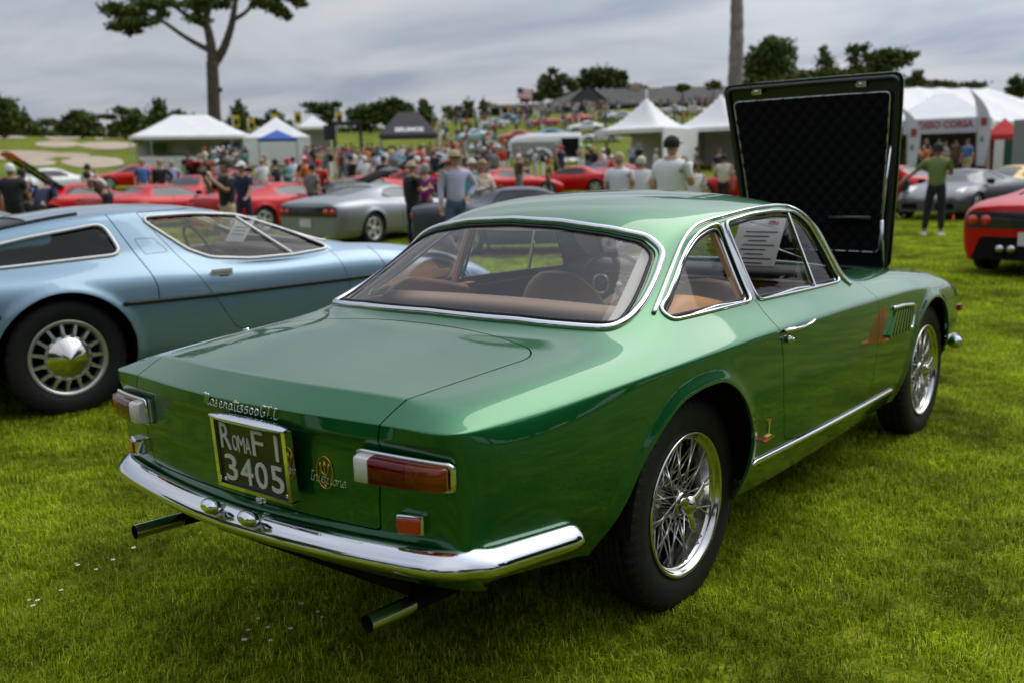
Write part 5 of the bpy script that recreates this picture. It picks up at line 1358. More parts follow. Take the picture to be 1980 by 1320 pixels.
    S=fix_surface(V,N,F)
    sidef=lambda poly,z0=-1:(lambda Q: np.where((np.abs(Q[:,1])>.40)&(Q[:,2]>z0),sd_poly(poly,Q[:,[0,2]]),.5))
    topf=lambda poly:(lambda Q: np.where(Q[:,2]>.8,sd_poly(poly,Q[:,[0,1]]),.5))
    win=round_poly(win,.05,4); ws=round_poly(ws,.05,4); rw=round_poly(rw,.05,4)
    S=S.clip(not_(sidef(RA))).clip(not_(sidef(FA)))
    body=S.clip(not_(sidef(win,.8))).clip(not_(topf(ws))).clip(not_(topf(rw)))
    P['full']=S
    P['body']=mesh_from('body',body.V,body.F,M_('white_paint'),normals=body.N)
    gl=[S.clip(sidef(win,.8)).offset(-.012),S.clip(topf(ws)).offset(-.012),S.clip(topf(rw)).offset(-.012)]
    gl=[gl[0].clip(lambda Q:Q[:,1]),gl[0].clip(lambda Q:-Q[:,1]),gl[1],gl[2]]
    for nm,g in zip(('side_window','side_window_',"windscreen",'rear_window'),gl): P[nm]=mesh_from('side_window' if nm=='side_window_' else nm,g.V,g.F,M_('car_glass'),normals=g.N)
    b=MB()
    for x in (0,wb):
        for sg in (-1,1): b.lathe([(0,.40*sg),(.42,.40*sg),(.42,.80*sg)],16,c=(x,0,.34),a0=R(-20),a1=R(200))
    b.box((wb/2,0,.22),(wb-.7,1.5,.02)); b.box((wb/2,0,.55),(1.7,1.2,.5)); b.box((0.0,0,.6),(1.0,1.0,.3)); P['underbody']=b.mesh('underbody',M_('under_black'))
    ty=MB(); ty.lathe([(rt*.66,-.08),(rt*.72,-.10),(rt*.93,-.10),(rt,-.07),(rt,.07),(rt*.93,.10),(rt*.66,.08)],36); P['tyre']=ty.mesh('tyre',M_('tyre'))
    rm=MB(); rr=rt*.66; rm.lathe([(rr,.08),(rr*.93,.0),(rr*.93,-.06),(rr,-.085),(rr*1.02,-.098),(rr*.92,-.095),(rr*.90,-.08)],36)
    ns=5 if kind!='classic' else 12
    for k in range(ns):
        t=2*math.pi*k/ns; u=Vector((math.cos(t),0,math.sin(t))); v=Vector((-math.sin(t),0,math.cos(t)))
        if ns==5: rm.add([u*.03+v*.03+Vector((0,-.08,0)),u*.03-v*.03+Vector((0,-.08,0)),u*rr*.92-v*.055+Vector((0,-.085,0)),u*rr*.92+v*.055+Vector((0,-.085,0)),u*.03+v*.03+Vector((0,-.04,0)),u*.03-v*.03+Vector((0,-.04,0)),u*rr*.92-v*.055+Vector((0,-.03,0)),u*rr*.92+v*.055+Vector((0,-.03,0))],[(0,1,2,3),(7,6,5,4),(0,3,7,4),(1,5,6,2)])
        else: rm.bar(u*.03+Vector((0,-.07,0)),u*rr*.92+Vector((0,-.07,0)),.03,.03,up=(0,1,0))
    rm.lathe([(0,-.095),(.035,-.09),(.05,-.06)],16); P['rim']=rm.mesh('rim',M_('alloy_bright'))
    b=MB(); b.lathe([(0,.0),(rr*.9,.0)],24); P['brake']=b.mesh('brake_disc',M_('under_black'))
    P['wb']=wb; P['hw']=max(wy); P['c']=c; P['us']=us; P['kind']=kind
    return P
mat('alloy_bright',(.62,.62,.62),rough=.3,metal=.7)
mat('car_glass',(.02,.025,.028),rough=.08,coat=0,spec=.5)
def paint(nm,col,metal=.1): return mat('paint_'+nm,col,rough=.4,metal=metal,coat=.35,coat_r=.05,spec=.2)
RED=paint('red',(.50,.003,.003)); RED2=paint('deep_red',(.42,.006,.008)); SILVER=paint('silver',(.30,.32,.33),.7); DGREY=paint('dark_grey',(.10,.105,.115),.6); YEL=paint('yellow',(.72,.42,.02)); BLK=paint('black',(.01,.01,.012))
PROTO={k:car_proto(k) for k in ('mid','wedge','classic')}
def put_car(kind,label,px,d,yaw_deg,col,group=None,near=True,scale=1.,lid=None,panel=None,lamps='rear',door=None,plate=True,dz=0,roofcol=None,name='parked_car',xy=None,cat='car',diffuser=False):
    """px, d: where the car's middle stands; yaw_deg: heading relative to the line of sight (0 = pointing away, 90 = pointing left)"""
    P=PROTO[kind]; p=Vector((xy[0],xy[1],height(*xy))) if xy else gp_(px,d)
    va=math.atan2(p.y-CAM.y,p.x-CAM.x); rz=va+R(yaw_deg); wb=P['wb']
    off=Vector((math.cos(rz),math.sin(rz)))*(wb/2*scale); e=1.5
    t=thing(name,label,cat,loc=(p.x-off.x,p.y-off.y,p.z+dz),rz=rz,group=group); t.scale=(scale,)*3
    hx=(height(p.x+off.x,p.y+off.y)-height(p.x-off.x,p.y-off.y))/(wb*scale); t.location.z=height(p.x-off.x,p.y-off.y)+dz; 
    lx=Vector((-math.sin(rz),math.cos(rz))); hy=(height(p.x+lx.x,p.y+lx.y)-height(p.x-lx.x,p.y-lx.y))/2
    t.rotation_euler=(math.atan(hy),-math.atan(hx),rz)
    def part(nm,me,m=None,par=None,**k):
        o=obj(nm,me,par or t,**k)
        if m is not None: o.material_slots[0].link='OBJECT'; o.material_slots[0].material=m
        return o
    bo=part('body',P['body'],col)
    for g in ('side_window','side_window_','windscreen','rear_window'): part(g.rstrip('_'),P[g])
    part('underbody',P['underbody'])
    for x in (0,wb):
        for sg in (-1,1):
            w=bpy.data.objects.new('wheel',None); COL.objects.link(w); w.parent=t; w.location=(x,sg*(P['hw']-.14),.33)
            if sg>0: w.rotation_euler=(0,0,math.pi)
            part('tyre',P['tyre'],par=w); part('rim',P['rim'],par=w)
            if near: part('brake_disc',P['brake'],par=w)
    S=P['full']
    if lamps=='rear' or lamps=='both':
        for sg in (-1,1):
            for k,y in enumerate((.70,.54) if kind!='classic' else (.52,)):
                l,n=S.hit((-3,sg*y,.70),(1,0,0))
                if l is None: continue
                b=MB(); b.tube([l-n*.02,l+n*.018],.062,20); o=b.build('tail_light',M_('red_lens_lit'),t)
        l,n=S.hit((-3,0,.48),(1,0,0))
        if plate and l is not None: b=MB(); b.box(l+n*.01,(.01,.31,.16)); b.build('plate',M_('plate_white'),t)
        if panel:
            ps=S.clip(lambda Q: np.where(Q[:,0]<-.75,sd_poly(round_poly([(-.79,.60),(.79,.60),(.77,.80),(-.77,.80)],.04),Q[:,[1,2]]),.5)).offset(.004); ps.build('tail_panel',panel,t)
        if diffuser:
            S.clip(lambda Q: np.where(Q[:,0]<-.6,sd_poly(round_poly([(-.72,.18),(.72,.18),(.60,.50),(-.60,.50)],.06),Q[:,[1,2]]),.5)).offset(.004).build('diffuser',M_('under_black'),t)
            for y in (-.35,-.22,.22,.35): b=MB(); b.tube([(-1.04,y,.36),(-.9,y,.36)],.045,16); b.build('exhaust_tip',M_('chrome_soft'),t)
    if lamps in('front','both'):
        for sg in (-1,1):
            hx_=2.62 if kind!='classic' else 3.02
            l,n=S.hit((hx_+.25,sg*.62,3),(0,0,-1)) if kind!='classic' else S.hit((5,sg*.52,.66),(-1,0,0))
            if l is None: continue
            b=MB(); 
            if kind!='classic': 
                G=[[l+Vector((dx,dy,.0)) for dy in np.linspace(-.10,.10,5)] for dx in np.linspace(-.22,.16,6)]
                G=[[ (S.hit((q.x,q.y,3),(0,0,-1))[0] or q)+Vector((0,0,.004)) for q in row] for row in G]; b.grid(G)
            else: b.tube([l-n*.03,l+n*.02],.09,20)
            b.build('headlight',M_('clear_lens'),t)
        l,n=S.hit((5,0,.36),(-1,0,0))
        if l is not None:
            for y in ((-.42,.42) if kind=='mid' else (0,)):
                l,n=S.hit((5,y,.36),(-1,0,0)); 
                if l is not None: 
                    o=S.clip(lambda Q,y=y: np.where(Q[:,0]>2.9,sd_poly(round_poly([(y-.22,.27),(y+.22,.27),(y+.20,.42),(y-.20,.42)],.05),Q[:,[1,2]]),.5)).offset(.004).build('grille',M_('under_black'),t)
        for sg in (-1,1):
            a,n=S.hit((1.75,sg*3,.86),(0,-sg,0))
            if a is not None: b=MB(); b.box(a+Vector((0,sg*.11,.05)),(.10,.18,.11)); o=b.build('door_mirror',M_('under_black'),t); md=o.modifiers.new('b','BEVEL'); md.width=.03; md.segments=2
    if near:
        for sg in (-1,1):
            pts,nn=proj_side(S,[(1.0,.86),(.93,.60),(1.02,.32)],sg,.05,False,lift=.0015)
            if len(pts)>2: b=MB(); b.tube(pts,.004,4,closed=False); b.build('shut_line',M_('black_gap'),t)
    if lid:  # raised lid: (hinge x, hinge z, length, angle, width)
        hxl,hzl,Ll,ang,wd=lid
        b=MB(); G=[]
        for i in range(9):
            s=i/8*Ll; G.append([Vector((hxl-math.cos(R(ang))*s,y,hzl+math.sin(R(ang))*s+.05*(1-(y/wd*2)**2))) for y in np.linspace(-wd/2,wd/2,9)])
        b.grid(G); me=b.mesh('raised_lid',[col,M_('under_black')],fixn=False); me.polygons.foreach_set('material_index',[0 if k//8>=6 else 1 for k in range(len(me.polygons))]); o=obj('raised_lid',me,t); md=o.modifiers.new('s','SOLIDIFY'); md.thickness=.04
        b=MB(); b.bar((hxl-.5,wd*.42,hzl-.2),(hxl-.4*Ll*math.cos(R(ang))-.1,wd*.42,hzl+.45*Ll*math.sin(R(ang))),.02); b.build('lid_stay',M_('under_black'),t)
        b=MB(); b.box((hxl-.45,0,hzl-.22),(.8,.9,.12)); b.build('engine_cover',M_('under_black'),t)
        G=[[Vector((hxl-math.cos(R(ang))*s+.02,y,hzl+math.sin(R(ang))*s-.02)) for y in (-wd*.38,wd*.38)] for s in (.15*Ll,.85*Ll)]; b=MB(); b.grid(G); b.build('lid_glass',M_('car_glass'),t)
    if door:   # a door standing open, hinged at its front edge
        sg=-1 if door=='right' else 1
        D=S.clip(lambda Q: np.where(Q[:,1]*sg>.3,sd_poly(round_poly([(.98,.30),(1.98,.30),(1.98,.86),(.92,.90)],.05),Q[:,[0,2]]),.5))
        V=D.V.copy(); h=np.array([1.98,sg*.88,0]); V-=h; a=R(55)*sg*-1; c_,s_=math.cos(a),math.sin(a); X=V[:,0]*c_-V[:,1]*s_; Y=V[:,0]*s_+V[:,1]*c_; V[:,0]=X; V[:,1]=Y; V+=h
        o=obj('open_door',mesh_from('open_door',V,D.F,col),t); md=o.modifiers.new('s','SOLIDIFY'); md.thickness=.07
    return t
put_car('mid','silver sports coupe with a black tail panel beyond the light blue bonnet',735,21.0,-41,SILVER,'modern sports cars on the lawn',panel=mat('tail_black',(.012,.012,.014),rough=.3,coat=.5))
put_car('mid','red sports coupe with a grey roof, partly hidden behind the silver coupe',545,24.5,-52,RED,'modern sports cars on the lawn')
put_car('mid','red sports car with its rear engine lid raised high, above the light blue roof',165,27.5,-72,RED,'modern sports cars on the lawn',lid=(.55,1.12,1.55,38,1.15))
put_car('wedge','low red car with pop-up nose just above the light blue roof',318,26.5,-60,RED,'modern sports cars on the lawn',lamps='both')
put_car('mid','red coupe whose nose is hidden behind the man in black',372,33,150,RED,'modern sports cars on the lawn',lamps='front')
put_car('wedge','red coupe with its front lid standing open beside the picket fence',410,44,165,RED,'modern sports cars on the lawn',lamps='front',lid=(2.3,.80,-1.0,-35,1.2))
put_car('mid','red coupe side-on between the visitors left of the black hatch',525,36,120,RED,'modern sports cars on the lawn',lamps='front',door='right')
put_car('wedge','small red car farthest back beside the white picket fence',255,48,100,RED,'modern sports cars on the lawn')
put_car('mid','red sports car with pale bonnet reflections just behind the silver coupe',690,30,118,RED,'modern sports cars on the lawn',lamps='front')
put_car('wedge','red car with a tall engine lid up among the crowd above the silver coupe',735,42,100,RED,'modern sports cars on the lawn',lid=(.4,1.08,1.1,40,1.1))
put_car('wedge','second red car with open lid in the middle row left of the hatted man',795,39,80,RED,'modern sports cars on the lawn',lid=(.4,1.08,.9,30,1.1))
put_car('wedge','angular red coupe parked side-on right of the hatted man',985,38,-68,RED,'modern sports cars on the lawn')
put_car('wedge','red coupe with a grey soft top behind the green roof, nose to the left',1105,40,75,RED,'modern sports cars on the lawn')
put_car('mid','red sedan corner showing left of the men in white shirts',1172,46,160,RED2,'modern sports cars on the lawn',lamps='front')
put_car('wedge','dark slate sports car seen through the rear window of the green coupe',1035,17.0,-88,paint('slate',(.07,.08,.10),.4),'modern sports cars on the lawn')
put_car('mid','red car peeping out left of the raised bonnet',1452,34,60,RED2,'modern sports cars on the lawn')
put_car('mid','red car partly hidden right of the raised bonnet',1742,31,-120,RED,'modern sports cars on the lawn',lamps='front')
put_car('mid','dark grey sports car with its door open behind the man in green',1862,24.5,158,DGREY,'modern sports cars on the lawn',lamps='front',door='left')
put_car('mid','yellow sports car at the right edge behind the dark grey one',1962,28.5,140,YEL,'modern sports cars on the lawn',lamps='front')
put_car('mid','red sports car at the right edge showing its black tail and twin round lights',2112,12.9,-14,RED,'modern sports cars on the lawn',panel=M_('tail_black'),diffuser=True)
put_car('classic','white old coupe under the raised red engine lid at the far left',105,42,-70,paint('white',(.65,.66,.64)),'modern sports cars on the lawn')
put_car('mid','light blue coupe whose roof corner shows at the left edge behind the nearer blue car',-60,10.2,-95,M_('blue_paint'),None,near=False)
# ------------------------------------------------------------------ tents, clubhouse, trailer, trees
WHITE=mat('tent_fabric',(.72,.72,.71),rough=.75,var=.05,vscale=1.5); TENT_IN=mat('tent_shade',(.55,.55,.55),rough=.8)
DARKC=mat('dark_cloth',(.018,.018,.022),rough=.8); POLE=mat('pole_metal',(.45,.45,.45),rough=.4,metal=.6)
BLUEC=mat('blue_cloth',(.02,.09,.38),rough=.7); REDC=mat('red_cloth',(.55,.02,.02),rough=.7); GREYC=mat('charcoal_cloth',(.055,.045,.055),rough=.75)
def at_img(px,py,d): r_=ray_dir(px,py); return CAM+r_*(d/r_.dot(Vector((F2.x,F2.y,0))))
def facing(p,extra=0.): return math.atan2(CAM.y-p.y,CAM.x-p.x)+R(extra)     # local +x looks back at the photographer
def tent(name,label,px,d,W,Dp,eave,peak,ridge=0.,rot=0.,mats=(WHITE,),walls=(1,1,1,0),concave=0.,dz=0.,group='white show tents round the lawn',cat='tent',legs=True,val=.25):
    """box tent: width W across, depth Dp; walls = (left,right,back,front)"""
    p=gp_(px,d,dz); t=thing(name,label,cat,loc=p,rz=facing(p,rot),group=group)
    b=MB(); n=10; hw,hd=W/2,Dp/2
    def roof(u,v):   # u,v in -1..1 (u across = y, v depth = x)
        ru=max(0,abs(u)-ridge)/(1-ridge) if ridge<1 else 0; m=max(ru,abs(v)); m_=m if not concave else m
        h=(1-m)**(1+concave)
        return eave+(peak-eave)*h
    G=[[Vector((v*hd,u*hw,roof(u,v))) for u in np.linspace(-1,1,2*n+1)] for v in np.linspace(-1,1,2*n+1)]
    b.grid(G,smooth=bool(concave)); b.build('roof',mats[0],t)
    b=MB()
    for s in (-1,1):
        b.box((s*hd,0,eave-val/2),(.03,W,val)); b.box((0,s*hw,eave-val/2),(Dp,.03,val))
    b.build('valance',mats[0],t)
    wl=[((0,hw-.02,eave/2),(Dp,.03,eave)),((0,-hw+.02,eave/2),(Dp,.03,eave)),((-hd+.02,0,eave/2),(.03,W,eave)),((hd-.02,0,eave/2),(.03,W,eave))]
    for f,(c,dd) in zip(walls,wl):
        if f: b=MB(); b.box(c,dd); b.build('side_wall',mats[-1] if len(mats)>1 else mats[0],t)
    if legs:
        for sx in (-1,1):
            for sy in (-1,1): b=MB(); b.box((sx*(hd-.05),sy*(hw-.05),eave/2),(.08,.08,eave)); b.build('leg',POLE,t)
        if W>7:
            for k in (-.33,.33): b=MB(); b.box((hd-.05,k*W,eave/2),(.07,.07,eave)); b.build('leg',POLE,t)
    return t
def build_tents():
    t=tent('marquee','long white hipped marquee behind the white picket fence at the left',376,84,9.6,8,2.35,4.25,ridge=.30,walls=(0,0,0,0),concave=.12)
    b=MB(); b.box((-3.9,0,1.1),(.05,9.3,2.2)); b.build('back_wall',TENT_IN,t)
    b=MB(); b.box((-3.8,-1.0,1.3),(.06,1.2,1.2)); b.build('pennant_display',WHITE,t)
    b=MB(); b.box((-3.7,-2.9,1.6),(.05,1.5,.9)); b.build('green_screen',mat('green_cloth',(.10,.22,.10),rough=.8),t)
    b=MB(); b.box((-3.7,3.4,1.25),(.05,1.5,1.6)); b.build('blue_screen',BLUEC,t)
    b=MB(); b.box((.5,.5,.45),(2.2,7.0,.9)); b.build('counter',DARKC,t)
    tent('marquee','white gabled tent with closed walls behind a small blue canopy',540,80,5.2,5,2.2,3.9,walls=(1,1,1,1),concave=.15)
    tent('canopy','small blue pop-up canopy in front of a white gabled tent',541,74,2.9,2.6,2.15,2.85,mats=(BLUEC,),walls=(0,0,0,0),group=None,cat='canopy',val=.12)
    tent('marquee','small square white tent between the blue canopy and the black gantry',612,92,3.0,3,3.0,4.1,walls=(1,1,1,0),dz=.0)
    # black gantry
    p=gp_(676,86); t=thing('gantry','black scaffold gantry with a lettered header left of the black canopy','gantry',loc=p,rz=facing(p))
    for y in (-1.15,1.15):
        b=MB(); b.box((0,y,1.7),(.25,.25,3.4)); b.build('post',DARKC,t)
    b=MB(); b.box((0,0,3.35),(.3,2.6,.35)); b.build('crossbeam',DARKC,t)
    b=MB(); b.box((-.1,-1.6,2.6),(.05,.9,1.3)); b.build('side_screen',DARKC,t)
    t=tent('canopy','charcoal pop-up canopy with white lettering on its roof',793,70,4.1,3.0,2.35,3.95,ridge=.35,mats=(GREYC,),walls=(0,0,0,0),group=None,cat='canopy')
    me,w,h=flat_text('BRUMOS',1,M_('white_paint'),.01,bold=.05); o=obj('roof_lettering',me,t); s=2.0/w; o.scale=(s,s*1.0,1)
    sl=math.atan2(1.6,1.5); o.location=(1.33,-1.12+0.2,2.52); o.rotation_euler=Matrix(((0,-.665,.747),(1,0,0),(0,.747,.665))).to_euler()
    # high-peak tents on the right
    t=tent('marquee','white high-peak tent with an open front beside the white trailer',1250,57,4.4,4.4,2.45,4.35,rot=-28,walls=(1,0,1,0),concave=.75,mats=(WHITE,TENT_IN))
    b=MB(); b.box((0,2.2,1.2),(4.4,.04,2.4)); b.build('side_wall',WHITE,t)
    b=MB(); b.tube([(0,0,4.2),(0,0,4.75)],[.10,.03],8); b.build('finial',WHITE,t)
    t=tent('marquee','white high-peak tent just left of the raised bonnet',1392,60,4.6,4.6,2.45,4.5,rot=-25,walls=(1,1,1,0),concave=.55,mats=(WHITE,WHITE))
    tent('marquee','white tent top right of the raised bonnet behind the banner awning',1700,66,6.,5,2.6,4.2,walls=(1,1,1,1),concave=.1)
    # the big white hall tent at the right edge: its long roof slope faces the lawn, hipped at the right end
    p=gp_(1850,66); t=thing('hall_tent','huge white hall tent whose long roof fills the right background','tent',loc=p,rz=0,group='white show tents round the lawn')
    def im(px,py,d): return at_img(px,py,d)-p
    rl,rr=im(1640,167,72),im(1908,170,72); el,er=im(1630,232,64),im(2070,236,64); rr2=im(2075,232,80); bl,br=Vector((el.x,el.y,-.5)),Vector((er.x,er.y,-.5)); rb,lb=im(2075,225,82),im(1640,225,82)
    n_=12; G=[[el.lerp(er,u)*(1-v)+rl.lerp(rr,u)*v+Vector((0,0,-.10*math.sin(math.pi*((u*6)%1)))) for v in np.linspace(0,1,5)] for u in np.linspace(0,1,49)]
    b=MB(); b.grid(G); b.build('roof_slope',WHITE,t)
    b=MB(); b.add([er,rb,rr],[(0,1,2)]); b.build('roof_hip',WHITE,t); b=MB(); b.add([rl,rr,rb,lb],[(0,1,2,3)]); b.build('roof_slope',WHITE,t)
    b=MB(); b.add([el,er,br,bl],[(0,1,2,3)]); b.build('front_wall',WHITE,t); b=MB(); b.add([er,rb,Vector((rb.x,rb.y,-.5)),br],[(0,1,2,3)]); b.build('side_wall',WHITE,t)
    # banner awning
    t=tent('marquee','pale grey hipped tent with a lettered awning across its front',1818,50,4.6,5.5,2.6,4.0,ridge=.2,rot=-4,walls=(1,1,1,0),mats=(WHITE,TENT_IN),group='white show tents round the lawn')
    b=MB(); b.box((2.9,0.15,2.28),(.10,3.5,.72)); b.build('banner',mat('banner_cloth',(.50,.48,.56),rough=.7),t)
    me,w,h=flat_text('ROSSO CORSA',1,mat('banner_red',(.30,.03,.05),rough=.7),.01,bold=.03); o=obj('banner_lettering',me,t); s=2.7/w; o.scale=(s,s*1.1,1); o.location=(2.96,-1.15,2.17); o.rotation_euler=(R(90),0,R(90))
    b=MB(); b.box((2.5,0,.45),(.6,3.2,.9)); b.build('counter',DARKC,t)
    # feather banners
    for px,d,h,lab in ((1885,46,4.1,'tall white feather banner with a red emblem right of the lettered awning'),(1752,46,3.4,'white feather banner half hidden behind the raised bonnet'),(1388,105,3.6,'pale feather banner on the slope behind the high-peak tents')):
        p=gp_(px,d); t=thing('feather_banner',lab,'banner',loc=p,rz=facing(p,0))
        b=MB(); b.tube([(0,.0,0),(0,-.02,h*.6),(0,-.18,h*.9),(0,-.42,h)],[.03,.025,.015,.01],6); b.build('pole',POLE,t)
        b=MB(); L_=[(0,.02,h*.16),(0,0,h*.6),(0,-.16,h*.88),(0,-.42,h)]; G=[[Vector(q),Vector((.02,q[1]+.05+(.75 if i<3 else .02)*(.65 if i==0 else 1),q[2]+(-.05 if i<3 else 0)))] for i,q in enumerate(cr_spline(L_,1))]
        G=[[Vector((.0,-.02-.45*max(0,(k/12-.6)/.4)**2,h*(.12+.88*k/12))),Vector((.03*math.sin(k),.55*(1-.95*max(0,(k/12-.5)/.5)**2)*(.7+.3*min(1,k/5))-.35*max(0,(k/12-.6)/.4)**2,h*(.12+.85*k/12)))] for k in range(13)]
        b.grid(G); b.build('sail',mat('banner_cloth2',(.55,.54,.62),rough=.7),t)
        b=MB(); b.box((.03,.25,h*.62),(.01,.25,.35)); b.box((.03,.2,h*.42),(.01,.12,.25),m=1); b.build('emblem',[mat('banner_red'),mat('green_cloth')],t)
    # red booth and grey panel at the right edge
    tent('booth','red booth canopy with a striped front below the big hall tent',1936,47,1.5,1.6,1.9,2.7,mats=(REDC,REDC),walls=(0,1,1,0),group=None,cat='booth')
    p=gp_(1946,46.2); t=thing('striped_screen','upright screen striped red, green and white under the red booth canopy','screen',loc=p,rz=facing(p))
    for k,m_ in enumerate((REDC,mat('dark_green',(.01,.08,.05),rough=.7),M_('white_paint'))): b=MB(); b.box((0,.45-.42*k,.9),(.04,.42,1.8)); b.build('stripe',m_,t)
    p=gp_(1985,44); t=thing('grey_panel','plain grey panel wall at the right edge','panel',loc=p,rz=facing(p)); b=MB(); b.box((0,0,1.3),(.1,1.3,2.6)); b.build('board',mat('grey_board',(.22,.23,.25),rough=.6),t)
    # picket fence
    A=gp_(272,79); B=gp_(392,75); t=thing('picket_fence','white picket fence in front of the left marquee','fence',loc=A,rz=math.atan2(B.y-A.y,B.x-A.x))
    Ld=(Vector((B.x,B.y))-Vector((A.x,A.y))).length; sl=(B.z-A.z)/Ld; b=MB(); b.box((0,0,.45),(.09,.03,.9)); pk=b.mesh('picket',M_('white_paint')); n=int(Ld/.2)
    for k in range(n): obj('picket',pk,t,loc=(k*.2,0,k*.2*sl))
    for z in (.25,.7): b=MB(); b.bar((0,.03,z),(Ld,.03,z+Ld*sl),.03,.07); b.build('rail',M_('white_paint'),t)
    # yellow and black lamp-post banners on the skyline
    for i,(px,py) in enumerate(((457,233),(486,240),(532,230),(576,226),(655,226))):
        q=gp_(px,108); pth=ray_dir(px,py); dd=108/pth.dot(Vector((F2.x,F2.y,0))); zt=(CAM+pth*dd).z
        t=thing('lamp_post_banner',['yellow and black banner on a pole behind the right end of the long marquee','yellow and black pole banner over the gap between the two marquees','yellow and black pole banner above the white gabled tent','yellow and black pole banner left of the small square tent','yellow and black pole banner left of the black gantry'][i],'banner',loc=q,rz=facing(q),group='yellow and black banners on poles')
        h=zt-q.z+.6; b=MB(); b.tube([(0,0,0),(0,0,h)],.05,6); b.build('pole',POLE,t)
        b=MB(); b.box((0,.4,h-.7),(.03,.7,1.3)); b.build('flag',mat('banner_yellow',(.55,.38,.02),rough=.7),t); b=MB(); b.box((0.03,.4,h-.8),(.03,.45,.6)); b.build('mark',DARKC,t)
    # loudspeaker-like lantern tower left out; the US flag on its pole
    q=gp_(1003,170); t=thing('flagpole','flagpole with the stars and stripes left of the clubhouse','flag',loc=q,rz=facing(q,0))
    d_=ray_dir(1003,168); zt=(CAM+d_*(170/d_.dot(Vector((F2.x,F2.y,0))))).z-q.z
    b=MB(); b.tube([(0,0,0),(0,0,zt)],.09,8); b.build('pole',M_('white_paint'),t)
    FW,FH=2.6,1.7
    for k in range(13):
        b=MB(); x0=.0; G=[[Vector((.12*math.sin(u*5),u*FW,zt-.1-FH*(k+v)/13-.5*u)) for v in (0,1)] for u in np.linspace(0,1,9)]; b.grid(G); b.build('stripe',REDC if k%2==0 else M_('white_paint'),t)
    b=MB(); G=[[Vector((.12*math.sin(u*5)+.02,u*FW,zt-.1-FH*7/13*v-.5*u)) for v in (0,1)] for u in np.linspace(0,.4,5)]; b.grid(G); b.build('canton',mat('flag_blue',(.02,.03,.15),rough=.7),t)
build_tents()
def build_clubhouse():
    roofm=mat('shingle',(.070,.066,.060),rough=.85,bump=.5,bscale=3,var=.2,vscale=.6); wallm=mat('dark_wall',(.028,.028,.030),rough=.7); gable=mat('slate_wall',(.052,.052,.058),rough=.7); trimm=mat('eave_trim',(.16,.155,.14),rough=.7)
    D0=172
    def at(px,py,d): r_=ray_dir(px,py); return CAM+r_*(d/r_.dot(Vector((F2.x,F2.y,0))))
    A=at(1218,200,D0); q=Vector((A.x,A.y,0)); t=thing('clubhouse','long low clubhouse with a grey shingle roof on top of the slope','building',loc=q,rz=facing(q,6))
    base=height(A.x,A.y)-1.; ez=at(1218,203,D0).z; rz_=at(1218,168,D0).z
    s=D0/FPX*1.03
    def Y(px): return -(px-1218)*s*-1
    yl,yr=Y(1048)*1,Y(1500)*1
    # walls
    b=MB(); b.box((-6,(yl+yr)/2,(base+ez)/2),(12,yr-yl-2,ez-base)); b.build('wall',wallm,t)
    # main roof: ridge along y
    z1=rz_+.2; b=MB()
    b.add([(1.2,yl,ez),(1.2,yr,ez),(-6,yr-2,z1),(-6,yl+8,z1),(-13.5,yl,ez),(-13.5,yr,ez)],[(0,1,2,3),(4,3,2,5),(0,3,4)]); b.build('roof',roofm,t)
    # projecting gable
    g0,g1,gm=Y(1100),Y(1182),Y(1141)
    b=MB(); b.add([(2.6,g0,ez+.1),(2.6,g1,ez+.1),(2.6,gm,z1+.2),(-6,gm,z1+.25),(-6,g0,ez+.3),(-6,g1,ez+.3)],[(0,2,3,4),(1,5,3,2)]); b.build('gable_roof',roofm,t)
    b=MB(); b.add([(2.4,g0+.3,ez),(2.4,g1-.3,ez),(2.4,gm,z1)],[(0,1,2)]); b.build('gable',gable,t)
    b=MB(); b.bar((1.35,yl,ez),(1.35,yr,ez),.25,.35); b.build('eave_board',trimm,t)
    for k in range(14):
        y=yl+2.5+k*(yr-yl-5)/13
        b=MB(); b.box((0.03,y,(base+ez)/2+.3),(.06,1.9,(ez-base)*.55)); w=b.build('window',mat('window_dark',(.006,.006,.008),rough=.15,coat=.6),t)
        b=MB(); b.box((.07,y,(base+ez)/2+.3),(.03,.08,(ez-base)*.55)); b.build('mullion',trimm,w)
    for k in range(9):
        y=yl+1+k*(yr-yl-2)/8; b=MB(); b.box((1.1,y,(base+ez)/2),(.2,.2,ez-base)); b.build('porch_post',trimm,t)
    for px,w_ in ((1235,1.9),): b=MB(); b.box((-6,Y(px),z1+.1),(1.2,w_,1.3)); b.build('chimney',mat('chimney_tan',(.38,.28,.17),rough=.9),t)
    # left wing with a flat tan roof
    A=at(1000,210,165); q=Vector((A.x,A.y,0)); t=thing('pavilion','low tan-roofed pavilion left of the clubhouse','building',loc=q,rz=facing(q)); zb=height(A.x,A.y)-1; zt=at(1000,203,165).z
    b=MB(); b.box((-2,0,zt-.25),(6,10,.5)); b.build('roof',mat('tan_roof',(.30,.25,.19),rough=.9),t)
    b=MB(); b.box((-4,0,(zb+zt)/2),(.3,9,zt-zb)); b.build('back_wall',mat('grey_wall',(.13,.13,.12),rough=.9),t)
    for k in range(6): b=MB(); b.box((.8,-4.6+k*1.84,(zb+zt)/2),(.22,.22,zt-zb)); b.build('post',M_('white_paint'),t)
build_clubhouse()
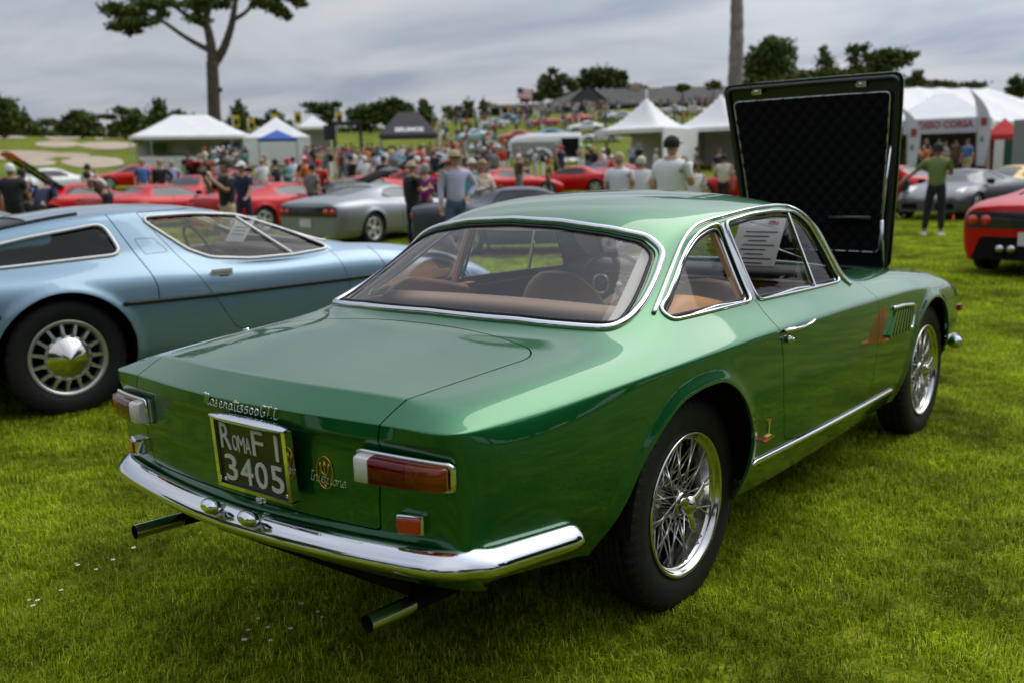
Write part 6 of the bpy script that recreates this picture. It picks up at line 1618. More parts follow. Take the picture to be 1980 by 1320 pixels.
def build_trailer():
    p=gp_(1055,73); t=thing('car_trailer','long white and grey enclosed car trailer with an open side door','trailer',loc=p,rz=facing(p,0))
    g=mat('trailer_grey',(.30,.30,.31),rough=.35,metal=.3); w=M_('tent_fabric')
    L_=5.4; H=2.2
    sec=[(-1.0,.35),(-1.0,1.75),(-.9,2.05),(-.6,2.2),(.6,2.2),(.9,2.05),(1.0,1.75),(1.0,.35)]
    G=[]
    for k,(y,sc,dz) in enumerate(((-L_/2,.72,-.0),(-L_/2+.15,.86,0),(-L_/2+.6,.97,0),(-L_/2+1.6,1,0),(L_/2-.5,1,0),(L_/2-.1,1,0),(L_/2,.96,0))):
        G.append([Vector((x*sc,y,.35+(z-.35)*(sc if z>1.8 else 1)*(1 if k>2 else (.90+.03*k)))) for x,z in sec])
    b=MB(); b.grid(G); b.add(G[0],[tuple(range(8))]); b.add(G[-1],[tuple(range(8))]); b.build('body',w,t)
    b=MB(); b.box((1.012,-.55,1.0),(.02,3.9,1.15)); b.build('side_panel',g,t)
    b=MB(); b.box((1.02,1.85,1.1),(.03,1.3,1.45)); b.build('side_door_opening',M_('under_black'),t)
    for y in (1.16,2.54): b=MB(); b.box((1.04,y,1.12),(.04,.07,1.6)); b.build('door_frame',w,t)
    b=MB(); b.box((1.6,1.95,.25),(1.2,1.3,.06),rot=Matrix.Rotation(R(12),3,'Y')); b.build('ramp',w,t)
    for y in (-.05,-.85):
        wh=bpy.data.objects.new('wheel',None); COL.objects.link(wh); wh.parent=t; wh.location=(1.0,y,.36)
        b=MB(); b.lathe([(0,.0),(.36,.0),(.36,.12),(.33,.14),(.20,.14)],24,axis='x'); b.build('tyre',M_('tyre'),wh); b=MB(); b.lathe([(.21,.12),(.19,.15),(0,.13)],20,axis='x'); b.build('rim',M_('alloy_bright'),wh)
    b=MB(); P=[(1.12,-.45+.95*math.cos(a),.42+.62*math.sin(a)) for a in np.linspace(0,math.pi,20)]; b.tube(P,.13,8,flat=.5); b.build('mudguard',w,t)
    b=MB(); b.bar((0,-L_/2,.45),(0,-L_/2-1.1,.45),.12); b.tube([(0,-L_/2-.9,0),(0,-L_/2-.9,.6)],.04); b.build('drawbar',M_('steel_dark'),t)
build_trailer()

# ------------------------------------------------------------------ trees
def leaf_mat(nm,a,b_):
    if nm in MATS: return MATS[nm]
    m=bpy.data.materials.new(nm); m.use_nodes=True; n=m.node_tree; b=n.nodes['Principled BSDF']; b.inputs['Roughness'].default_value=.7; b.inputs['Specular IOR Level'].default_value=.2
    at=n.nodes.new('ShaderNodeAttribute'); at.attribute_name='tone'; r=n.nodes.new('ShaderNodeValToRGB'); r.color_ramp.elements[0].color=(*a,1); r.color_ramp.elements[1].color=(*b_,1)
    n.links.new(at.outputs['Fac'],r.inputs[0]); n.links.new(r.outputs[0],b.inputs['Base Color']); MATS[nm]=m; return m
LEAF=leaf_mat('cypress_leaf',(.018,.040,.008),(.115,.160,.028)); LEAF_O=leaf_mat('shrub_leaf',(.035,.060,.010),(.130,.140,.025))
BARK=mat('bark',(.115,.085,.068),rough=.9,bump=1.,bscale=14,var=.35,vscale=3)
def crown_mesh(name,lobes,leaf,per,m,seed):
    """lobes: (x,y,z,rx,ry,rz); small two-triangle leaf clumps spread through each lobe's shell and volume"""
    rg=np.random.default_rng(seed); V=[];T=[]
    for (x,y,z,rx,ry,rz) in lobes:
        n=int(per*max(.3,(rx*ry+rx*rz+ry*rz)/3)); u=rg.normal(size=(n,3)); u/=np.linalg.norm(u,axis=1)[:,None]
        # clumpy: radius wobbles with direction
        rad=(rg.random(n)**.45)*(1+.25*np.sin(u[:,0]*7+x)*np.cos(u[:,2]*6+y)+.24*rg.normal(size=n)); c=u*rad[:,None]*np.array([rx,ry,rz])+np.array([x,y,z])
        s=leaf*rg.uniform(.5,1.3,n); a=rg.normal(size=(n,3)); a/=np.linalg.norm(a,axis=1)[:,None]; b=np.cross(a,rg.normal(size=(n,3))); b/=np.linalg.norm(b,axis=1)[:,None]
        Q=np.stack([c-a*s[:,None],c+b*s[:,None]*.6,c+a*s[:,None],c-b*s[:,None]*.6],1); V.append(Q.reshape(-1,3)); T.append(np.repeat(np.clip(rg.normal(.45,.22,n)+.10*np.sin(c[:,0]*2/rx),0,1),4))
    V=np.concatenate(V); T=np.concatenate(T); n=len(V)//4; me=bpy.data.meshes.new(name); me.vertices.add(len(V)); me.vertices.foreach_set('co',V.reshape(-1).astype(np.float32)); me.loops.add(n*4); me.polygons.add(n)
    me.loops.foreach_set('vertex_index',np.arange(n*4,dtype=np.int32)); me.polygons.foreach_set('loop_start',np.arange(0,n*4,4,dtype=np.int32)); me.polygons.foreach_set('loop_total',np.full(n,4,np.int32)); me.update()
    at=me.attributes.new('tone','FLOAT','POINT'); at.data.foreach_set('value',T.astype(np.float32)); me.materials.append(m); return me
def tree(label,px,d,lobes_px,trunk_px,leaf=.35,per=160,m=None,trunk_r=.3,seed=1,name='tree',group=None,branches=()):
    """lobes_px: (px,py,half width px,half height px, depth offset) as the crown stands in real space d metres away; all turned into metres"""
    g=gp_(px,d); t=thing(name,label,'tree',loc=g,group=group); s=d/FPX; lob=[]
    for (lx,ly,hw,hh,*o) in lobes_px:
        q=at_img(lx,ly,d+(o[0] if o else 0)); q=q-g; ru=hw*s; rr=max(ru*.85,hh*s*.8); lob.append((q.x,q.y,q.z,ru*.95,rr,hh*s))
    me=crown_mesh('crown',lob,leaf,per,m or LEAF,seed); obj('crown',me,t)
    P=[]; 
    for k,(lx,ly) in enumerate(trunk_px):
        q=at_img(lx,ly,d)-g; P.append(q)
    P=[Vector((P[0].x,P[0].y,-.6))]+P
    b=MB(); n=6; pp=cr_spline(P,n); r_=[trunk_r*(1-.55*i/(len(pp)-1)) for i in range(len(pp))]; b.tube(pp,r_,10)
    top=P[-1]
    for i,l in enumerate(lob[:8]):
        e=Vector(l[:3]); st=pp[int(len(pp)*.6)] if i%2 else top; mid=(st+e)/2+Vector((0,0,-.1*(e-st).length)); q2=cr_spline([st,mid,e],4); b.tube(q2,[trunk_r*.32*(1-.6*k/(len(q2)-1)) for k in range(len(q2))],6)
    b.build('trunk',BARK,t); return t
def big_cypress():
    d=118; g=gp_(416,d); t=thing('tall_cypress','tall bare-trunked cypress with flat dark crowns behind the left marquee','tree',loc=g)
    s=d/FPX; b=MB()
    def pth(pts,dep=0): return [at_img(x,y,d+dep)-g for x,y in pts]
    def limb(pts,r0,r1,dep=0):
        pp=cr_spline(pth(pts,dep),7); b.tube(pp,[ (r0+(r1-r0)*i/(len(pp)-1))*s*(1+.06*math.sin(i*2.3)) for i in range(len(pp))],12)
    b.tube(cr_spline([Vector((-.1,0,-1))]+pth([(416,262),(414,215),(412,160),(410,120)]),6),[(13-.1*i)*s for i in range(25)],14)
    limb([(411,130),(409,95),(404,65),(398,40),(404,15),(410,-20)],10,4.5)
    limb([(412,128),(432,95),(446,55),(452,25),(458,-20)],9,4.5,.5)
    limb([(405,98),(382,86),(352,68),(318,44),(296,36)],5.5,2.6)
    limb([(401,52),(375,40),(345,18),(322,2),(300,0)],5,2.5); limb([(452,38),(470,28),(490,10),(505,0)],4.5,2.4,.3); limb([(398,42),(380,24),(362,5),(352,-14)],4.5,2.2); limb([(322,2),(345,-10),(350,-16)],2.2,1.2)
    limb([(424,172),(426,176),(428,170)],4,3)
    b.build('trunk',mat('bark_dark',(.075,.055,.045),rough=.95,bump=1.,bscale=9,var=.35,vscale=2),t)
    L_=[(225,20,27,13),(262,22,22,12),(292,8,28,10),(245,46,24,9),(272,44,26,8),(226,54,18,6),(300,38,14,6),(316,26,14,7),(282,-6,30,10),(250,62,10,7),(268,60,8,5),(335,8,16,7),
        (375,10,24,9),(392,-2,22,9),(376,36,18,8),(398,38,12,6),(420,8,16,8),(436,8,12,9),(444,-10,20,10),(388,18,10,8),
        (505,6,20,9),(530,14,18,10),(545,24,18,8),(556,34,10,6),(580,8,14,6),(570,-4,20,8),(520,-8,26,9),(496,-4,18,8)]
    lob=[]
    rg=random.Random(4)
    for (x,y,hw,hh) in L_:
        q=at_img(x,y,d+rg.uniform(-3,3))-g; lob.append((q.x,q.y,q.z,hw*s,hw*s*.9,hh*s*.95))
    obj('crown',crown_mesh('crown',lob,.26,560,LEAF,5),t)
def build_trees():
    big_cypress()
    d=95; g=gp_(1424,d); t=thing('tall_tree','tall bare grey trunk rising out of the picture left of the raised bonnet','tree',loc=g); s=d/FPX
    P=[Vector((0,0,-1))]+[at_img(x,y,d)-g for x,y in ((1421,200),(1422,150),(1424,90),(1425,40),(1425,-10),(1430,-90),(1425,-190))]; b=MB(); pp=cr_spline(P,6)
    b.tube(pp,[(15.5-.14*i)*s*(1+.05*math.sin(i*1.7)) for i in range(len(pp))],14); 
    for e in ((1350,-170),(1490,-190),(1440,-260)): 
        q=at_img(*e,d)-g; b.tube(cr_spline([pp[-8],(pp[-8]+q)/2,q],4),[.28,.25,.22,.2,.18,.15,.12,.1,.08],8)
    b.build('trunk',mat('bark_grey',(.20,.165,.15),rough=.95,bump=1.,bscale=6,var=.3,vscale=1.5),t)
    obj('crown',crown_mesh('crown',[(*(at_img(x,y,d)-g),hw*s,hw*s,hh*s) for x,y,hw,hh in ((1340,-180,60,22),(1420,-240,80,26),(1500,-200,60,20))],.36,200,LEAF,9),t)
    G='cypress and pine trees along the skyline'
    T=tree
    T('dark spreading tree at the far left edge of the skyline',8,170,[(5,212,32,20),(-20,200,30,14),(25,232,26,16),(-5,245,30,14)],[(8,260),(8,225)],seed=1,group=G,leaf=.5)
    T('low flat-topped tree second from the left on the skyline',50,190,[(48,242,22,12),(62,247,14,8)],[(50,258),(50,245)],seed=2,group=G,leaf=.5,per=110)
    T('flat umbrella-shaped tree left of the broad leaning one',92,185,[(90,238,17,6),(98,236,12,5)],[(92,258),(91,240)],seed=3,group=G,leaf=.45,trunk_r=.22)
    T('broad tree with a pale leaning trunk among the skyline trees on the left',152,175,[(150,222,17,9),(138,232,16,10),(165,232,22,10),(125,244,20,12),(175,246,20,12),(150,243,26,12)],[(158,258),(154,240),(147,225)],seed=4,group=G,leaf=.48)
    T('wind-swept tree with two tiers left of the conical one',240,170,[(205,226,18,4),(232,212,12,5),(245,216,26,5),(218,228,12,3),(262,230,26,10),(238,246,30,12),(275,240,20,12)],[(243,262),(241,235),(238,215)],seed=5,group=G,leaf=.42,trunk_r=.35)
    T('conical dark conifer left of the long marquee roof',307,165,[(306,200,11,10),(306,214,18,12),(307,232,28,14),(312,248,34,14)],[(307,262),(307,200)],seed=6,group=G,leaf=.45)
    T('low bushy tree just behind the long marquee roof',348,180,[(345,222,16,7),(360,238,26,14)],[(348,262),(348,230)],seed=7,group=G,leaf=.5)
    T('small conifer right of the tall cypress trunk',462,165,[(460,205,8,9),(461,218,16,11),(462,236,26,14)],[(462,258),(461,210)],seed=8,group=G,leaf=.42)
    T('low distant tree above the white gabled tent',508,215,[(505,238,30,8),(535,240,28,6)],[(510,252),(508,240)],seed=9,group=G,leaf=.5,per=90)
    T('rounded tree above the gap between the marquees',531,170,[(530,226,16,12),(536,240,22,14)],[(531,258),(531,230)],seed=10,group=G,leaf=.45)
    T('flat-topped cypress above the small square tent',622,160,[(598,205,15,5),(628,206,22,6),(648,203,14,5),(612,216,18,6),(640,222,18,10),(630,236,20,12)],[(628,262),(625,225),(622,208)],seed=11,group=G,leaf=.40,trunk_r=.3)
    T('wide dark cypress left of the charcoal canopy',715,160,[(690,222,22,12),(715,212,26,10),(745,206,24,10),(700,238,30,12),(735,228,30,14),(762,222,22,14)],[(715,262),(715,220)],seed=12,group=G,leaf=.42)
    T('taller cypress with a gap in its crown behind the charcoal canopy',765,158,[(752,198,10,8),(766,196,12,7),(782,208,16,10),(790,222,16,14),(756,216,14,10)],[(765,262),(765,215)],seed=13,group=G,leaf=.40)
    T('slim cypress right of the charcoal canopy',820,158,[(818,203,11,10),(822,216,16,12),(826,236,20,14)],[(820,262),(820,210)],seed=14,group=G,leaf=.40)
    for i,px in enumerate((865,885,905,935,945)): T(['low bush on the crest above the crowd','round bush beside the low bush on the crest','small pointed tree on the crest above the crowd','thin pointed conifer left of the flagpole','bushy tree behind the pavilion roof'][i],px,205,[(px,214-(8 if i in (2,3) else 0),12 if i not in (3,) else 5,9 if i<2 else 14),(px+6,224,14,8)],[(px,235),(px,215)],seed=20+i,group=G,leaf=.5,per=100,trunk_r=.2)
    T('sprawling tree with a gap in the crown left of the clubhouse gable',1080,190,[(1055,158,16,12),(1068,138,10,6),(1052,172,14,10),(1075,166,16,10),(1070,182,18,10),(1085,150,14,7),(1100,160,16,8),(1108,170,14,8)],[(1092,205),(1087,180),(1082,155)],seed=30,group=G,leaf=.45,trunk_r=.35)
    T('broad bright green tree over the clubhouse roof',1165,195,[(1160,150,36,18),(1135,160,26,14),(1185,158,24,14),(1200,146,14,8),(1130,140,9,5),(1205,160,10,12)],[(1165,215),(1165,170)],seed=31,group=G,leaf=.5,m=leaf_mat('broad_leaf',(.022,.040,.008),(.080,.120,.018)))
    T('dense dark cypress right of the tall grey trunk',1492,140,[(1490,88,24,14),(1512,96,30,20),(1475,110,32,22),(1515,125,30,22),(1485,140,36,22),(1455,135,20,22)],[(1473,190),(1473,150),(1472,110)],seed=32,group=G,leaf=.40,trunk_r=.4)
    T('ragged pointed pine between the two dark cypresses',1595,145,[(1592,95,8,8),(1594,108,15,9),(1597,122,22,10),(1600,138,24,10)],[(1596,180),(1595,100)],seed=33,group=G,leaf=.36,per=110)
    T('wide flat-topped cypress above the raised bonnet',1700,140,[(1648,97,16,9),(1668,93,16,7),(1650,115,14,10),(1690,112,28,11),(1720,104,30,9),(1750,108,26,7),(1735,122,30,10),(1700,132,34,14),(1660,135,18,12)],[(1705,190),(1702,150),(1700,120)],seed=34,group=G,leaf=.38,trunk_r=.4)
    for i,(px,py,w,h) in enumerate(((1500,160,50,9),(1560,148,40,12),(1610,145,44,14),(1665,148,40,12),(1380,164,22,7),(1320,168,18,6),(1720,155,34,12),(1560,165,60,12))):
        T(['yellow-green shrubs behind the top left of the raised bonnet','yellow-green shrubs below the ragged pine','tall yellow-green shrubs behind the raised bonnet','olive shrubs below the flat-topped cypress','olive shrub left of the tall grey trunk','small olive bush above the clubhouse roof','brownish shrubs near the right corner of the raised bonnet','low hedge-like shrubs hidden behind the raised bonnet'][i],px,125,[(px,py,w*.7,h),(px-w*.4,py+4,w*.4,h*.8),(px+w*.4,py+3,w*.4,h*.9)],[(px,py+30),(px,py+10)],seed=40+i,name='shrub',leaf=.35,m=LEAF_O,trunk_r=.12,group='olive shrubs on the crest')
    T('dark round tree above the hall tent roof',1775,130,[(1774,150,14,14),(1770,166,20,14)],[(1775,190),(1775,160)],seed=50,group=G,leaf=.4)
    for i,px in enumerate((1805,1825,1880)): T(['low pointed bush on the crest behind the hall tent','second low bush on the crest behind the hall tent','long low bush on the crest behind the hall tent'][i],px,130,[(px,162+i*2,14+6*i,6),(px+10,168,18,8)],[(px,190),(px,168)],seed=51+i,group=G,leaf=.4,trunk_r=.12)
    T('dark tree at the right edge above the hall tent',1965,120,[(1962,158,14,10),(1980,172,26,18),(1955,180,14,12)],[(1968,215),(1968,170)],seed=55,group=G,leaf=.38)
    for i,(px,py,w,h,d) in enumerate(((1030,188,26,10,200),(1110,186,30,12,205),(1230,172,26,8,205),(1290,176,34,6,205),(1455,160,26,12,150),(1545,150,30,12,150),(1640,150,34,14,150),(1700,150,40,14,150),(1760,160,30,10,150))):
        T(['dark scrub at the left end of the clubhouse roof','dark trees between the gable and the spreading tree','dark scrub behind the tan chimney','low scrub over the middle of the clubhouse roof','dark scrub at the foot of the dense cypress','dark scrub left of the ragged pine','dark scrub below the left of the flat-topped cypress','dark scrub below the middle of the flat-topped cypress','dark scrub below the right of the flat-topped cypress'][i],px,d,[(px,py,w*.6,h),(px-w*.6,py+3,w*.5,h*.8),(px+w*.6,py+2,w*.5,h*.85),(px+w*.2,py-h*.5,w*.35,h*.6)],[(px,py+25),(px,py+5)],seed=80+i,name='shrub',leaf=.42,per=120,trunk_r=.15,group='dark scrub on the crest')
    # the long dark belt of scrub that closes the horizon on the left, and the trees at the photographer's back
    rg=np.random.default_rng(11); lob=[]; g=gp_(130,205)
    for px in range(-120,860,16):
        q=at_img(px,250+rg.uniform(-4,2),205+rg.uniform(-6,6))-g; s=205/FPX; lob.append((q.x,q.y,q.z-1,14*s,14*s,11*s))
    t=thing('scrub_belt','continuous dark scrub behind the bunkers and tents','shrubs',loc=g); t['kind']='stuff'; o=obj('foliage',crown_mesh('foliage',lob,.55,70,LEAF,60),t,kind='stuff')
    for i,a in enumerate(range(-100,117,8)):
        va=YAW+math.pi+R(a+2.5*math.sin(i*5)); D_=34+6*math.sin(i*2.1); x,y=CAM.x+math.cos(va)*D_,CAM.y+math.sin(va)*D_; g=Vector((x,y,0)); hh=11+3*math.sin(i*3.3)
        t=thing('tree','tree standing behind the photographer, seen only as a reflection in the paintwork','tree',loc=g,group='trees behind the photographer')
        rg=np.random.default_rng(i); lob=[(rg.normal()*1.8,rg.normal()*1.8,hh*(.35+.6*k/7),2.6,2.6,1.7) for k in range(8)]
        obj('crown',crown_mesh('crown',lob,.75,60,LEAF,70+i),t); b=MB(); b.tube([(0,0,-.3),(0,0,hh*.8)],[.35,.12],8); b.build('trunk',BARK,t)
build_trees()
# ------------------------------------------------------------------ people
CL_DEF=mat('plain_cloth',(.5,.5,.5),rough=.8)
def skin_mesh(J,E,rad,name,sub=1,root=0):
    me=bpy.data.meshes.new(name); bm=bmesh.new(); ly=bm.verts.layers.skin.verify(); vs=[bm.verts.new(tuple(j)) for j in J]
    for a,b in E: bm.edges.new((vs[a],vs[b]))
    for i,r_ in enumerate(rad): vs[i][ly].radius=r_ if isinstance(r_,tuple) else (r_,r_); vs[i][ly].use_root=(i==root)
    bm.to_mesh(me); bm.free()
    o=bpy.data.objects.new(name,me); COL.objects.link(o); md=o.modifiers.new('s','SKIN'); md.use_smooth_shade=True
    s=o.modifiers.new('b','SUBSURF'); s.levels=s.render_levels=sub
    dg=bpy.context.evaluated_depsgraph_get(); r_=bpy.data.meshes.new_from_object(o.evaluated_get(dg)); bpy.data.objects.remove(o); bpy.data.meshes.remove(me)
    r_.name=name; r_.materials.clear(); r_.materials.append(CL_DEF); r_.polygons.foreach_set('use_smooth',[True]*len(r_.polygons)); return r_
SKIN=[mat('skin_%s'%n,c,rough=.55) for n,c in (('fair',(.52,.30,.21)),('mid',(.38,.20,.13)),('deep',(.16,.08,.05)))]
HAIR=[mat('hair_%s'%n,c,rough=.7) for n,c in (('black',(.012,.010,.010)),('brown',(.06,.03,.015)),('grey',(.30,.29,.28)),('blond',(.33,.22,.10)))]
def cloth(n,c): return mat('cloth_'+n,c,rough=.85,bump=.2,bscale=60)
CL={n:cloth(n,c) for n,c in dict(white=(.72,.72,.74),cream=(.60,.55,.45),black=(.012,.012,.014),navy=(.015,.02,.06),blue=(.06,.16,.38),sky=(.38,.48,.68),khaki=(.42,.33,.20),grey=(.18,.18,.19),red=(.50,.02,.02),green=(.15,.21,.06),teal=(.02,.25,.28),aqua=(.05,.42,.50),magenta=(.28,.02,.18),orange=(.60,.16,.03),brown=(.10,.06,.035),denim=(.06,.10,.20),pink=(.55,.28,.30),yellow=(.60,.45,.05),olive=(.10,.11,.04),lilac=(.45,.45,.62)).items()}
def arm(side,kind):
    s=side
    if kind=='down': return [(0,.19*s,1.43),(-.02,.245*s,1.16),(.05,.265*s,.92)],(.02,0,-1)
    if kind=='front': return [(0,.19*s,1.43),(.06,.25*s,1.18),(.27,.12*s,1.22)],(1,-.2*s,.15)
    if kind=='phone': return [(0,.19*s,1.43),(.14,.26*s,1.22),(.34,.09*s,1.44)],(.4,-.3*s,.9)
    if kind=='hip': return [(0,.19*s,1.43),(-.06,.36*s,1.20),(.05,.19*s,1.02)],(.5,-.4*s,-.5)
    if kind=='out': return [(0,.19*s,1.43),(.06,.42*s,1.22),(.16,.63*s,1.06)],(.4,.6*s,-.5)
    if kind=='swing': return [(0,.19*s,1.43),(-.10,.24*s,1.18),(-.02,.26*s,.93)],(.3,0,-1)
    if kind=='swingf': return [(0,.19*s,1.43),(.10,.24*s,1.18),(.26,.24*s,1.02)],(.8,0,-.5)
def leg(side,kind):
    s=side
    if kind=='stand': return [(0,.095*s,.93),(.015,.105*s,.50),(-.01,.115*s,.085)],(.16,.145*s,.035)
    if kind=='wide': return [(0,.095*s,.93),(.01,.145*s,.50),(-.01,.185*s,.085)],(.15,.24*s,.035)
    if kind=='step': return [(0,.095*s,.93),(.13,.10*s,.52),(.24,.10*s,.10)],(.40,.11*s,.06)
    if kind=='back': return [(0,.095*s,.93),(-.06,.10*s,.50),(-.26,.10*s,.14)],(-.11,.11*s,.04)
def person_proto(la,ra,ll,rl,bulk=1.,headturn=0.,long_sleeve=False,shorts=False,female=False,lean=0.):
    sh=.92 if female else 1.
    def ln(p):    # bend forward from the hip
        x,y,z=p
        if z>.93 and lean: h=z-.93; a=lean*min(1,h/.25); return (x+math.sin(a)*h, y, .93+math.cos(a)*h)
        return p
    A={s:arm(s,k) for s,k in ((1,la),(-1,ra))}; G={s:leg(s,k) for s,k in ((1,ll),(-1,rl))}
    # body: pelvis, spine, neck, head, arms with fingers, legs
    J=[(0,0,.95),(0,0,1.12),(-.005,0,1.30),(0,0,1.44),(.01,0,1.52),(.02,0,1.58),(.025,0,1.66),(.02,0,1.735)]; rad=[(.115,.15),(.10,.135),(.115,.16),(.075,.12),(.052,.052),(.070,.062),(.095,.078),(.062,.055)]; E=[(i,i+1) for i in range(7)]
    for s in (1,-1):
        pts,hd=A[s]; b0=len(J); S_=(pts[0][0],pts[0][1]*sh,pts[0][2])
        J+= [S_,pts[1],pts[2]]; rad+=[.058*bulk,.042*bulk,.030]; E+=[(3,b0),(b0,b0+1),(b0+1,b0+2)]
        h=Vector(hd).normalized(); w=Vector(pts[2]); side=h.cross(Vector((1,0,0)) if abs(h.x)<.7 else Vector((0,0,1))).normalized()
        palm=w+h*.07; J.append(tuple(palm)); rad.append((.036,.022)); E.append((b0+2,b0+3)); curl=side.cross(h)*.02
        for k,(o,l_) in enumerate(((-.027,.070),(-.009,.082),(.009,.078),(.027,.060))):
            k0=len(J); J+= [tuple(palm+side*o+h*.030),tuple(palm+side*o*1.1+h*(.03+l_*.55)+curl*.5),tuple(palm+side*o*1.1+h*(.03+l_)+curl*1.6)]; rad+=[.010,.009,.0075]; E+=[(b0+3,k0),(k0,k0+1),(k0+1,k0+2)]
        k0=len(J); J+= [tuple(w+h*.045+side*.036),tuple(w+h*.085+side*.055+curl)]; rad+=[.012,.010]; E+=[(b0+3,k0),(k0,k0+1)]
        lp,toe=G[s]; b0=len(J); J+= [lp[0],lp[1],lp[2],toe]; rad+=[(.09,.085),.060,.042,(.035,.028)]; E+=[(0,b0),(b0,b0+1),(b0+1,b0+2),(b0+2,b0+3)]
    J=[ln(j) for j in J]
    body=skin_mesh(J,E,rad,'body',1)
    # nose, ears and brow pressed into the head by hand
    hx,hy,hz=ln((.03,0,1.645)); mb=MB(); mb.add([(hx+.085,-.014,hz-.01),(hx+.085,.014,hz-.01),(hx+.085,0,hz+.035),(hx+.118,0,hz-.012)],[(0,1,3),(1,2,3),(2,0,3)]);
    for s in (1,-1): mb.box((hx-.005,s*.082,hz+.0),(.035,.012,.055)); mb.box((hx+.093,s*.032,hz+.035),(.006,.024,.010),m=1)
    mb.box((hx+.092,0,hz-.045),(.008,.045,.010),m=1)
    face=mb.mesh('face',[SKIN[0],M_('plate_black')])
    # shirt
    J2=[ln(p) for p in [(0,0,.86),(0,0,1.10),(-.005,0,1.30),(0,0,1.445),(.005,0,1.49)]]; r2=[(.135*bulk,.175*bulk),(.130*bulk,.165*bulk),(.135*bulk,.185*bulk*sh),(.090,.145*sh),(.062,.066)]; E2=[(i,i+1) for i in range(4)]
    for s in (1,-1):
        pts,_=A[s]; b0=len(J2); a=Vector((pts[0][0],pts[0][1]*sh,pts[0][2])); e=Vector(pts[1]); w=Vector(pts[2])
        if long_sleeve: q=[a,e,e.lerp(w,.93)]; rr=[.078*bulk,.060,.045]
        else: q=[a,a.lerp(e,.45),a.lerp(e,.85)]; rr=[.078*bulk,.066,.062]
        J2+=[ln(tuple(p)) for p in q]; r2+=rr; E2+=[(3,b0),(b0,b0+1),(b0+1,b0+2)]
    shirt=skin_mesh(J2,E2,r2,'shirt',1)
    J3=[(0,0,1.06),(0,0,.93)]; r3=[(.125*bulk,.160*bulk),(.130*bulk,.165*bulk)]; E3=[(0,1)]; shoe=MB()
    for s in (1,-1):
        lp,toe=G[s]; b0=len(J3); H,K_,An=map(Vector,lp); q=[H+Vector((0,0,-.04)),K_,K_.lerp(An,.90)] if not shorts else [H+Vector((0,0,-.04)),H.lerp(K_,.5),H.lerp(K_,.95)]
        J3+=[tuple(p) for p in q]; r3+=[(.102,.098),.078,.062] if not shorts else [(.105,.10),.095,.090]; E3+=[(1,b0),(b0,b0+1),(b0+1,b0+2)]
        a=An; t=Vector(toe); dd=(t-a); dd.z=0; dd=dd.normalized() if dd.length>1e-3 else Vector((1,0,0)); w=Vector((-dd.y,dd.x,0)); z0=a.z-.085
        for i in range(1):
            G_=[]
            for f,wd,ht in ((-.07,.032,.055),(-.05,.040,.085),(.02,.043,.095),(.09,.047,.065),(.16,.045,.05),(.195,.028,.03)):
                c=a+dd*f; G_.append([Vector((c.x+w.x*wd*k,c.y+w.y*wd*k,z0+hh)) for k,hh in ((-1,0),(-1,ht*.7),(-.5,ht),(.5,ht),(1,ht*.7),(1,0))])
            shoe.grid(G_); shoe.add(G_[0],[tuple(range(6))]); shoe.add(G_[-1],[tuple(range(6))])
    trousers=skin_mesh(J3,E3,r3,'trousers',1,root=1)
    shoes=shoe.mesh('shoes',CL['white'])
    # head gear: hair, long hair, cap, straw hat
    c=Vector(ln((.018,0,1.675))); gear={}
    def cap_of(rx,ry,rz,lo,brim=0,back=0,nm='hair'):
        b=MB(); G_=[]
        for i in range(7):
            ph=math.pi/2*(1-i/6)*1.0+ (lo if i==6 else 0)*0; zz=math.sin(ph); cc=math.cos(ph)
            G_.append([c+Vector((rx*cc*math.cos(t)-.008,ry*cc*math.sin(t),rz*zz+.005)) for t in [2*math.pi*k/16 for k in range(17)]])
        b.grid(G_)
        if brim=='cap': G_=[[c+Vector((x,y*(1-((x-rx*.9)/.10)**2*.25),.012-((x-rx*.8)*.15))) for y in np.linspace(-.072,.072,6)] for x in np.linspace(rx*.78,rx*.9+.085,4)]; b.grid(G_)
        if brim=='hat': G_=[[c+Vector((r_*1.05*math.cos(t),r_*math.sin(t),.015-(r_-.09)*.12)) for t in [2*math.pi*k/20 for k in range(21)]] for r_ in (.09,.13,.175)]; b.grid(G_)
        if back: G_=[[c+Vector((rx*.98*math.cos(t)-.012,ry*1.03*math.sin(t),z)) for t in np.linspace(math.pi*.42,math.pi*1.58,12)] for z in np.linspace(.02,-back,5)]; b.grid(G_)
        return b.mesh(nm,HAIR[0])
    gear['hair']=cap_of(.108,.092,.100,0,back=.07); gear['long']=cap_of(.112,.098,.100,0,back=.20); gear['cap']=cap_of(.112,.096,.095,0,brim='cap',back=.05,nm='cap'); gear['hat']=cap_of(.108,.094,.100,0,brim='hat',back=.04,nm='hat')
    return dict(body=body,face=face,shirt=shirt,trousers=trousers,shoes=shoes,gear=gear)
PP={'stand':person_proto('down','down','stand','stand'),
    'phone':person_proto('phone','phone','stand','wide'),
    'walk':person_proto('swingf','swing','back','step'),
    'out':person_proto('out','front','wide','stand'),
    'hip':person_proto('hip','down','stand','wide',long_sleeve=True),
    'short':person_proto('front','down','stand','stand',shorts=True),
    'woman':person_proto('front','front','stand','stand',female=True,bulk=.88,long_sleeve=True),
    'bend':person_proto('front','front','wide','step',lean=.75),
    'bulky':person_proto('down','front','stand','wide',bulk=1.18)}
def far_mesh(P,gear,shorts=False):
    """one light mesh of the same figure with a slot each for skin, shirt, trousers, shoes and head"""
    V=[];F=[];M=[]
    for k,me in enumerate((P['body'],P['shirt'],P['trousers'],P['shoes'],P['gear'][gear])):
        b0=len(V); V+=[tuple(v.co) for v in me.vertices]; F+=[tuple(i+b0 for i in p.vertices) for p in me.polygons]; M+=[k]*len(me.polygons)
    me=mesh_from('person',V,F,[SKIN[0],CL['white'],CL['black'],CL['black'],HAIR[0]],fm=M); return me
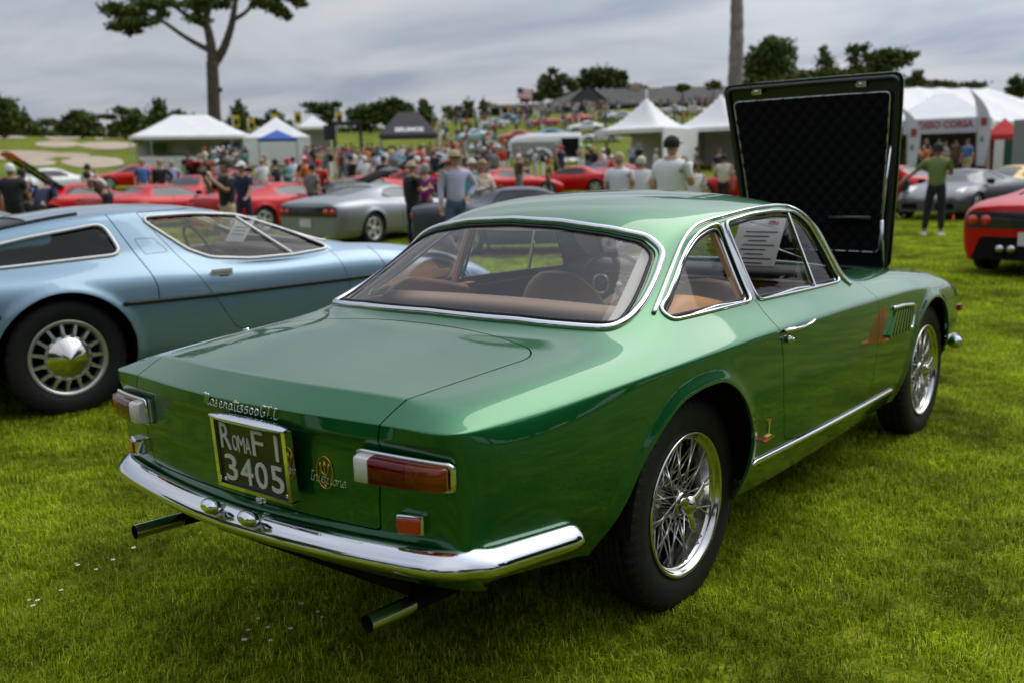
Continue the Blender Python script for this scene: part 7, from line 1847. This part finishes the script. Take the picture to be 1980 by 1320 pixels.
FAR={(k,g):far_mesh(PP[k],g) for k,g in (('stand','hair'),('stand','cap'),('walk','hair'),('walk','cap'),('phone','hair'),('hip','hat'),('short','cap'),('woman','long'),('bulky','hair'),('bulky','hat'))}
def slot(o,i,m): o.material_slots[i].link='OBJECT'; o.material_slots[i].material=m
def put_person(label,px,d,kind,gear,shirt,trou,shoes='black',skin=0,hair=0,face_deg=0.,h=1.75,group='visitors among the parked cars',dz=0,bag=None):
    """face_deg: 0 looks at the photographer, 180 shows the back"""
    p=gp_(px,d,dz-.01); P=PP[kind]; t=thing('person',label,'person',loc=p,rz=facing(p,face_deg),group=group); t.scale=(h/1.78,)*3
    for nm,m in (('body',SKIN[skin]),('face',SKIN[skin]),('shirt',CL[shirt]),('trousers',CL[trou]),('shoes',CL[shoes])):
        o=obj(nm,P[nm],t); slot(o,0,m)
    hm=HAIR[hair] if gear in ('hair','long') else (CL[hair] if isinstance(hair,str) else CL['black'])
    o=obj({'hair':'hair','long':'hair','cap':'cap','hat':'hat'}[gear],P['gear'][gear],t); slot(o,0,hm)
    if gear in('cap','hat'):
        pass
    if kind=='phone':
        b=MB(); b.box((.40,0,1.53),(.03,.15,.085)); b.build('camera',CL['black'],t)
    if bag: b=MB(); b.box((-.2,0,1.25),(.16,.30,.42)); o=b.build('backpack',CL[bag],t); md=o.modifiers.new('b','BEVEL'); md.width=.05; md.segments=2
    return t
def put_far(label,px,d,kind,gear,shirt,trou,skin=0,hair=0,face_deg=0.,h=1.74,group='visitors farther off'):
    p=gp_(px,d,-.02); t=thing('person',label,'person',loc=p,rz=facing(p,face_deg),group=group,me=FAR[(kind,gear)]); t.scale=(h/1.78,)*3
    slot(t,0,SKIN[skin]); slot(t,1,CL[shirt]); slot(t,2,CL[trou]); slot(t,3,CL['black']); slot(t,4,HAIR[hair] if gear in('hair','long') else CL[hair if isinstance(hair,str) else 'white'])
    return t
PPL=[
 ('man seen from behind in an olive T-shirt, black trousers and white trainers, arm held out',1812,18.6,'out','hair','green','black','white',1,0,172,1.80),
 ('man in a white shirt and black cap seen from behind above the green roof',1298,12.4,'bulky','cap','white','khaki','black',0,'black',150,1.84),
 ('man in a tan cap and white shirt left of the black-capped man',1197,17.2,'bulky','cap','white','khaki','black',0,'khaki',165,1.74),
 ('shorter person in a straw-coloured cap and white shirt beside the tan-capped man',1240,18.5,'stand','cap','white','grey','black',0,'cream',175,1.68),
 ('man in a white T-shirt bending low right of the black-capped man',1342,19.,'stand','hair','white','black','black',0,1,170,1.55),
 ('man in a pale blue long-sleeved shirt, hat and jeans above the green roof',880,15.6,'hip','hat','lilac','denim','black',0,'khaki',20,1.80),
 ('woman in a cream cardigan with fair hair right of the hatted man',932,17.2,'woman','long','cream','khaki','black',0,3,40,1.66),
 ('person in a bright turquoise top behind the woman in cream',912,19.5,'stand','hat','aqua','khaki','black',0,'cream',160,1.70),
 ('person in a bright red top behind the hatted man',901,21.5,'stand','hair','red','black','black',0,1,180,1.74),
 ('person in a magenta top left of the hatted man',822,18.5,'woman','hair','magenta','black','black',0,2,170,1.62),
 ('person in a straw hat and black jacket left of the magenta top',795,18.0,'bulky','hat','black','black','black',0,'khaki',120,1.66),
 ('man in a black T-shirt photographing the red cars with both arms raised',436,16.2,'phone','hair','black','khaki','white',1,0,-60,1.76),
 ('man in a navy shirt and cap just behind the man in black',468,20.5,'walk','cap','navy','navy','black',1,'white',-30,1.74),
 ('man in a blue shirt and khaki trousers standing among the red cars',276,33.,'stand','hair','blue','khaki','brown',0,3,10,1.80),
 ('man in a black shirt with light trousers right of the man in blue',311,32.,'hip','hair','black','grey','black',0,3,0,1.78),
 ('man in a dark brown jacket leaning over the red car with raised lid',205,24.,'bend','hair','brown','black','black',0,0,-120,1.78),
 ('person in a white shirt beside the raised red engine lid',170,29.,'phone','hair','white','khaki','white',0,0,150,1.74),
 ('big man in black clothes and a white cap at the left edge',20,19.5,'bulky','cap','black','black','black',1,'white',170,1.80),
 ('person in black standing close beside the big man in black',42,20.5,'stand','hair','black','black','black',1,0,120,1.70),
 ('man in a royal blue shirt behind the raised red lid at the left',62,24.,'bend','hair','blue','denim','black',0,1,-60,1.78),
 ('person in navy stooping at the far left among the red cars',67,18.8,'bend','hair','navy','black','black',1,0,150,1.70),
 ('man in a red jacket by the open black hatch in the middle rows',616,27.,'bulky','cap','red','black','black',0,'red',150,1.76),
 ('person in grey checks beside the man in the red jacket',604,24.,'stand','hair','grey','black','black',0,0,130,1.66),
 ('man in a white shirt standing behind the row of red cars',706,34.,'stand','cap','white','khaki','white',0,'white',160,1.80),
 ('man in a dark suit left of the man in white behind the red row',680,36.,'bulky','hair','black','black','black',0,0,120,1.80),
 ('man in a white shirt and straw hat at the right end of the picket fence',508,33.,'stand','hat','white','grey','black',0,'khaki',200,1.76),
 ('man in a navy jacket seen from behind on the open lawn',840,45.,'bulky','hair','navy','navy','black',0,1,175,1.80),
 ('woman with a grey top on the lawn right of the man in navy',878,44.,'walk','long','black','navy','black',0,1,160,1.68),
 ('man in a dark blue jacket with his back turned left of the trailer',925,45.,'bulky','hair','navy','grey','black',0,0,190,1.82),
 ('man in a grey shirt beside the dark blue jacket left of the trailer',955,46.,'short','cap','grey','black','white',0,'black',175,1.82),
 ('woman in a tan dress with a straw hat among the navy jackets',900,50.,'woman','long','cream','cream','brown',0,3,150,1.70),
 ('man in a black shirt standing right of the trailer',1136,50.,'phone','hair','black','denim','black',0,0,90,1.80),
 ('man in a black top and light trousers between trailer and high-peak tent',1150,48.,'hip','cap','black','cream','white',0,'yellow',140,1.80),
 ('person all in white at the left pole of the high-peak tent',1166,47.,'walk','hat','white','white','white',0,'white',60,1.76),
 ('man in a light blue shirt inside the high-peak tent',1222,55.,'stand','hair','sky','denim','black',0,3,30,1.80),
 ('person in a green cap and black shirt inside the high-peak tent',1236,53.,'bulky','cap','black','black','black',0,'teal',-40,1.78),
 ('person in a white shirt at the right pole of the high-peak tent',1268,46.,'stand','hair','white','grey','black',0,2,100,1.70),
 ('person in olive clothes walking in front of the second high-peak tent',1347,44.,'walk','hair','olive','olive','brown',1,0,100,1.78),
 ('man in a navy shirt by the yellow cloth left of the raised bonnet',1390,40.,'stand','hair','navy','black','black',0,0,20,1.76),
 ('person in a tan shirt and black shorts left of the raised bonnet',1399,27.,'short','hair','cream','black','brown',1,0,170,1.74),
 ('woman in a salmon top before the lettered awning',1790,42.,'phone','long','orange','brown','brown',0,0,-100,1.70),
 ('man in dark clothes under the lettered awning',1812,46.,'hip','hair','black','black','black',1,0,40,1.80),
 ('person in a black and white top behind the man in olive',1824,43.,'bulky','hair','grey','black','black',0,0,60,1.74),
 ('person in brown under the right half of the lettered awning',1845,47.,'stand','hair','brown','brown','black',1,0,0,1.78),
 ('man in a blue shirt and tan trousers right of the awning opening',1868,43.,'stand','hair','blue','khaki','black',0,0,-30,1.80),
 ('person in a red shirt crouching right of the raised bonnet',1752,24.,'bend','cap','red','black','black',0,'red',-90,1.70),
 ('person in a red cap low beside the angular red coupe',1061,36.,'stand','cap','black','black','black',0,'red',90,1.55),
 ('person in a maroon top sitting high by the angular red coupe',1003,36.,'bulky','cap','brown','grey','black',0,'white',120,1.76),
 ('person in white by the red sedan corner',1183,40.,'stand','hat','red','black','black',0,'white',120,1.60),
]
for a in PPL: put_person(*a)
# crowd in front of the marquees, behind the red cars, and all over the slope up to the clubhouse
def crowd():
    rg=random.Random(12); kinds=list(FAR); cols=['white','white','sky','navy','navy','black','black','black','grey','khaki','cream','red','blue','teal','pink','lilac','olive','orange','yellow','black']; tr=['khaki','black','navy','denim','grey','cream','white']
    zones=[ # name, px range, depth range, count, place phrase
     ('by the marquee counter',395,480,46,70,26,'before the long marquee'),
     ('gantry',585,700,50,80,30,'by the black gantry'),
     ('canopy',700,860,55,74,30,'around the charcoal canopy'),
     ('rows',330,860,27,46,26,'among the middle rows of red cars'),
     ('rows2',940,1180,44,60,12,'behind the angular red coupes'),
     ('lawn',860,985,52,100,40,'left of the trailer'),
     ('slope_left',835,1010,105,160,60,'left of the clubhouse'),
     ('slope_mid',990,1180,118,166,75,'below the clubhouse gable'),
     ('terrace',1040,1420,156,168,56,'on the clubhouse terrace'),
     ('slope_right',1280,1400,110,150,16,'above the high-peak tents'),
     ('far_left',195,262,175,190,7,'on the left fairway'),
     ('awning',1760,1880,44,49,5,'under the lettered awning')]
    where=['left end','middle','right end']
    far=dict(V=[],F=[],M=[]); MT=list(CL.values())+SKIN+HAIR
    for nm,a,b,d0,d1,n,ph in zones:
        for i in range(n):
            px=rg.uniform(a,b); d=rg.uniform(d0,d1); k=rg.choice(kinds); sc=rg.choice(cols); tc=rg.choice(tr); f=(px-a)/(b-a)
            hc=rg.choice([0,1,2,3]) if k[1] in('hair','long') else rg.choice(['white','black','khaki','red','navy'])
            head={'hair':'bareheaded','long':'long-haired','cap':'capped','hat':'hatted'}[k[1]]
            if nm in ('slope_mid','terrace'):     # the farthest, smallest figures: one mass of people
                me=FAR[k]; p=gp_(px,d,-.02); rz=rg.uniform(0,6.28); sc_=rg.uniform(.92,1.06); c_,s_=math.cos(rz)*sc_,math.sin(rz)*sc_; b0=len(far['V'])
                cm=[MT.index(SKIN[rg.choice([0,0,1,2])]),MT.index(CL[sc]),MT.index(CL[tc]),MT.index(CL['black']),MT.index(HAIR[rg.choice([0,1,2,3])] if k[1] in('hair','long') else CL[rg.choice(['white','black','khaki','red','navy'])])]
                far['V']+=[(p.x+v.co.x*c_-v.co.y*s_,p.y+v.co.x*s_+v.co.y*c_,p.z+v.co.z*sc_) for v in me.vertices]; far['F']+=[tuple(q+b0 for q in f.vertices) for f in me.polygons]; far['M']+=[cm[f.material_index] for f in me.polygons]
                continue
            put_far('%s visitor in %s and %s %s, %s'%(head,sc,tc,ph,where[min(2,int(f*3))]),px,d,k[0],k[1],sc,tc,rg.choice([0,0,0,1,1,2]),hc,rg.uniform(0,360),rg.uniform(1.6,1.86),group='visitors '+ph)
    o=obj('distant_crowd',mesh_from('distant_crowd',far['V'],far['F'],MT,fm=far['M']),kind='stuff'); o['label']='dense crowd of tiny visitors below and along the front of the clubhouse'; o['category']='crowd'
crowd()
# parked and displayed cars up the slope
def slope_cars():
    def simple(label,px,d,yaw,col,kind='classic',sc=1.):
        put_car(kind,label,px,d,yaw,col,'old cars shown on the slope',near=False,scale=sc,lamps='front',plate=False)
    P=paint
    simple('turquoise old coupe left of the charcoal canopy',730,66,60,P('turquoise',(.02,.38,.42)))
    simple('small light blue car below the charcoal canopy',768,68,80,P('mid_blue',(.05,.22,.40)),'wedge')
    simple('silver grey old coupe to the right under the charcoal canopy',835,60,70,P('old_silver',(.30,.32,.32),.4))
    simple('black limousine beside the silver grey coupe on the lawn',862,66,85,BLK)
    simple('orange low car above the silver grey coupe',873,95,85,P('orange',(.65,.22,.02)),'wedge')
    simple('pale blue old car highest on the left of the slope',915,112,120,P('pale_blue',(.35,.52,.58)))
    simple('pale grey-blue old car just below the pale blue one',936,92,100,P('grey_blue',(.30,.42,.44)))
    simple('cream and red old car above the left end of the trailer',1000,108,95,P('cream_red',(.50,.10,.08)))
    simple('pink-red open car above the trailer',1050,128,88,P('pinkish',(.55,.08,.10)),'wedge')
    simple('mid blue car just above the trailer roof',1062,108,95,P('sky_blue',(.10,.26,.45)))
    simple('red old car below the clubhouse gable',1112,132,110,P('rosso',(.55,.06,.07)))
    simple('white old saloon right of the red old car below the gable',1132,116,100,P('white2',(.68,.70,.68)))
    simple('second white car behind the left roof of the high-peak tent',1162,104,85,P('white3',(.66,.68,.66)),'wedge')
    simple('dark green old car on the upper slope',1178,134,150,P('dark_green',(.02,.12,.12)))
    simple('silver open car beside the dark green old car',1200,132,95,P('pale_silver',(.45,.47,.45)))
    simple('white car highest up above the high-peak tent',1300,140,80,P('white4',(.62,.64,.62)))
    simple('light car next to the highest white car',1335,138,95,P('beige',(.50,.47,.38)))
    simple('teal old car above the left of the slope crowd',980,138,70,P('teal',(.04,.25,.27)))
    simple('silver old car left of the teal one on the slope',955,128,95,P('silver5',(.40,.42,.42)))
    put_car('wedge','black hatchback with its tailgate raised in the middle rows',640,26.5,110,BLK,'modern sports cars on the lawn',lid=(.4,1.10,1.0,20,1.2),lamps='front')
slope_cars()
def build_cones():
    m=mat('cone_orange',(.80,.07,.012),rough=.5); b=MB(); b.lathe([(.0,.50),(.022,.50),(.10,.02)],24,axis='z',smooth=True); body=b.mesh('cone_body',m); b=MB(); b.box((0,0,.012),(.27,.27,.025)); base=b.mesh('base',m)
    for (x,y),lab in (((5.0,-1.80),'orange traffic cone mirrored as a red wedge in the flank behind the front wheel'),(tuple(gp_(1848,22.6))[:2],'tiny orange cone on the grass before the dark grey sports car')):
        c=thing('traffic_cone',lab,'cone',loc=(x,y,height(x,y))); obj('cone_body',body,c); obj('base',base,c)
        if x>6: c.scale=(.35,.35,.35)
build_cones()
